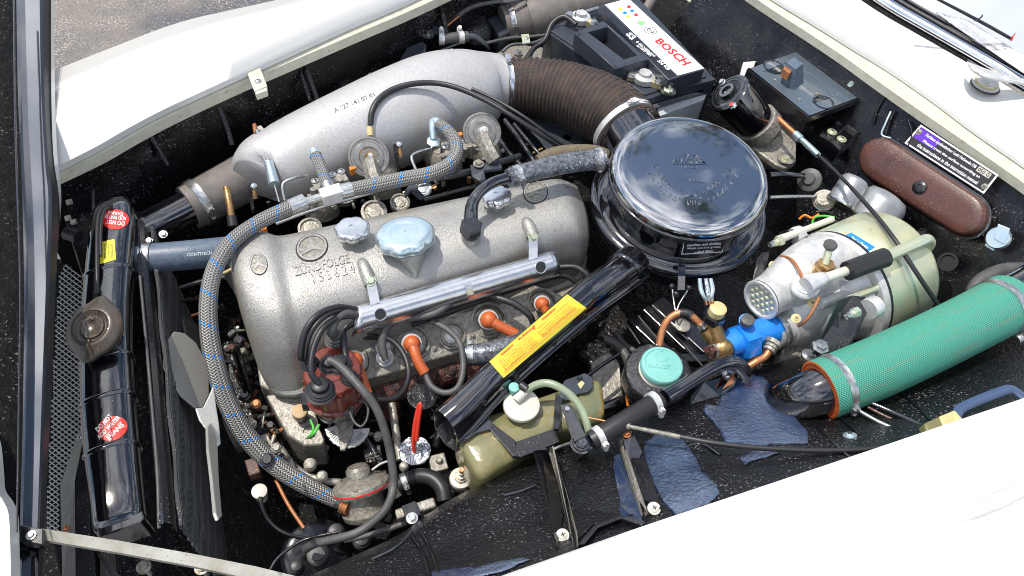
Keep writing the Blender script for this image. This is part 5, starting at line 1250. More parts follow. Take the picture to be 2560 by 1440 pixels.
t = thing('lower_brackets', 'grimy brackets, pipes and bosses on the engine side between distributor and fuel pump', 'brackets', (820, 1150, -.28))
for pts, m in ((((700, 1120, -.27, 9), (740, 1170, -.28, 9), (800, 1200, -.28, 9), (850, 1205, -.285, 9)), 'castd'), (((900, 1080, -.26, 8), (930, 1120, -.265, 8), (950, 1160, -.27, 7)), 'satin'), (((980, 1010, -.255, 10), (990, 1080, -.26, 10), (1000, 1150, -.265, 9)), 'castd'), (((1080, 1000, -.26, 12), (1100, 1060, -.26, 12), (1090, 1120, -.265, 10)), 'block'), (((690, 1200, -.28, 5), (720, 1260, -.29, 5), (760, 1320, -.30, 5)), 'copper'), (((930, 1175, -.265, 3), (955, 1158, -.26, 3), (985, 1150, -.26, 3)), 'castl')):
    g = G(); g.tube(list(pts), 12, 5); g.build('pipe_run', K[m], t, 50)
for poly, m in ((((640, 1090), (668, 1082), (690, 1130), (664, 1142)), 'castd'), (((690, 1150), (730, 1140), (748, 1180), (712, 1192)), 'satin'), (((905, 1120), (950, 1110), (958, 1150), (915, 1158)), 'block'), (((1070, 1140), (1110, 1130), (1122, 1170), (1080, 1182)), 'castd'), (((610, 1150), (640, 1142), (652, 1180), (622, 1190)), 'brown')):
    g = G(); g.slab(list(poly), -.262, -.285); g.build('cast_lug', K[m], t, 0, bevel=.002)
for (x, y, r) in ((775, 1160, 16), (805, 1190, 14), (945, 1090, 12), (1010, 1165, 12), (660, 1110, 9), (1098, 1152, 9)):
    g = G(); a = P(x, y, -.26); g.lathe(a, tilt(a, .3), [(r, -14), (r, 0), (r * .8, 3), (r * .8, 8), (r * .5, 10), (0, 10)], 20); g.build('bolt_head', K['castd'], t, 35)
g = G(); g.lathe((715, 1030, -.238), UP, [(22, -3), (22, 1), (18, 1), (17, -1), (0, -1)], 20)
# ================================================================ air cleaner
ac = thing('air_cleaner', 'big round glossy black air cleaner with a mirror-like embossed lid', 'air cleaner', (1720, 480, -.15))
A = P(1727, 424, -.005); av = tilt(A, .09)
g = G(); g.lathe(A, av, [(199, -34), (200, -26), (199, -16), (196, -8), (190, -3), (182, 0), (170, 1.5), (140, 2.8), (100, 4), (60, 4.8), (30, 5), (.5, 5)], 96); LB = surf_bvh(g.bvh()); g.build('lid', K['lid'], ac, 60)
g = G(); g.lathe(A, av, [(196, -34), (194, -36), (192, -44), (193, -122)], 96); WB = surf_bvh(g.bvh()); g.build('side_wall', K['gloss'], ac, 50)
g = G(); g.lathe(A, av, [(193, -112), (203, -116), (214, -116), (218, -120), (216, -126), (222, -130), (232, -131), (235, -136), (234, -144), (226, -148), (208, -150)], 96); g.build('rim_flange', K['gloss'], ac, 50)
g = G(); g.lathe(A, av, [(208, -148), (206, -174), (200, -224), (184, -250), (150, -264), (0, -266)], 72); g.build('base_pan', K['gloss'], ac, 50)
g = G(); g.lathe(A, av, [(201, -37), (203.5, -35), (203.5, -29), (201, -27)], 96); g.build('lid_bead', K['gloss'], ac, 60)
# emboss
vs, fs = join2(ring2(.38, .62, .26, .32, 18, .0012, .62, math.pi, 2 * math.pi), ring2(.64, .66, .26, .32, 18, .0012, .62, math.pi, 2 * math.pi), ring2(.38, .66, .14, .19, 14, .0012, .62, math.pi, 2 * math.pi), ring2(.64, .70, .14, .19, 14, .0012, .62, math.pi, 2 * math.pi), poly2([(.0, .68), (.04, .60), (.10, .60), (.10, .68)], .0012), poly2([(.0, .94), (1.0, .94), (1.0, 1.0), (.0, 1.0)], .0012), poly2([(.95, .66), (1, .66), (1, .94), (.95, .94)], .0012))
lay(vs, fs, [(1680, 372), (1768, 374), (1768, 412), (1682, 410)], LB, .0002, 'emblem', K['lid'], ac, 25)
text('FARAGOM', [(1684, 396), (1764, 398), (1764, 408), (1685, 406)], LB, K['lid'], ac, 0, .0020, 'lettering', .02)
text('FILTER', [(1702, 412), (1750, 413), (1746, 421), (1706, 420)], LB, K['lid'], ac, 0, .0010, 'lettering', .02)
text('A 492-22-', [(1698, 444), (1764, 448), (1764, 458), (1698, 454)], LB, K['lid'], ac, 0, .0010, 'lettering', .02)
def arc_text(s_, cx, cy, rx, ry, a0, a1, hgt):
    n = len(s_)
    for i, ch in enumerate(s_):
        if ch == ' ': continue
        a = a0 + (a1 - a0) * (i + .5) / n; da = (a1 - a0) / n * .40
        def pt(t, r): return (cx + (rx + r) * math.cos(t), cy + (ry + r) * math.sin(t))
        hh = hgt if ch in 'FfklthdbKk4068' or ch.isupper() or ch.isdigit() else hgt * .72
        dn = 0
        text(ch, [pt(a - da, -hh), pt(a + da, -hh), pt(a + da, dn), pt(a - da, dn)], LB, K['lid'], ac, 0, .0020, 'lettering', .02)
arc_text('Filter alle 4000 km', 1733, 330, 122, 160, R(148), R(36), 17)
arc_text('reinigen und einölen', 1733, 330, 142, 182, R(146), R(36), 17)
# side label
sheet([(1712, 594), (1814, 588), (1806, 630), (1703, 636)], WB, K['blk'], ac, .0004, 8, 'side_label')
for (a_, b_) in (((0, 0), (1, .05)), ((0, .95), (1, 1)), ((0, 0), (.02, 1)), ((.98, 0), (1, 1))):
    vs = [(a_[0] + (b_[0] - a_[0]) * i / 6, v, 0) for i in range(7) for v in (a_[1], b_[1])]
    lay(vs, [(2 * i, 2 * i + 2, 2 * i + 3, 2 * i + 1) for i in range(6)], [(1712, 594), (1814, 588), (1806, 630), (1703, 636)], WB, .0007, 'label_border', K['wht'], ac)
for i, s_ in enumerate(('Verunreinigten Filter', 'waschen und einölen', 'Wash out and grease', 'soiled filter')):
    y = 598 + i * 9; w_ = 42 if i < 3 else 24
    text(s_, [(1759 - w_, y + 2), (1759 + w_, y - 3), (1759 + w_, y + 3.5), (1759 - w_, y + 8.5)], WB, K['wht'], ac, .0008, 0, 'lettering', .015)
# clip
g = G(); k = mpp(A)
def acp(x, y, h): return PP(x, y, A + av * h * k, av)
p1, p2 = P(1706, 660, -.085), P(1704, 700, -.098)
g = G(); g.rings([[P(1696, 655, -.080), P(1696, 668, -.078), P(1695, 690, -.088), P(1694, 725, -.10)], [P(1714, 654, -.080), P(1714, 667, -.078), P(1713, 690, -.088), P(1712, 725, -.10)]], False); g.build('over_centre_clip', K['gloss'], ac, 0, thick=.002)
g = G(); g.tube3([P(*q) for q in ((1680, 716, -.11), (1684, 750, -.12), (1690, 778, -.125), (1698, 760, -.12), (1710, 740, -.115), (1722, 722, -.112))], [.0016] * 6, 8, 5); g.build('clip_wire', K['zinc'], ac, 60)
for (x, y) in ((1680, 716), (1722, 720), (1690, 735)):
    g = G(); g.ball((x, y, -.11), 8, 12); g.build('clip_pivot', K['satin'], ac, 50)
# neck to the ribbed hose
g = G(); g.tube([(1578, 330, -.105, 72), (1602, 366, -.105, 76), (1640, 410, -.10, 80)], 36, 5); g.build('inlet_neck', K['gloss'], ac, 50)
# ================================================================ snorkel duct
sn = thing('snorkel_duct', 'flat glossy black air duct with a yellow warning sticker', 'air duct', (1340, 880, -.12))
L_ = [(1083, 1032, -.12), (1130, 992, -.112), (1225, 905, -.10), (1415, 737, -.10), (1470, 692, -.106), (1528, 644, -.118)]
R2_ = [(1150, 1106, -.13), (1188, 1066, -.12), (1288, 958, -.105), (1478, 792, -.105), (1545, 742, -.112), (1612, 694, -.124)]
Lc, Rc = catmull([P(*q) for q in L_], 6), catmull([P(*q) for q in R2_], 6)
g = G(); rg = []
PRF = [(-.0, -.012), (.0, .0), (.03, .009), (.10, .018), (.22, .026), (.36, .030), (.5, .031), (.64, .028), (.78, .021), (.88, .011), (.94, .001), (1.0, .0), (1.0, -.004), (.93, -.006), (.91, -.045), (.5, -.062), (.08, -.045)]
for p, q in zip(Lc, Rc):
    w_ = q - p; rg.append([p + w_ * a + UP * b for a, b in PRF])
g.rings(rg, True, False, False); SB = surf_bvh(g.bvh()); g.build('duct_shell', K['gloss'], sn, 60)
c_ = sum(rg[-1], Vector()) / len(PRF); d_ = (Lc[-1] - Lc[-4]).normalized(); g = G()
g.rings([[c_ + (p - c_) * s_ + d_ * e for p in rg[-1]] for s_, e in ((1.0, -.012), (1.07, -.010), (1.09, -.004), (1.09, .006), (1.06, .012), (1.0, .03))], True, False, False); g.build('end_collar', K['gloss'], sn, 50)
g = G(); g.rings([rg[0], [p.lerp(sum(rg[0], Vector()) / 17, .05) for p in rg[0]], [p.lerp(sum(rg[0], Vector()) / 17, .08) + (Lc[4] - Lc[0]).normalized() * .03 for p in rg[0]]], True, False, True); g.build('duct_mouth', K['satin'], sn, 40)
g = G(); g.tube3([p + (q - p) * 1.02 + UP * -.006 for p, q in zip(Lc, Rc)], [.0022] * len(Lc), 8, 1, smooth=False); g.build('lower_seam', K['gloss'], sn, 60)
for (x, y) in ((1463, 791), (1386, 858), (1292, 944), (1212, 1008)):
    p, n = SB(x, y)
    if p is None: continue
    g = G(); g.lathe(p + n * .0005, n, [(8, -1), (8, 1.2), (6, 1.4), (5, 0), (0, 0)], 16); g.build('flange_hole', K['blk'], sn, 40)
SQ = [(1414, 738), (1466, 768), (1256, 944), (1222, 906)]
SQ = [(1224, 905), (1418, 737), (1466, 770), (1258, 945)]
sheet(SQ, SB, K['yellow'], sn, .0009, 14, 'yellow_sticker')
def ST_(u0, v0, u1, v1): return [lerp2(SQ, u0, v0), lerp2(SQ, u1, v0), lerp2(SQ, u1, v1), lerp2(SQ, u0, v1)]
for s_, u0, u1 in (('Attention!', .12, .28), ('Achtung!', .34, .56), ('Attention!', .64, .82)):
    text(s_, ST_(u0, .05, u1, .23 if 'h' in s_ else .20), SB, K['redt'], sn, .0014, 0, 'lettering', .045)
for v in (.26, .84):
    vs = [(.04 + .92 * i / 12, v + d, 0) for i in range(13) for d in (0, .018)]
    lay(vs, [(2 * i, 2 * i + 2, 2 * i + 3, 2 * i + 1) for i in range(12)], SQ, SB, .0014, 'sticker_rule', K['redt'], sn)
for i, s_ in enumerate(('Vor Arbeiten am Motor Zündung ausschalten', 'Before working on engine switch off ignition', 'Avant travaux couper le contact du moteur', 'Nur originale Ersatzteile verwenden lassen', 'Luftfilter alle 4000 km reinigen')):
    for u0, u1 in ((.06, .46), (.52, .94)):
        text(s_[:len(s_) // 2] if u0 < .3 else s_[len(s_) // 2:], ST_(u0, .30 + i * .10, u1, .37 + i * .10), SB, K['redt'], sn, .0014, 0, 'lettering', .03)

# ================================================================ battery
bt = thing('battery', 'black car battery with red lettering on a white label strip', 'battery', (1580, 130, -.15))
g = G(); g.slab([(1362, 74, -.10), (1500, 12, -.10), (1566, -10, -.10), (1602, 0, -.10), (1790, 198, -.10), (1690, 222, -.10), (1612, 250, -.10)], -.10, -.30); g.build('case', K['plastic'], bt, 30, bevel=.003)
g = G(); g.slab([(1376, 76, -.095), (1505, 22, -.095), (1570, 0, -.095), (1768, 190, -.095), (1680, 214, -.095), (1612, 236, -.095)], -.095, -.105); g.build('cover', K['plastic'], bt, 30, bevel=.002)
g = G(); g.frame([(1436, 82), (1508, 52), (1622, 148), (1538, 172)], [(1470, 80), (1520, 66), (1594, 138), (1560, 148)], -.055, -.095); g.build('handle_block', K['plastic'], bt, 30, bevel=.0015)
g = G(); g.slab([(1470, 80, -.092), (1520, 66, -.092), (1594, 138, -.092), (1560, 148, -.092)], -.092, -.094); g.build('recess_floor', K['satin'], bt, 0)
for (x, y) in ((1491, 60), (1590, 157), (1538, 166), (1448, 84)):
    g = G(); g.lathe((x, y, -.0545), UP, [(4, 0), (4, .6), (0, .6)], 14); g.build('moulded_dot', K['blk'], bt, 0)
g = G(); g.slab([(1495, 18), (1572, 0 - 6), (1762, 172), (1672, 200)], -.058, -.095); g.build('vent_cover', K['plastic'], bt, 30, bevel=.0015)
Sb = surf_z(-.058)
sheet([(1571, -4), (1760, 171), (1694, 189), (1512, 12)], Sb, K['wht'], bt, .0004, 2, 'white_label')
sheet([(1510, 15), (1690, 189), (1672, 195), (1496, 21)], Sb, K['satin'], bt, .0004, 2, 'black_label')
text('BOSCH', [(1652, 95), (1730, 157), (1708, 165), (1636, 104)], Sb, K['redt'], bt, .0008, 0, 'brand_lettering', .035)
text('S3', [(1576, 81), (1592, 93), (1578, 102), (1563, 86)], Sb, K['wht'], bt, .0010, 0, 'lettering', .04)
text('12V 56Ah 480A', [(1604, 112), (1634, 138), (1624, 142), (1590, 115)], Sb, K['wht'], bt, .0010, 0, 'lettering', .02)
text('0 092 S30 050', [(1595, 103), (1640, 141), (1634, 143), (1588, 106)], Sb, K['wht'], bt, .0010, 0, 'lettering', .01)
text('556 400', [(1651, 150), (1678, 173), (1668, 177), (1642, 153)], Sb, K['wht'], bt, .0010, 0, 'lettering', .02)
vs, fs = ring2(.5, .5, .45, .5, 28, 0); lay(vs, fs, [(1628, 64), (1648, 82), (1625, 90), (1604, 72)], Sb, .0009, 'brand_emblem', K['blk'], bt)
vs, fs = join2(ring2(.5, .5, .24, .28, 20, 0), poly2([(.2, .3), (.26, .3), (.26, .7), (.2, .7)], 0), poly2([(.74, .3), (.8, .3), (.8, .7), (.74, .7)], 0), poly2([(.26, .47), (.74, .47), (.74, .53), (.26, .53)], 0))
lay(vs, fs, [(1628, 64), (1648, 82), (1625, 90), (1604, 72)], Sb, .0009, 'brand_emblem', K['blk'], bt)
sheet([(1606, 50), (1616, 60), (1600, 66), (1588, 55)], Sb, K['green'], bt, .0009, 3, 'green_mark', 'oval')
for (x, y, m) in ((1550, 24, 'yellow'), (1562, 33, 'lblue'), (1580, 28, 'lblue'), (1570, 42, 'yellow'), (1572, 18, 'redt'), (1590, 38, 'redt')):
    sheet([(x, y - 5), (x + 7, y), (x, y + 4), (x - 7, y)], Sb, K[m], bt, .0009, 1, 'safety_pictogram')
for (x, y, s_) in ((1450, 52, 1), (1608, 200, 1.15)):
    tm = thing('battery_terminal', ('pale battery clamp with bolts at the upper end of the battery' if x < 1500 else 'pale battery clamp with bolts at the lower end of the battery'), 'terminal', (x, y, -.08), 'battery terminals')
    A_t = P(x, y, -.093)
    g = G(); g.lathe(A_t, UP, [(24 * s_, 0), (25 * s_, 4), (24 * s_, 14), (17 * s_, 15), (14 * s_, 17), (13 * s_, 24), (0, 24)], 24); g.build('post_clamp', K['tape'], tm, 40)
    g = G(); g.bar((x - 34 * s_, y - 10, -.088), (x + 40 * s_, y - 12 + 22 * s_, -.088), 16, 16); g.build('clamp_ears', K['cream'], tm, 0, bevel=.001)
    bolt(tm, (x - 26 * s_, y - 12, -.082), UP, 9, 'zinc'); bolt(tm, (x + 34 * s_, y + 6, -.082), UP, 8, 'zinc')
    g = G(); g.cyl((x + 12, y - 20, -.084), (x + 44, y - 30 if x < 1500 else y - 6, -.084), 6, 6, 10); g.build('clamp_bolt', K['zinc'], tm, 40)
t = thing('earth_stud', 'small zinc wing stud on the battery tray corner', 'stud', (1668, 215, -.09))
g = G(); g.lathe((1670, 228, -.094), UP, [(20, 0), (20, 3), (12, 4), (12, 9), (7, 10), (7, 26), (0, 27)], 20); g.build('stud_body', K['zinc'], t, 35)
g = G(); g.lathe((1670, 228, -.088), UP, [(13, 0), (13, 6), (10, 8)], 6); g.build('hex_nut', K['gold'], t, 35)
t = thing('battery_tray', 'pale sheet metal face below the battery beside the ignition coil', 'tray', (1700, 260, -.2))
g = G(); g.slab([(1640, 262, -.14), (1770, 228, -.14), (1760, 250, -.14), (1650, 290, -.14)], -.14, -.26); g.build('front_sheet', mat('pale_blue_grey_sheet', (.42, .47, .50), .35, coat=.3, var=(8, (.50, .54, .56), .3)), t, 0)
g = G(); g.slab([(1358, 84, -.12), (1600, 262, -.12), (1612, 268, -.12), (1790, 212, -.12), (1782, 206, -.12), (1612, 258, -.12), (1366, 80, -.12)], -.12, -.135); g.build('rim', K['gloss'], t, 0)
# battery leads and bits upper left
for pts, lb, m in (([(1440, 62, -.08, 7), (1410, 42, -.075, 7), (1380, 60, -.09, 7), (1362, 100, -.11, 7), (1335, 120, -.12, 7), (1316, 150, -.13, 8)], 'black battery cable arching over the case corner', 'rubber'), ([(1216, 108, -.11, 4), (1270, 96, -.11, 4), (1320, 92, -.11, 4), (1362, 88, -.11, 4)], 'thin grey pipe held by a small square clip', 'greyrub'), ([(1255, 130, -.12, 4), (1280, 112, -.11, 4), (1330, 108, -.11, 4), (1362, 95, -.11, 4)], 'second thin grey pipe below the clip', 'greyrub'), ([(1450, 20, -.07, 5), (1440, 40, -.08, 5), (1446, 56, -.085, 5)], 'short upright wire beside the upper terminal', 'rubber')):
    wire(pts, m, 'battery_cable' if 'battery' in lb else 'thin_pipe', lb, 'cable' if 'battery' in lb else 'pipe')
t = thing('square_clip', 'small square zinc clip gripping two thin pipes', 'clip', (1312, 98, -.1))
g = G(); g.slab([(1303, 86), (1322, 84), (1326, 106), (1307, 109)], -.104, -.108); g.build('plate', K['gold'], t, 0, bevel=.0006); screw(t, (1316, 95, -.1035), UP, 4)
g = G(); g.slab([(1240, 132, -.18), (1292, 110, -.18), (1372, 120, -.18), (1372, 170, -.18), (1310, 165, -.18)], -.18, -.2); t = thing('tan_plate', 'oily tan metal plate glimpsed beside the battery', 'plate', (1320, 140, -.18)); g.build('plate_body', K['castd'], t, 0, bevel=.002)
bolt(t, (1295, 132, -.175), UP, 7)
# grey pipe at the top
t = thing('warm_air_pipe', 'thick warm grey heater duct passing behind the battery', 'duct', (1400, 40, -.1))
g = G(); g.tube([(1256, 62, -.16, 44), (1300, 52, -.155, 46), (1330, 45, -.15, 46)], 32, 4); g.build('duct_cuff', K['pipegrey'], t, 50)
g = G(); g.tube([(1326, 46, -.145, 50), (1352, 38, -.14, 54), (1450, 12, -.14, 54), (1600, -30, -.14, 54)], 36, 6); g.build('duct_tube', K['pipegrey'], t, 50)
clamp(t, (1276, 58, -.157), (1290, 55, -.155), 46, 13, 'zinc', Vector((.5, -.8, .3)))
g = G(); g.slab([(1216, 46, -.15), (1258, 30, -.15), (1275, 80, -.15), (1250, 92, -.15)], -.15, -.2); g.build('duct_flange', K['plastic'], t, 0, bevel=.002)
# ================================================================ things behind the plenum
t = thing('wiper_linkage', 'blue-black triangular bracket and rods behind the plenum', 'linkage', (1040, 120, -.12))
g = G(); g.slab([(984, 176, -.13), (1018, 118, -.12), (1056, 104, -.11), (1066, 112, -.11), (1062, 140, -.12), (1048, 148, -.12)], -.12, -.125); g.build('gusset', K['plastic'], t, 0, bevel=.001)
g = G(); g.tube([(982, 184, -.12, 4.5), (1060, 150, -.12, 4.5), (1128, 116, -.12, 4.5), (1180, 100, -.12, 4.5)], 10, 4); g.build('upper_rod', K['gloss'], t, 50)
g = G(); g.tube([(984, 190, -.125, 4), (1090, 142, -.125, 4), (1130, 124, -.125, 4)], 10, 3); g.build('lower_rod', K['zinc'], t, 50)
g = G(); g.lathe((1071, 86, -.11), tilt(P(1071, 86, -.11), .2), [(16, 0), (16, 4), (11, 4), (10, 1), (6, 1), (5, 8), (0, 8)], 24); g.build('ring_eye', K['zinc'], t, 40)
g = G(); g.slab([(1080, 64, -.10), (1112, 68, -.10), (1116, 80, -.10), (1104, 86, -.10), (1084, 80, -.10)], -.10, -.105); g.build('lever_plate', K['plastic'], t, 0, bevel=.0008)
screw(t, (1106, 75, -.0995), UP, 5)
t = thing('stub_hose', 'short dusty grey hose with a pale clamp at each end behind the plenum', 'hose', (1130, 95, -.11))
g = G(); g.tube([(1098, 98, -.11, 14), (1170, 92, -.11, 14)], 24, 2); g.build('tube', K['greyrub'], t, 50)
clamp(t, (1104, 97, -.11), (1112, 97, -.11), 14, 13, 'tape', Vector((0, 1, .5))); clamp(t, (1152, 94, -.11), (1162, 93, -.11), 14, 13, 'tape', Vector((0, 1, .5)))
g = G(); g.tube([(1168, 92, -.11, 10), (1190, 94, -.11, 9), (1214, 112, -.12, 5), (1222, 122, -.13, 4)], 14, 5); g.build('pipe_end', K['plastic'], t, 50)
for pts, lb, m in (([(1116, 66, -.10, 2.5), (1148, 40, -.09, 2.5)], 'bare wire of the cable reaching over the lever', 'copper'), ([(1146, 40, -.09, 6), (1160, 28, -.09, 6), (1190, 14, -.09, 6), (1240, 5, -.09, 5), (1278, 4, -.09, 4), (1330, -10, -.09, 4)], 'pale grey bowden cable curving away at the top edge', 'greyrub')):
    wire(pts, m, 'bowden_cable', lb, 'cable')
t = thing('underseal_lump', 'coarse glittering black lump of underseal near the top edge', 'lump', (1190, 60, -.12))
g = G(); random.seed(5); rg = []
for s_, h in ((1, -.02), (.9, 0), (.6, .008), (.3, .01), (.02, .01)):
    rg.append([P(1192 + (x - 1192) * s_, 62 + (y - 62) * s_, -.14) + UP * (h + random.uniform(-.002, .002)) for x, y in ((1150, 60), (1165, 45), (1185, 32), (1205, 28), (1220, 45), (1232, 70), (1225, 88), (1195, 96), (1170, 92), (1155, 80))])
g.rings(rg, True, False, True); g.build('mass', K['under'], t, 60)
t = thing('far_hose', 'brown-black hose with pale bands against the far inner wing', 'hose', (850, 250, -.13))
g = G(); g.tube([(760, 292, -.17, 12), (820, 262, -.165, 14), (868, 238, -.16, 17), (905, 222, -.16, 17)], 20, 5); g.build('tube', K['brown'], t, 50)
g = G(); g.tube([(866, 239, -.16, 19), (884, 231, -.16, 19)], 24, 1); g.build('pale_band', K['bluezinc'], t, 50)
g = G(); g.tube([(888, 230, -.16, 18.6), (896, 226, -.16, 18.6)], 24, 1); g.build('tan_band', K['cream'], t, 50)
t = thing('far_bracket', 'black chequered casting with round eyes beside the plenum top', 'casting', (930, 190, -.15))
g = G(); g.slab([(905, 190, -.15), (930, 172, -.15), (968, 152, -.15), (984, 168, -.15), (975, 200, -.15), (920, 225, -.15), (900, 215, -.15)], -.15, -.2); g.build('casting_body', K['under'], t, 0, bevel=.002)
for (x, y, r) in ((930, 150, 15), (918, 178, 12)):
    g = G(); g.lathe((x, y, -.14), tilt(P(x, y, -.14), .3), [(r, -10), (r, 0), (r * .7, 3), (r * .5, 0), (0, 0)], 24); g.build('eye', K['gloss'], t, 40)
for (x, y) in ((925, 62), (862, 128)):
    t = thing('wing_rivet', 'shiny fixing on the far inner wing ' + ('near the gutter bead' if x > 900 else 'above the dark hose'), 'fixing', (x, y, -.08))
    g = G(); g.ball(P(x, y, -.08), 7, 12); g.build('fixing_head', K['gloss'], t, 50)
# ================================================================ ignition coil
co = thing('ignition_coil', 'tilted black ignition coil with an embossed round cap in a cast bracket', 'ignition coil', (1850, 260, -.1))
a_, b_ = P(1822, 232, -.055), P(1912, 330, -.15); ax = (a_ - b_).normalized()
g = G(); k = mpp(a_); L = (a_ - b_).length / k
g.lathe(a_, ax, [(48, -L), (50, -L + 8), (50, -10), (54, -8), (54, 0), (50, 3), (36, 4), (34, 2), (24, 2), (0, 2)], 44); g.build('can', K['gloss'], co, 40)
g = G(); g.lathe(a_, ax, [(21, 2), (22, 8), (20, 12), (13, 12), (11, 6), (0, 6)], 32); g.build('centre_tower', K['gloss'], co, 40)
g = G(); g.lathe(a_, ax, [(47, 3), (47, 4.6), (43, 4.6), (43, 3)], 44); g.build('cap_ring', K['satin'], co, 40)
for dx, dy, mm in ((-14, -24, 'chrome'), (12, 34, 'redp')):
    p = PP(1822 + dx, 232 + dy, a_ + ax * .004, ax); g = G(); g.lathe(p, ax, [(10, 0), (10, 4), (7, 5), (7, 10), (0, 11)], 6); g.build('terminal', K['zinc'], co, 35)
    g = G(); g.lathe(p + ax * .004, ax, [(6, 3), (6, 6), (0, 7)], 12); g.build('terminal_tip', K[mm], co, 35)
g = G(); c = a_.lerp(b_, .82); g.lathe(c, ax, [(52, -22), (54, -20), (54, 14), (52, 16)], 40); g.build('clamp_band', K['castd'], co, 40)
g = G(); g.slab([(1860, 345, -.16), (1930, 320, -.15), (1985, 300, -.15), (1992, 330, -.15), (1990, 405, -.17), (1965, 420, -.17), (1940, 412, -.17), (1890, 375, -.165)], -.16, -.175); g.build('mounting_foot', K['castd'], co, 0, bevel=.003)
g = G(); g.lathe((1964, 398, -.165), UP, [(22, 0), (22, 5), (15, 6), (14, 4), (0, 4)], 28); g.build('foot_boss', K['castd'], co, 40); bolt(co, (1964, 398, -.160), UP, 8, 'gold')
g = G(); g.slab([(1884, 214, -.11), (1900, 220, -.11), (1925, 262, -.12), (1950, 272, -.13), (1944, 282, -.13), (1918, 268, -.12)], -.11, -.12); g.build('upper_arm', K['tape'], co, 0, bevel=.001)
# ================================================================ black bracket box with tapered socket
rb = thing('bracket_plate', 'black folded bracket with two round holes and a grey tapered plug on it', 'bracket', (2010, 215, -.1))
A4 = [(1870, 170), (1990, 128), (2146, 245), (2024, 292)]
g = G(); g.frame([(1870, 172), (1990, 130), (2146, 246), (2024, 292)], [(1908, 178), (1976, 152), (2094, 240), (2020, 262)], -.075, -.079); g.build('tray_rim', K['bluepl2'], rb, 0, bevel=.0006)
g = G(); g.slab([(1906, 179), (1977, 151), (2096, 240), (2021, 263)], -.077, -.081); g.build('tray_floor', K['bluepl2'], rb, 0, bevel=.0005)
g = G(); g.slab([(1868, 172), (2022, 294), (2026, 291), (1873, 169)], -.075, -.115); g.slab([(2022, 294), (2148, 248), (2144, 244), (2023, 289)], -.075, -.09); g.build('side_skirt', K['satin'], rb, 0)
for (x, y) in ((1934, 168), (2058, 257)):
    g = G(); g.lathe((x, y, -.0765), UP, [(27, 0), (27, 2.5), (23, 3), (20, -2), (20, -8), (14, -9), (0, -9)], 36); g.build('round_socket', K['gloss'], rb, 50)
g = G(); g.slab([(1966, 156, -.035), (1982, 143, -.035), (2008, 158, -.035), (2008, 168, -.035), (1984, 172, -.035)], -.035, -.05)
top_ = [P(x, y, -.03) for x, y in ((1966, 155), (1984, 142), (2008, 158), (1990, 172))]; bot_ = [P(x, y, -.078) for x, y in ((1950, 205), (1975, 190), (2010, 208), (1984, 228))]
g = G(); g.rings([bot_, top_]); g.build('tapered_plug', K['bluerub'], rb, 0, bevel=.002)
g = G(); g.slab([(1958, 170, -.04), (1968, 162, -.04), (1984, 172, -.04), (1974, 184, -.04)], -.04, -.06); g.build('plug_tongue', K['copper'], rb, 0, bevel=.001)
for (x, y) in ((1936, 202), (1998, 250), (2042, 236)):
    bolt(rb, (x, y, -.076), UP, 4, 'castd')
for (x, y) in ((2004, 126), (2130, 212)):
    bolt(rb, FW(x, y) , FN, 9, 'gold')
for a__, b__ in (((1995, 99), (2156, 210)), ((1990, 133), (2145, 240))):
    g = G(); g.tube3([FW(*a__) + FN * .002, FW(*b__) + FN * .002], [.0013] * 2, 6, 1); g.build('panel_edge', K['greyrub'], rb, 0)
# small black terminal box
tb = thing('terminal_box', 'small black bakelite block with two brassy screws', 'terminal block', (2090, 335, -.14))
g = G(); g.slab([(2052, 330, -.12), (2100, 296, -.12), (2148, 330, -.12), (2098, 375, -.12)], -.12, -.16); g.build('block_body', K['gloss'], tb, 0, bevel=.002)
g = G(); g.slab([(2076, 346, -.118), (2118, 312, -.118), (2122, 315, -.118), (2080, 350, -.118)], -.118, -.121); g.build('raised_rib', K['satin'], tb, 0)
for (x, y) in ((2080, 330), (2104, 348)): screw(tb, (x, y, -.118), UP, 8, 'gold')
# spring cable end and long cable
t = thing('speedometer_cable', 'long black and silver cable running diagonally across the bulkhead', 'cable', (2150, 480, -.06))
g = G(); g.tube([(1932, 280, -.10, 6), (1950, 300, -.10, 6), (1988, 335, -.09, 6)], 12, 3, rib=(14, .0008)); g.build('spring_end', K['copper'], t, 50)
g = G(); g.tube([(1988, 335, -.09, 10), (2002, 348, -.088, 10)], 12, 1); g.tube([(2002, 348, -.088, 6), (2010, 354, -.087, 7), (2042, 385, -.083, 8), (2046, 389, -.082, 5)], 14, 3); g.build('end_sleeve', K['bluezinc'], t, 50)
g = G(); g.tube([(2044, 387, -.082, 4.5), (2100, 440, -.06, 4.5), (2170, 515, -.03, 5.5), (2230, 590, -.005, 6), (2290, 680, -.02, 6), (2345, 762, -.06, 6)], 12, 8); g.build('cable_body', K['rubber'], t, 60)
# fuse box and plates on the bulkhead
fb_ = thing('fuse_box', 'long brown bakelite fuse box cover with rounded ends and a purple sheen', 'fuse box', (2310, 480, -.12))
def stadium(ax_, ay_, bx_, by_, r, n=12):
    a = Vector((ax_, ay_)); b = Vector((bx_, by_)); d = (b - a).normalized(); nn = Vector((-d.y, d.x)); o = []
    for i in range(n + 1):
        t_ = math.pi * i / n; o.append(b + nn * math.cos(t_) * r + d * math.sin(t_) * r)
    for i in range(n + 1):
        t_ = math.pi * i / n; o.append(a - nn * math.cos(t_) * r - d * math.sin(t_) * r)
    return o
def stad_rings(prof):
    rg = []
    for r, h in prof:
        rg.append([FW(p.x, p.y) + FN * h for p in stadium(2212, 405, 2420, 540, r)])
    return rg
g = G(); g.rings(stad_rings([(60, 0), (60, .004), (56, .005)]), True, False, True); g.build('base_plate', K['gloss'], fb_, 40)
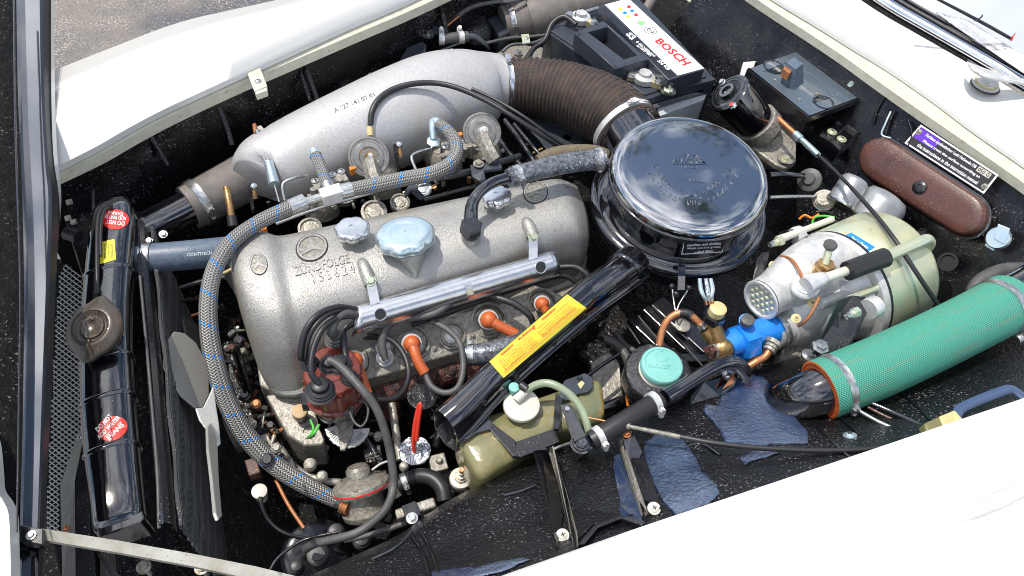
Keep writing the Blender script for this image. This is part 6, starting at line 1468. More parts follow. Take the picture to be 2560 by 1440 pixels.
g = G(); g.rings(stad_rings([(55, .004), (55, .022), (51, .030), (45, .033), (20, .034), (2, .034)]), True, False, True); FB = surf_bvh(g.bvh()); g.build('cover', K['brown'], fb_, 50)
g = G(); c = FB(2300, 468)[0] if FB(2300, 468)[0] is not None else FW(2300, 468) + FN * .03
g.lathe(c, FN, [(17, -1), (17, 4), (14, 7), (6, 8), (5, 6), (0, 6)], 24, lobes=(10, .04, 0, 2)); g.build('knurled_screw', K['satin'], fb_, 40)
PLQ = [(2303, 312), (2497, 438), (2460, 485), (2262, 358)]
pl_ = thing('instruction_plate', 'small black enamel instruction plate with white border text on the bulkhead', 'plate', (2380, 398, -.09))
S0 = surf_pl(FP, FN); 
sheet(PLQ, S0, K['wht'], pl_, .002, 1, 'plate_border'); PI = [lerp2(PLQ, .02, .07), lerp2(PLQ, .98, .07), lerp2(PLQ, .98, .93), lerp2(PLQ, .02, .93)]
sheet(PI, S0, K['blk'], pl_, .0025, 1, 'plate_face')
def SQ_(Q, u0, v0, u1, v1): return [lerp2(Q, u0, v0), lerp2(Q, u1, v0), lerp2(Q, u1, v1), lerp2(Q, u0, v1)]
sheet(SQ_(PLQ, .03, .10, .28, .60), S0, K['purple'], pl_, .0028, 1, 'purple_patch')
text('Farbton synthetischer Lack Farbcode DB', SQ_(PLQ, .12, .16, .76, .34), S0, K['wht'], pl_, .0032, 0, 'lettering', .02)
text('Please treat the surface according to', SQ_(PLQ, .14, .44, .86, .60), S0, K['wht'], pl_, .0032, 0, 'lettering', .02)
text('the instructions in the instruction manual', SQ_(PLQ, .12, .68, .88, .84), S0, K['wht'], pl_, .0032, 0, 'lettering', .02)
sheet(SQ_(PLQ, .78, .12, .94, .36), S0, K['ivoryp'], pl_, .0032, 1, 'number_field')
text('050 G', SQ_(PLQ, .79, .15, .93, .33), S0, K['blk'], pl_, .0036, 0, 'lettering', .02)
for u, v in ((.04, .30), (.96, .72)):
    screw(pl_, S0(*lerp2(PLQ, u, v))[0] + FN * .003, FN, 5, 'castd')
PQ2 = [(1752, -42), (1865, 26), (1832, 78), (1716, 0)]
p2_ = thing('chassis_plate', 'engraved chassis number plate with printed fields at the top of the bulkhead', 'plate', (1800, 20, -.08))
sheet(PQ2, S0, K['ivoryp'], p2_, .002, 1, 'plate_base')
for (u0, v0, u1, v1) in ((.06, .08, .94, .30), (.06, .36, .50, .54), (.54, .36, .94, .54), (.06, .60, .50, .90), (.54, .60, .94, .72), (.54, .78, .94, .90)):
    sheet(SQ_(PQ2, u0, v0, u1, v1), S0, K['blk'], p2_, .0025, 1, 'printed_field')
text('Zul. Gesamtgewicht 1700 kg', SQ_(PQ2, .09, .13, .90, .25), S0, K['ivoryp'], p2_, .003, 0, 'lettering', .02)
for i, s_ in enumerate(('Fahrgestell Nr.', 'Achslast vorn', 'Achslast hinten')): text(s_, SQ_(PQ2, .09, .63 + i * .09, .46, .69 + i * .09), S0, K['ivoryp'], p2_, .003, 0, 'lettering', .02)
text('Baujahr', SQ_(PQ2, .58, .39, .88, .50), S0, K['ivoryp'], p2_, .003, 0, 'lettering', .02)
for (x0, y0, x1, y1, x2, y2) in ((1880, 28, 1862, 88, 1876, 96), (2228, 280, 2206, 338, 2228, 346)):
    t = thing('cable_hook', 'pale bent hook on the bulkhead ' + ('below the chassis plate' if x0 < 2000 else 'above the brown fuse box'), 'hook', FW(x0, y0))
    g = G(); g.tube3([FW(x0, y0) + FN * .002, FW((x0 + x1) / 2, (y0 + y1) / 2) + FN * .006, FW(x1, y1) + FN * .005, FW(x2, y2) + FN * .002], [.0026] * 4, 8, 4); g.build('hook_wire', K['bluezinc'], t, 50)
t = thing('white_panel_tab', 'white sliver of folded panel between battery and coil', 'panel tab', (1870, 165, -.1))
g = G(); g.slab([(1858, 155, -.13), (1890, 152, -.13), (1880, 180, -.13), (1848, 195, -.13)], -.13, -.15); g.build('tab', K['white'], t, 0, bevel=.001)
t = thing('curved_trim', 'dull grey curved pipe at the top edge right of the battery', 'pipe', (1620, 20, -.08))
g = G(); g.tube([(1640, -30, -.12, 12), (1628, 0, -.12, 12), (1606, 40, -.14, 12)], 16, 5); g.build('pipe_body', K['pipegrey'], t, 50)
# clip far right
t = thing('hose_bracket', 'bright zinc folded bracket holding a small round cup on the bulkhead', 'bracket', (2500, 590, -.12))
g = G(); g.lathe(FW(2498, 596), FN, [(28, 0), (29, 6), (26, 14), (0, 15)], 24); g.build('cup', K['bluezinc'], t, 40)
g = G(); g.prism([FW(x, y) + FN * .014 for x, y in ((2500, 562), (2530, 574), (2524, 590), (2514, 612), (2490, 600))], FN * -.002); g.build('folded_plate', K['bluezinc'], t, 0, bevel=.0006)
g = G(); g.prism([FW(x, y) + FN * .004 for x, y in ((2468, 608), (2492, 620), (2484, 628), (2462, 614))], FN * -.003); g.build('foot', K['bluezinc'], t, 0, bevel=.0006)
K['cangrey'] = mat('dull_silver_can', (.36, .37, .38), .38, metal=.5, bump=(120, .3, .001), var=(30, (.28, .29, .30), .2), speck=(300, .71, (.6, .6, .6)))
# solenoids / vacuum bottles
for (a_, b_, r, lb) in (((2140, 452, -.085), (2100, 510, -.12), 36, 'small silvery cylinder standing beside the filter housing'), ((2215, 500, -.10), (2170, 555, -.14), 58, 'big rounded silvery flasher can behind the brake servo')):
    t = thing('metal_can', lb, 'can', a_, 'silvery cans beside the brake servo')
    A_c, B_c = P(*a_), P(*b_); ax = (A_c - B_c).normalized(); k = mpp(A_c); L = (A_c - B_c).length / k
    g = G(); g.lathe(A_c, ax, [(r, -L), (r, -8), (r * .96, -2), (r * .8, 4 if r < 50 else 12), (r * .4, 6 if r < 50 else 18), (0, 6 if r < 50 else 20)], 40); g.build('can_body', K['cangrey'], t, 50)
    g = G(); g.lathe(A_c, ax, [(r + 1, -L - 4), (r + 3, -L), (r + 3, -L + 6), (r + 1, -L + 8)], 40); g.build('crimp_ring', K['zinc'], t, 40)
t = thing('zinc_tab', 'small zinc tab with a round nut near the cable', 'tab', (2262, 592, -.1))
g = G(); g.prism([FW(x, y) + FN * .004 for x, y in ((2246, 580), (2262, 574), (2282, 590), (2266, 608))], FN * -.002); g.build('tab_plate', K['zinc'], t, 0); bolt(t, FW(2262, 590) + FN * .004, FN, 7)
for pts, lb, m in (([(1925, 438, -.10, 7), (1960, 436, -.10, 7), (2010, 440, -.11, 7)], 'black pipe from the filter to a round bulkhead grommet', 'gloss'), ([(1925, 494, -.12, 5), (1970, 492, -.12, 5), (2045, 492, -.13, 5)], 'thin shiny pipe entering the clamped fitting', 'zinc'), ([(1998, 548, -.12, 3), (2012, 538, -.11, 3), (2030, 545, -.11, 3), (2046, 536, -.11, 3)], 'tangle of orange wire left of the servo', 'orw'), ([(2030, 562, -.12, 3), (2036, 544, -.11, 3), (2060, 540, -.11, 3), (2086, 544, -.11, 3)], 'green wire looped beside the orange one', 'wire'), ([(2040, 530, -.11, 3), (2060, 528, -.105, 3), (2080, 534, -.11, 3)], 'short dark wire above the orange and green wires', 'rubber')):
    wire(pts, m, 'thin_wire' if m in ('orw', 'wire', 'rubber') else 'thin_pipe', lb, 'wire' if m in ('orw', 'wire', 'rubber') else 'pipe')
t = thing('bulkhead_grommet', 'dusty grey rubber grommet where the black pipe enters the bulkhead', 'grommet', (2022, 448, -.12))
a = P(2024, 450, -.12); g = G(); g.lathe(a, (Vector((-.7, -.2, .6))).normalized(), [(30, -2), (29, 3), (22, 6), (16, 7), (12, 14), (0, 14)], 28); g.build('disc', K['greyrub'], t, 40)
t = thing('clamped_fitting', 'grubby grey threaded fitting with rings behind the filter rim', 'fitting', (2062, 500, -.12))
a = P(2060, 500, -.13); g = G(); g.lathe(a, (Vector((-.5, -.2, .7))).normalized(), [(26, -10), (27, 0), (20, 2), (22, 6), (16, 8), (17, 14), (0, 15)], 24); g.build('threaded_body', K['castd'], t, 35)
# ================================================================ brake servo
sv = thing('brake_servo', 'silver cast brake servo with a pale gold drum and blue label', 'brake servo', (2080, 700, -.1))
C1, C2 = P(2074, 736, -.135), P(2215, 668, -.135); ax = (C2 - C1).normalized(); k = mpp(C1); L = (C2 - C1).length / k
rD = 157
g = G(); g.lathe(C1, ax, [(136, 4), (rD - 4, 8), (rD, 16), (rD, 24), (rD - 6, 27), (rD - 6, 29)], 64); g.build('drum_flange', K['tape'], sv, 40)
g = G(); g.lathe(C1, ax, [(rD - 4, 32), (rD, 36), (rD, L - 18), (rD - 6, L - 4), (rD - 30, L + 8), (60, L + 14), (0, L + 15)], 72); DB = surf_bvh(g.bvh()); g.build('drum', K['gold'], sv, 45)
g = G(); g.lathe(C1, ax, [(rD - 5, 26), (rD - 1, 27), (rD - 1, 33), (rD - 5, 34)], 64); g.build('drum_gap_shade_ring', K['rubber'], sv, 40)  # black ring; the darkness of the flange gap is put into its colour
g = G(); g.lathe(C1, ax, [(50, -180), (70, -175), (82, -150), (92, -100), (104, -60), (120, -24), (134, 2), (138, 14)], 48); g.build('front_housing', K['tape'], sv, 50)
BL = [(2086, 592), (2118, 586), (2166, 622), (2132, 640)]
BL = [(2092, 592), (2110, 587), (2160, 622), (2124, 650)]
sheet([(2128, 582), (2188, 618), (2154, 642), (2104, 592)], DB, K['lblue'], sv, .0006, 8, 'blue_label')
text('Brake Servo', [(2132, 592), (2174, 618), (2166, 624), (2124, 598)], DB, K['wht'], sv, .001, 0, 'lettering', .02); text('T50 / 24', [(2124, 603), (2160, 628), (2153, 634), (2117, 608)], DB, K['wht'], sv, .001, 0, 'lettering', .02)
# air filter horn
g = G(); g.tube([(1905, 748, -.075, 52), (1935, 730, -.075, 54), (1965, 712, -.07, 64), (2000, 694, -.07, 76), (2040, 676, -.08, 84), (2100, 654, -.10, 80)], 40, 6, caps=False); g.build('horn', K['tape'], sv, 60)
a, b = P(1902, 750, -.075), P(1935, 730, -.075); hx = (a - b).normalized()
g = G(); g.lathe(a, hx, [(52, -3), (54, 0), (52, 3), (46, 3), (44, -4)], 40); g.build('horn_lip', K['tape'], sv, 50)
g = G(); g.lathe(a, hx, [(45, -4), (0, -4)], 32); g.build('filter_plate', K['olive'], sv, 0)
u_, v_ = perp(hx); kk = mpp(a)
for i in range(-2, 3):
    for j in range(-2, 3):
        x, y = (i + (j % 2) * .5) * 17, j * 15
        if x * x + y * y > 36 * 36: continue
        g = G(); g.lathe(a + (u_ * x + v_ * y) * kk - hx * 4 * kk, hx, [(7, 0), (6, 2.5), (3, 4), (0, 4.3)], 12); g.build('filter_stud', K['gold'], sv, 60)
g = G(); g.tube([(1945, 600, -.06, 11), (2010, 575, -.065, 8), (2080, 548, -.07, 8)], 14, 2); g.build('tie_rod', K['ivoryp'], sv, 50)
g = G(); g.tube([(2120, 748, -.045, 9), (2230, 706, -.05, 9), (2302, 680, -.055, 9), (2318, 682, -.065, 9), (2316, 700, -.09, 9)], 14, 5); g.build('tie_rod', K['gold'], sv, 50)
g = G(); g.tube([(1930, 668, -.075, 11), (1990, 632, -.075, 10), (2060, 600, -.08, 9)], 14, 3); g.build('casting_rib', K['tape'], sv, 50)
g = G(); g.tube([(2050, 760, -.07, 14), (2110, 738, -.07, 14), (2160, 722, -.075, 14)], 16, 3); g.build('casting_rib', K['tape'], sv, 50)
g = G(); g.lathe(P(1990, 588, -.075), ax, [(20, -10), (22, 0), (20, 16), (12, 18)], 24); g.build('lug', K['tape'], sv, 40)
g = G(); g.lathe(P(2182, 768, -.032), ax, [(26, -16), (28, -8), (27, 12), (18, 16)], 24); g.build('lug', K['tape'], sv, 40)
for (x, y, z) in ((1950, 602, -.06), (2140, 780, -.022)):
    a = P(x, y, z); g = G(); g.lathe(a, -ax, [(13, -6), (14, 0), (13, 10), (9, 11), (9, 24), (0, 25)], 6); g.build('tie_nut', K['gold'], sv, 35)
    g = G(); g.lathe(a, -ax, [(8, 22), (8, 34), (5, 35), (0, 33)], 14); g.build('stud_end', K['zinc'], sv, 40)
for (x, y, z) in ((1995, 670, -.02), (2031, 758, -.035), (1990, 796, -.05), (1934, 664, -.06)):
    a = P(x, y, z - .012); screw(sv, a, tilt(a, .5), 8, 'cream')
g = G(); a = P(2062, 666, -.006); g.lathe(a, UP, [(24, -24), (24, -4), (20, 0), (20, 3)], 28); g.lathe(a, UP, [(20, 3), (21, 4), (21, 13), (18, 15)], 6); g.build('valve_base', K['brass'], sv, 35)
g = G(); g.cyl(P(2062, 660, .0), P(2074, 622, .022), 10, 9, 16); g.build('valve_stem', K['gold'], sv, 40)
g = G(); g.lathe(P(2074, 616, .024), tilt(P(2074, 616, 0.02), .1), [(12, -4), (16, 0), (17, 8), (14, 12), (0, 13)], 24); g.build('valve_cap', K['greyrub'], sv, 40)
g = G(); a = P(2015, 712, -.02); xx = tilt(a, .45); g.lathe(a, xx, [(34, -20), (36, -6), (32, 0), (26, 2), (26, 6)], 32); g.build('banjo_housing', K['tape'], sv, 40)
bolt(sv, a + xx * .004, xx, 13, 'zinc', h=10)
g = G(); g.tube([(2015, 716, -.01, 24), (2035, 705, -.008, 22), (2056, 697, -.008, 18), (2066, 694, -.008, 12)], 20, 4); g.build('banjo_neck', K['tape'], sv, 50)
g = G(); g.tube([(2060, 696, -.008, 13), (2125, 674, -.008, 12)], 20, 1); g.build('pipe_stub', K['ivoryp'], sv, 50)
vh = thing('servo_vacuum_pipe', 'pale gold pipe bending back on itself with a black rubber sleeve', 'pipe', (2200, 650, -.02))
g = G(); g.tube([(2118, 678, -.006, 25), (2165, 660, -.004, 25), (2212, 644, -.004, 25)], 28, 3); g.build('rubber_sleeve', K['rubber'], vh, 40)
g = G(); g.tube([(2216, 642, -.004, 16), (2262, 622, -.004, 15), (2302, 605, -.006, 15), (2318, 600, -.014, 15), (2322, 612, -.03, 15), (2300, 634, -.05, 15), (2270, 645, -.07, 14)], 24, 7); g.build('bent_pipe', K['gold'], vh, 60)
g = G(); g.slab([(2098, 750, -.03), (2130, 738, -.03), (2164, 742, -.03), (2176, 760, -.03), (2146, 830, -.06), (2104, 900, -.09), (2034, 880, -.09)], -.03, -.036)
mb = thing('mounting_bracket', 'black angled steel bracket bolted to the servo lug', 'bracket', (2110, 820, -.07))
g.build('bracket_plate', K['satin'], mb, 0, bevel=.001)
g = G(); g.lathe(P(2050, 868, -.078), UP, [(22, 0), (22, 3), (15, 4), (15, 14), (0, 15)], 6); g.build('lower_bolt', K['zinc'], mb, 35)
g = G(); g.lathe(P(2020, 890, -.11), UP, [(18, 0), (18, 6), (10, 8), (10, 14), (0, 14)], 24); g.build('lower_nut', K['zinc'], mb, 35)
mb2 = thing('servo_strut', 'short blue-black strut between air cleaner and servo', 'strut', (1920, 620, -.1))
g = G(); g.slab([(1890, 650, -.13), (1905, 630, -.12), (1925, 628, -.12), (1912, 690, -.14), (1880, 706, -.15)], -.13, -.14); g.slab([(1948, 580, -.07), (1975, 572, -.07), (1985, 590, -.07), (1960, 640, -.12), (1950, 640, -.12)], -.07, -.08); g.build('strut_plate', K['satin'], mb2, 0, bevel=.001)
# lower cast body below servo
g = G(); g.tube([(1930, 830, -.13, 40), (1990, 808, -.13, 38), (2080, 775, -.13, 40)], 28, 3); g.build('slave_barrel', K['tape'], sv, 50)
g = G(); g.lathe(P(1940, 828, -.125), (P(1940, 828, -.125) - P(1990, 808, -.125)).normalized(), [(46, -12), (48, -8), (48, 0), (42, 3), (40, -2)], 36); g.build('barrel_collar', K['zinc'], sv, 40)
g = G(); g.slab([(1960, 860, -.15), (2040, 830, -.15), (2090, 840, -.15), (2060, 890, -.17), (1990, 920, -.18), (1950, 895, -.17)], -.15, -.2); g.build('lower_casting', K['castd'], sv, 0, bevel=.004)
for pts in (((1952, 640, -.045), (1980, 650, -.02), (2000, 680, -.01), (2008, 700, -.006)), ((2048, 742, -.02), (2036, 770, -.035), (2016, 800, -.055), (1996, 815, -.08)), ((2000, 575, -.085), (2030, 600, -.06), (2060, 650, -.035), (2082, 700, -.03))):
    g = G(); g.tube([(*p, 4) for p in pts], 8, 5); g.build('gasket_line', K['copper' if pts[0][0] != 2000 else 'zinc'], sv, 50)
# ================================================================ blue valve and brass unions
bv = thing('blue_valve_body', 'bright blue painted brake valve body with a hex boss and grey cap', 'valve', (1880, 845, -.13))
g = G(); g.tube([(1815, 868, -.125, 30), (1830, 858, -.125, 34), (1850, 850, -.125, 36), (1880, 840, -.125, 36), (1915, 828, -.125, 37), (1948, 818, -.125, 37)], 32, 4); g.build('valve_barrel', K['blue'], bv, 50)
g = G(); a = P(1862, 852, -.125); hx = (P(1815, 868, -.125) - P(1948, 818, -.125)).normalized()
g.lathe(a, hx, [(42, -20), (48, -18), (48, 20), (42, 22)], 6); g.build('hex_section', K['blue'], bv, 30)
g = G(); g.cyl(P(1864, 820, -.115), P(1866, 800, -.085), 20, 18, 20); g.build('port_boss', K['blue'], bv, 40)
g = G(); g.lathe(P(1866, 806, -.085), tilt(P(1866, 806, -.08), .1), [(15, -4), (15, 2), (17, 4), (17, 14), (13, 16), (0, 17)], 24); g.build('dust_cap', K['greyrub'], bv, 40)
g = G(); g.slab([(1840, 878, -.14), (1880, 862, -.14), (1882, 884, -.16), (1858, 896, -.17), (1836, 884, -.16)], -.14, -.17); g.build('drip_lug', K['blue'], bv, 0, bevel=.002)
br = thing('brass_union', 'aged brass banjo union stack with a dark hex nut and ivory collar', 'union', (1790, 830, -.12))
g = G(); g.tube([(1810, 874, -.125, 26), (1800, 872, -.12, 28), (1790, 868, -.12, 24)], 24, 3); g.ball((1806, 872, -.12), 29, 20); g.build('banjo_ball', K['brass'], br, 60)
g = G(); g.tube([(1800, 862, -.115, 18), (1793, 840, -.105, 20), (1785, 812, -.09, 19), (1782, 800, -.085, 22)], 20, 5); g.build('riser', K['brass'], br, 50)
g = G(); g.tube([(1798, 860, -.12, 15), (1776, 842, -.11, 17), (1762, 824, -.10, 14)], 20, 4); g.build('side_branch', K['brass'], br, 50)
g = G(); a, b = P(1776, 880, -.115), P(1806, 872, -.12); g.lathe(a, (a - b).normalized(), [(17, -16), (18, -14), (18, 6), (13, 8), (0, 8)], 6); g.build('banjo_bolt', K['rust'], br, 30)
g = G(); g.lathe(a, (a - b).normalized(), [(19, -16), (20, -14), (20, -8), (17, -7)], 6); g.build('nut_face', K['castd'], br, 30)
g = G(); a = P(1781, 800, -.085); g.lathe(a, tilt(a, .05), [(24, -2), (27, 2), (28, 26), (24, 32)], 6); g.build('hex_nut', K['satin'], br, 30)
g = G(); g.lathe(a, tilt(a, .05), [(21, 30), (21, 52), (17, 54), (0, 54)], 28); g.build('ivory_collar', K['cream'], br, 40)
g = G(); g.lathe(P(1758, 820, -.098), (P(1745, 802, -.09) - P(1762, 826, -.10)), [(13, -2), (14, 0), (14, 12), (10, 14)], 6); g.build('pipe_nut', K['zinc'], br, 30)
for dx, m in ((-13, 'clear'), (2, 'clear'), (14, 'clear')):
    g = G(); g.tube([(1772 + dx * .5, 752, -.045, 4), (1768 + dx * .8, 738, -.035, 5), (1766 + dx * 1.1, 722, -.03, 6), (1762 + dx, 696, -.02, 5)], 12, 4); g.build('terminal_blade', K['foil' if dx == 2 else 'bluezinc'], br, 50)
    g = G(); g.tube([(1774 + dx * .5, 762, -.05, 3), (1770 + dx * .8, 744, -.04, 3)], 8, 1); g.build('terminal_pin', K['copper'], br, 50)
t = thing('orange_pipe', 'orange copper brake pipe arching from the turquoise cap to the brass union', 'brake pipe', (1700, 780, -.1))
g = G(); g.tube([(1648, 868, -.13, 9), (1654, 832, -.115, 9), (1668, 802, -.10, 9), (1690, 785, -.09, 9), (1712, 782, -.085, 9), (1734, 794, -.088, 9), (1752, 812, -.095, 9)], 16, 7); g.build('pipe', K['copper'], t, 60)
g = G(); g.tube([(1700, 782, -.086, 11), (1718, 783, -.084, 11), (1728, 789, -.085, 11)], 16, 3); g.build('black_sleeve', K['rubber'], t, 50)
t = thing('copper_brake_pipe', 'bare copper pipe dropping from a threaded nut right of the blue valve', 'brake pipe', (1890, 890, -.12))
g = G(); g.tube([(1862, 922, -.14, 9), (1890, 904, -.13, 9), (1912, 892, -.12, 9), (1922, 878, -.115, 9), (1932, 862, -.11, 9)], 16, 6); g.build('pipe', K['copper'], t, 60)
g = G(); g.lathe(P(1922, 878, -.115), (P(1936, 856, -.11) - P(1918, 886, -.12)), [(15, 0), (17, 2), (17, 8), (14, 9), (17, 11), (17, 17), (22, 20), (22, 30), (16, 32)], 12); g.build('threaded_nut', K['castd'], t, 30)
# ================================================================ reservoir with turquoise cap
rs = thing('brake_fluid_reservoir', 'round crinkle-black reservoir with a turquoise screw cap', 'reservoir', (1650, 920, -.15))
A = P(1648, 928, -.125); av = tilt(A, .05)
g = G(); g.lathe(A, av, [(80, -70), (84, -60), (86, -12), (84, -4), (79, 0), (60, 3), (50, 4)], 56); g.build('canister', K['crinkle'], rs, 40)
g = G(); g.lathe(A, av, [(52, 2), (53, 6), (50, 8), (52, 12), (50, 15), (52, 18), (50, 20)], 48); g.build('threaded_neck', K['ivoryp'], rs, 50)
g = G(); g.lathe(A, av, [(50, 17), (53, 19), (53, 30), (50, 34), (44, 35), (42, 33), (24, 34), (12, 36), (0, 36)], 60); g.build('screw_cap', K['teal'], rs, 40)
CB = surf_bvh(g.bvh()); vs, fs = ring2(.5, .5, .40, .5, 24, .0006); lay(vs, fs, [(1636, 876), (1672, 876), (1672, 904), (1636, 904)], CB, 0, 'moulded_ring', K['teal'], rs, 30)
text('BREMSE', [(1618, 908), (1676, 912), (1670, 922), (1622, 918)], CB, K['teal'], rs, 0, .0008, 'lettering', .02)
t = thing('side_tube', 'amber tube running down the side of the crinkle-black canister', 'tube', (1565, 970, -.2))
g = G(); g.tube([(1563, 930, -.16, 5), (1566, 970, -.18, 5), (1570, 1014, -.2, 4)], 10, 3); g.build('tube_body', K['orw'], t, 50)
# steering column / black bars between
t = thing('chassis_rail', 'black ribbed chassis rail and bars in the gap by the reservoir', 'rail', (1640, 800, -.25))
for (x0, y0, x1, y1, w_, z) in ((1575, 800, 1660, 880, 26, -.22), (1610, 775, 1740, 900, 22, -.20), (1640, 760, 1800, 905, 44, -.19), (1690, 900, 1830, 905, 24, -.19)):
    g = G(); g.bar((x0, y0, z), (x1, y1, z), w_, 30); g.build('rail_rib', K['satin'], t, 0, bevel=.002)
for (x0, y0, x1, y1, z) in ((1560, 800, 1600, 860, -.20), (1596, 790, 1655, 860, -.185), (1632, 765, 1720, 850, -.172), (1700, 850, 1765, 925, -.165)):
    g = G(); g.tube([(x0, y0, z, 2.2), (x1, y1, z, 2.2)], 6, 1); g.build('bright_edge', K['greyrub'], t, 0)
g = G(); g.lathe((1706, 814, -.165), UP, [(19, 0), (20, 2), (17, 4), (0, 5)], 28); g.build('rivet_disc', K['castd'], t, 40)
t = thing('steering_box', 'pale dusty steering box casting deep in the gap left of the reservoir', 'steering box', (1520, 920, -.3))
g = G(); g.slab([(1478, 905, -.26), (1522, 872, -.26), (1550, 905, -.26), (1560, 985, -.28), (1520, 1020, -.28), (1488, 990, -.28), (1480, 950, -.28)], -.27, -.36); g.build('box_casting', K['castd'], t, 0, bevel=.006)
g = G(); g.tube([(1512, 845, -.24, 12), (1540, 860, -.24, 12), (1565, 890, -.24, 12), (1575, 920, -.25, 12)], 16, 5); g.build('curved_hose', K['greyrub'], t, 50)
g = G(); g.tube([(1540, 830, -.25, 8), (1560, 860, -.25, 8), (1590, 880, -.25, 8)], 12, 4); g.build('curved_hose', K['greyrub'], t, 50)
g = G(); g.tube([(1458, 948, -.19, 5), (1500, 916, -.19, 5), (1550, 884, -.19, 5)], 12, 2); g.build('black_rod', K['gloss'], t, 50)
g = G(); g.tube([(1500, 1024, -.21, 14), (1562, 1000, -.21, 14)], 12, 1); g.build('black_bar', K['gloss'], t, 50)
# dark filler under the cleaner
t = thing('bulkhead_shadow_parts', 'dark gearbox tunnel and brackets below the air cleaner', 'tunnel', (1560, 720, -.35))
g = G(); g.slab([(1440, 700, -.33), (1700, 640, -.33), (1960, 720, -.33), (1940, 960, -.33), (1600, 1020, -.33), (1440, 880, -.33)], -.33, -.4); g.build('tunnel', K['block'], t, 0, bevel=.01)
# ================================================================ green hose
gh = thing('green_heater_hose', 'thick green knitted heater hose with a bright clamp at each end', 'heater hose', (2290, 880, -.05))
HG = [(2050, 975, -.065, 76), (2100, 956, -.06, 76), (2200, 915, -.055, 76), (2330, 855, -.05, 74), (2440, 800, -.05, 73), (2520, 758, -.05, 74)]
g = G(); g.tube(HG, 48, 7, caps=False); g.build('knitted_body', K['knit'], gh, 60)
g = G(); a, b = P(2050, 975, -.065), P(2100, 956, -.06); hx = (a - b).normalized(); g.lathe(a, hx, [(76, 0), (74, 2), (70, 2), (68, 0), (68, -30)], 48); g.build('orange_lining', K['oboot'], gh, 50)
clamp(gh, (2085, 962, -.062), (2110, 952, -.06), 76.5, 19, 'zinc', Vector((0, -.8, .1))); clamp(gh, (2492, 773, -.05), (2520, 758, -.05), 74, 22, 'zinc', Vector((.2, -.9, .2)))
t = thing('heater_pipe', 'blue-black pipe entering the near end of the green hose', 'pipe', (1980, 990, -.08))
g = G(); g.tube([(1945, 1000, -.15, 50), (1975, 1000, -.11, 54), (2020, 988, -.078, 58), (2070, 968, -.064, 62)], 36, 5); g.build('pipe_wall', K['gloss'], t, 60)
t = thing('bulkhead_heater_pipe', 'glossy blue-black pipe leaving the far end of the green hose into a rubber ring', 'pipe', (2540, 730, -.05))
g = G(); g.tube([(2490, 775, -.05, 62), (2560, 735, -.05, 62), (2640, 690, -.05, 62)], 36, 4); g.build('pipe_wall', K['gloss'], t, 60)
g = G(); p = FW(2560, 760); g.tube([(2430, 735, -.12, 18), (2450, 705, -.11, 19), (2500, 680, -.10, 20), (2560, 676, -.10, 20), (2620, 690, -.1, 20)], 20, 6); g.build('rubber_ring', K['greyrub'], t, 50)
g = G(); g.tube([(2540, 850, -.06, 13), (2565, 838, -.055, 13)], 16, 1); g.build('clamp_barrel', K['zinc'], t, 40)
# ================================================================ washer bottle
wb = thing('washer_bottle', 'yellowed translucent washer bottle held by a black strap', 'washer bottle', (1330, 1080, -.15))
OUT = [(1140, 1088), (1150, 1062), (1190, 1044), (1238, 1032), (1290, 1012), (1350, 992), (1420, 968), (1486, 948), (1504, 962), (1510, 1000), (1512, 1036), (1496, 1056), (1450, 1070), (1396, 1082), (1345, 1104), (1300, 1142), (1250, 1174), (1208, 1198), (1182, 1180), (1165, 1150), (1150, 1118)]
g = G(); rg = []
for s_, h in ((1.0, -.07), (1.0, -.012), (.985, -.004), (.94, .002), (.82, .006), (.5, .010), (.1, .012)):
    ring = []
    for x, y in catmull([Vector((a, b, 0)) for a, b in OUT + OUT[:1]], 3)[:-1] and [(v.x, v.y) for v in catmull([Vector((a, b, 0)) for a, b in OUT + OUT[:1]], 3)[:-1]]:
        t_ = (x - 1140) / 370; cyy = 1128 - t_ * 118; cxx = x * .85 + 1325 * .15
        ring.append(P(cxx + (x - cxx) * s_, cyy + (y - cyy) * s_, -.15) + UP * (h + (.0 if s_ > .9 else .003 * math.sin(t_ * 9))))
    rg.append(ring)
g.rings(rg, True, True, True); BB = surf_bvh(g.bvh()); g.build('bottle', K['bag'], wb, 60)
st_ = thing('washer_strap', 'black sheet metal strap with two eared slots over the washer bottle', 'strap', (1310, 1080, -.12))
for poly in ([(1135, 1082), (1136, 1064), (1148, 1050), (1196, 1033), (1218, 1040), (1232, 1058), (1228, 1072), (1190, 1082), (1168, 1098), (1148, 1096)], [(1405, 962), (1412, 950), (1462, 932), (1482, 944), (1482, 968), (1470, 980), (1446, 984), (1424, 1000), (1408, 1000), (1398, 985)]):
    g = G(); g.slab(poly, -.128, -.134); g.build('eared_plate', K['plastic'], st_, 0, bevel=.001)
for poly in ([(1216, 1040), (1232, 1058), (1290, 1102), (1298, 1142), (1284, 1140), (1224, 1072)], [(1284, 1106), (1384, 1072), (1400, 1104), (1300, 1144)], [(1390, 980), (1408, 990), (1398, 1074), (1382, 1072)]):
    g = G(); g.slab(poly, -.129, -.136); g.build('strap_leg', K['satin'], st_, 0, bevel=.001)
for (x, y) in ((1176, 1068), (1452, 958)):
    g = G(); g.slab([(x - 8, y + 2), (x + 2, y - 8), (x + 10, y), (x, y + 14)], -.1265, -.129); g.build('slot_tab', K['cream'], st_, 0, bevel=.0006)
    g = G(); g.tube([(x - 6, y - 10, -.124, 6), (x, y - 16, -.124, 6)], 10, 1); g.build('tab_loop', K['gloss'], st_, 50)
wc = thing('vented_lid', 'round off-white cap with a spigot on the washer bottle', 'lid', (1300, 1010, -.11))
A = P(1304, 1012, -.12); av = tilt(A, .1)
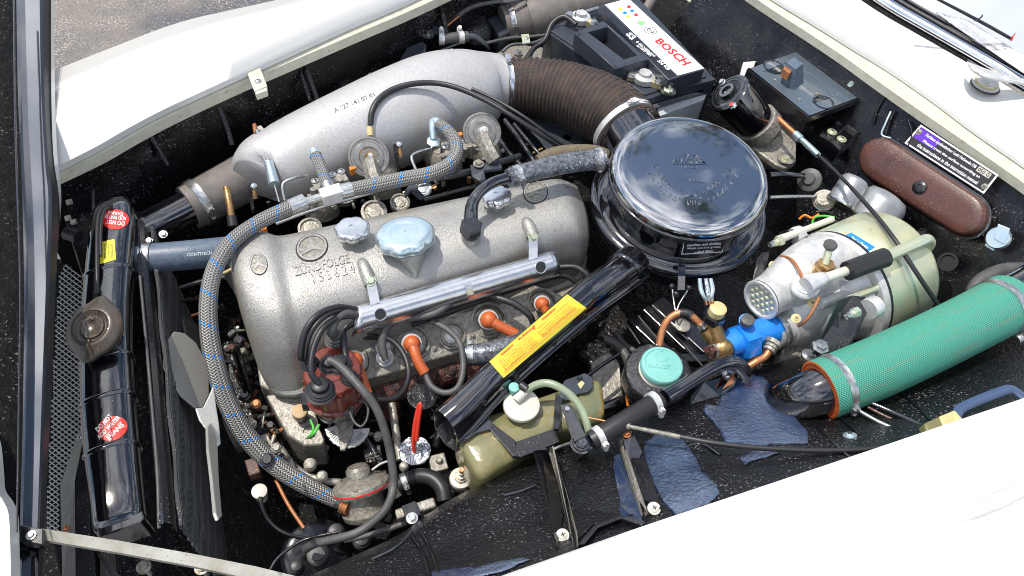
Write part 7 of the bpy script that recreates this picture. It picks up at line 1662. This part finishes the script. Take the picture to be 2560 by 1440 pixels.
g = G(); g.lathe(A, av, [(46, -8), (47, -2), (45, 3), (38, 5), (0, 5)], 44); g.build('disc', K['ivoryp'], wc, 45)
g = G(); g.lathe(P(1284, 972, -.105), tilt(P(1284, 972, -.1), .1), [(10, -14), (10, 0), (13, 2), (13, 10), (0, 11)], 20); g.build('spigot', K['teal'], wc, 40)
g = G(); g.tube([(1290, 1000, -.112, 12), (1302, 988, -.108, 12), (1318, 975, -.106, 10)], 14, 4); g.build('elbow', K['ivoryp'], wc, 50)
g = G(); g.tube([(1302, 962, -.1, 11), (1318, 975, -.1, 11)], 16, 1); g.build('rubber_plug', K['rubber'], wc, 40)
t = thing('washer_tube', 'clear greenish plastic tube arching from the cap over the bottle', 'tube', (1400, 980, -.1))
g = G(); g.tube([(1316, 976, -.104, 9), (1340, 962, -.095, 10), (1370, 958, -.088, 10), (1402, 970, -.086, 10), (1432, 994, -.09, 10), (1454, 1024, -.095, 10), (1466, 1056, -.10, 10), (1474, 1088, -.11, 10)], 18, 8); g.build('tube_wall', K['clear'], t, 60)
# ================================================================ near ledge brackets
def scap(n_, l_, c_, at, polys, scr=()):
    t = thing(n_, l_, c_, at)
    for nm, poly, top, th, m in polys:
        g = G(); shslab(g, poly, top, th); g.build(nm, K[m], t, 0, bevel=.0008)
    for x, y, h in scr:
        p, n = shelf(x, y); screw(t, p + UP * h, tilt(p, .15), 11, 'ivoryp')
    return t
scap('riveted_strap', 'black steel strap with two cross-head screws running down the ledge', 'strap', (1380, 1250, -.1), [('strap', [(1334, 1132), (1362, 1122), (1372, 1130), (1398, 1240), (1432, 1352), (1436, 1400), (1402, 1412), (1370, 1290), (1352, 1200)], .006, .005, 'satin'), ('rusty_rim', [(1372, 1128), (1380, 1124), (1412, 1230), (1440, 1340), (1444, 1386), (1436, 1388), (1402, 1240)], .012, .012, 'castd')], ((1360, 1172, .006), (1405, 1342, .006)))
scap('corner_bracket', 'tall black bracket with blue sky light painted on its inner face and one screw', 'bracket', (1580, 1200, -.1), [('rusty_rim', [(1544, 1108), (1554, 1104), (1592, 1220), (1626, 1326), (1614, 1330), (1578, 1220)], .012, .012, 'castd'), ('flange', [(1556, 1106), (1600, 1120), (1628, 1200), (1660, 1316), (1630, 1326), (1594, 1220)], .007, .006, 'satin'), ('inner_face', [(1505, 1158), (1548, 1136), (1612, 1322), (1556, 1303)], .004, .003, 'bluepl')], ((1632, 1276, .007),))
scap('lower_lip', 'pale-edged folded lip along the near wing below the brackets', 'lip', (1500, 1330, -.05), [('lip', [(1444, 1368), (1484, 1318), (1552, 1294), (1612, 1312), (1600, 1320), (1550, 1303), (1492, 1326), (1460, 1366)], .010, .010, 'satin')])
t = thing('recess_panel', 'rectangular black recess panel between strap and bracket', 'panel', (1450, 1200, -.13))
g = G(); shslab(g, [(1384, 1128), (1440, 1108), (1540, 1120), (1580, 1240), (1600, 1310), (1550, 1292), (1484, 1312), (1444, 1350), (1420, 1240)], .0025, .002); g.build('recess_floor', K['under'], t, 0)
g = G(); g.tube([(1376, 1128, -.128, 4), (1400, 1116, -.128, 4), (1440, 1104, -.13, 4)], 10, 3); g.build('pressed_rim', K['zinc'], t, 50)
t = thing('heater_valve', 'black swivel valve with stepped rings at the end of the heater hose', 'valve', (1450, 1100, -.1))
g = G(); a = P(1452, 1112, -.10); xx = tilt(a, .1); g.lathe(a, xx, [(26, -40), (27, -6), (28, 0), (28, 8), (23, 10), (22, 14), (17, 15), (16, 19), (9, 20), (0, 19)], 36); g.build('body', K['gloss'], t, 40)
g = G(); g.slab([(1400, 1012, -.085), (1424, 1008, -.085), (1436, 1030, -.085), (1466, 1090, -.085), (1436, 1104, -.085)], -.085, -.091); g.build('lever_arm', K['gloss'], t, 0, bevel=.001)
g = G(); g.lathe((1418, 1022, -.084), UP, [(6, 0), (6, 2), (0, 2)], 12); g.build('lever_rivet', K['zinc'], t, 40)
g = G(); g.tube([(1470, 1118, -.15, 26), (1480, 1150, -.16, 27)], 24, 1); g.build('lower_cup', K['gloss'], t, 40)
hh = thing('heater_hose', 'black rubber hose from the swivel valve to the long black pipe', 'hose', (1570, 1050, -.09))
g = G(); g.tube([(1478, 1102, -.10, 25), (1510, 1084, -.095, 26), (1560, 1054, -.09, 26), (1610, 1024, -.09, 26), (1650, 1000, -.09, 25)], 28, 6); g.build('tube', K['rubber'], hh, 50)
clamp(hh, (1496, 1092, -.097), (1520, 1078, -.095), 26, 17, 'tape', Vector((.3, -1, .2))); clamp(hh, (1634, 1008, -.09), (1650, 1000, -.09), 27, 17, 'tape', Vector((.3, -1, .2)))
g = G(); g.tube([(1664, 993, -.088, 20), (1700, 970, -.086, 17), (1760, 932, -.082, 17), (1800, 912, -.082, 18), (1836, 908, -.088, 19), (1858, 924, -.10, 19), (1862, 942, -.12, 18)], 24, 7); g.build('rigid_pipe', K['gloss'], hh, 60)
t = thing('black_shield', 'black painted shield with a screw under the rigid heater pipe', 'shield', (1790, 950, -.14))
g = G(); g.slab([(1728, 990, -.13), (1760, 955, -.125), (1830, 920, -.12), (1850, 930, -.12), (1836, 965, -.13), (1800, 990, -.14), (1726, 1012, -.14)], -.13, -.137); g.build('shield_plate', K['gloss'], t, 0, bevel=.001)
screw(t, (1820, 938, -.118), UP, 10, 'zinc')
g = G(); g.slab([(1826, 946, -.11), (1838, 930, -.11), (1834, 958, -.115), (1806, 972, -.12)], -.11, -.114); g.build('copper_tab', K['copper'], t, 0)
t = thing('throttle_cable', 'long black bowden cable sweeping from the bottle to the near wing', 'cable', (1850, 1105, -.05))
g = G(); g.tube([(1470, 1044, -.095, 2.5), (1510, 1052, -.09, 2.5), (1548, 1060, -.085, 2.5)], 8, 3); g.build('inner_wire', K['copper'], t, 50)
g = G(); g.tube([(1546, 1059, -.085, 9), (1574, 1066, -.083, 9)], 14, 1); g.build('end_ferrule', K['castd'], t, 40)
g = G(); g.tube([(1572, 1066, -.083, 5), (1640, 1080, -.075, 6), (1710, 1094, -.068, 6)], 12, 4, rib=(28, .0003)); g.build('spring_cover', K['castd'], t, 50)
g = G(); g.tube([(1700, 1092, -.068, 7), (1790, 1108, -.055, 7), (1900, 1120, -.045, 7), (2030, 1126, -.035, 6.5), (2150, 1124, -.025, 6), (2260, 1110, -.018, 6)], 14, 7); g.build('outer_sleeve', K['rubber'], t, 60)
t = thing('cable_stop', 'small black cable stop bracket with a pink bolt head', 'bracket', (1575, 1110, -.08))
g = G(); g.slab([(1556, 1086, -.10), (1580, 1076, -.10), (1606, 1130, -.10), (1590, 1165, -.11), (1568, 1150, -.11)], -.10, -.105); g.build('stop_plate', K['gloss'], t, 0, bevel=.001)
bolt(t, (1566, 1084, -.098), UP, 8, 'copper')
# belt catch and cables at right
t = thing('strap_buckle', 'blue-grey loop handle with an olive grip lying beside the near wing', 'handle', (2440, 1030, -.03))
g = G(); pts = [(2392, 1062), (2395, 1030), (2420, 1012), (2500, 980), (2530, 974), (2560, 995), (2580, 1020)]
g.tube([(x, y, -.015, 13) for x, y in pts], 14, 6, flat=(UP, .5)); g.build('loop', mat('blue_grey_handle_plastic', (.045, .075, .15), .3, coat=.4, bump=(200, .3, .0006)), t, 50)
g = G(); g.tube([(2440, 1062, -.03, 5), (2470, 1030, -.03, 5), (2510, 1010, -.03, 5)], 10, 4); g.build('inner_wire', K['zinc'], t, 50)
g = G(); g.slab([(2310, 1058), (2350, 1040), (2362, 1062), (2368, 1092), (2326, 1100)], -.012, -.04); g.build('olive_grip', K['olive'], t, 0, bevel=.003)
g = G(); g.slab([(2348, 1040), (2388, 1024), (2410, 1050), (2416, 1070), (2366, 1084)], -.010, -.04); g.build('cream_grip', K['cream'], t, 0, bevel=.003)
for pts, lb, m in (([(2150, 1028, -.06, 5), (2200, 1056, -.05, 5), (2260, 1080, -.04, 5), (2320, 1088, -.03, 5)], 'pale shiny cable feeding the olive grip', 'zinc'), ([(2180, 1008, -.06, 6), (2240, 1034, -.05, 6), (2312, 1068, -.035, 6)], 'dark glossy cable beside the pale one', 'gloss'), ([(2170, 1018, -.065, 4), (2230, 1048, -.055, 4), (2312, 1078, -.04, 4)], 'brown thin cable between the pale and dark ones', 'brown')):
    wire(pts, m, 'handle_cable', lb, 'cable')
for (x, y, lb) in ((2125, 1090, 'screw with a pale head on the ledge below the green hose'),):
    t = thing('ledge_screw', lb, 'screw', (x, y, -.07)); p, n = shelf(x, y); screw(t, p + n * .001, n, 11, 'bluezinc')
for pts in (((2040, 1060), (2085, 1110), (2130, 1150)), ((2255, 985), (2290, 1015), (2325, 1052)), ((2095, 1040), (2150, 1090), (2200, 1130)), ((1030, 1340), (1060, 1390), (1075, 1440)), ((1052, 1330), (1080, 1380), (1098, 1436)), ((930, 1400), (990, 1370), (1030, 1330)), ((1690, 1130), (1750, 1110), (1800, 1140)), ((1260, 1240), (1300, 1230), (1340, 1215))):
    P3 = []
    for x, y in pts:
        p, n = shelf(x, y)
        if p is not None: P3.append(p + n * .001)
    if len(P3) > 1:
        g = G(); g.tube3(P3, [.0026] * len(P3), 8, 5); g.build('pressed_rib', K['gloss'], car, 60)

pad('added strip for the highlight on the underseal along the near wing bottom edge', [(1078, 1428), (1180, 1420), (1300, 1394), (1326, 1398), (1250, 1432), (1100, 1466)], .003)  # added strip; imitates a highlight on the curved underseal flange
t = thing('coolant_hose', 'mottled dark grey hose from the head dipping under the yellow-stickered duct', 'hose', (1230, 880, -.17))
g = G(); g.tube([(1160, 886, -.165, 26), (1200, 886, -.16, 28), (1250, 876, -.158, 29), (1310, 856, -.16, 28), (1360, 836, -.165, 27)], 26, 6); g.build('tube', K['foilh'], t, 60)
clamp(t, (1178, 887, -.162), (1195, 886, -.16), 27, 16, 'zinc', Vector((0, .8, .5)))
t = thing('oil_neck', 'black crinkle-topped round neck above the red dipstick', 'neck', (1056, 985, -.24))
A = P(1056, 990, -.235); g = G(); g.lathe(A, tilt(A, .15), [(34, -60), (36, -10), (38, -6), (38, 4), (30, 8), (26, 6), (0, 6)], 36); g.build('neck_body', K['crinkle'], t, 45)
# ================================================================ the tree that the lid mirrors
lc = P(1820, 330, -.02); dr = (lc - CAM).normalized(); dr = Vector((dr.x, dr.y, -dr.z))
tc_ = lc + dr * 11
tr = thing('tree', 'leafy green tree beyond the car, mirrored in the air cleaner lid', 'tree', Vector((tc_.x, tc_.y, -.85)))
random.seed(11)
g = G(); g.tube3([Vector((tc_.x, tc_.y, -.85)), Vector((tc_.x + .2, tc_.y, tc_.z * .4)), Vector((tc_.x, tc_.y + .2, tc_.z * .8)), tc_], [.35, .28, .2, .08], 14, 4); g.build('trunk', K['brown'], tr, 60)
g = G()
cl = [(tc_ + Vector((random.gauss(0, 2.0), random.gauss(0, 2.0), random.gauss(0, 1.5))), random.uniform(.5, 1.2)) for _ in range(26)]
for c, r in cl:
    for _ in range(150):
        d = Vector((random.gauss(0, 1), random.gauss(0, 1), random.gauss(0, 1))).normalized() * r * random.uniform(.3, 1)
        p = c + d; a = Vector((random.uniform(-1, 1), random.uniform(-1, 1), random.uniform(-1, 1))).normalized(); b = a.cross(d).normalized(); s_ = random.uniform(.05, .12)
        g.add([p, p + a * s_ + b * s_ * .5, p + a * s_ * 2, p + a * s_ - b * s_ * .5], [(0, 1, 2, 3)])
g.build('crown', mat('tree_foliage', (.06, .10, .03), .6, var=(1.5, (.10, .13, .05), .2)), tr, 0, stuff=True)
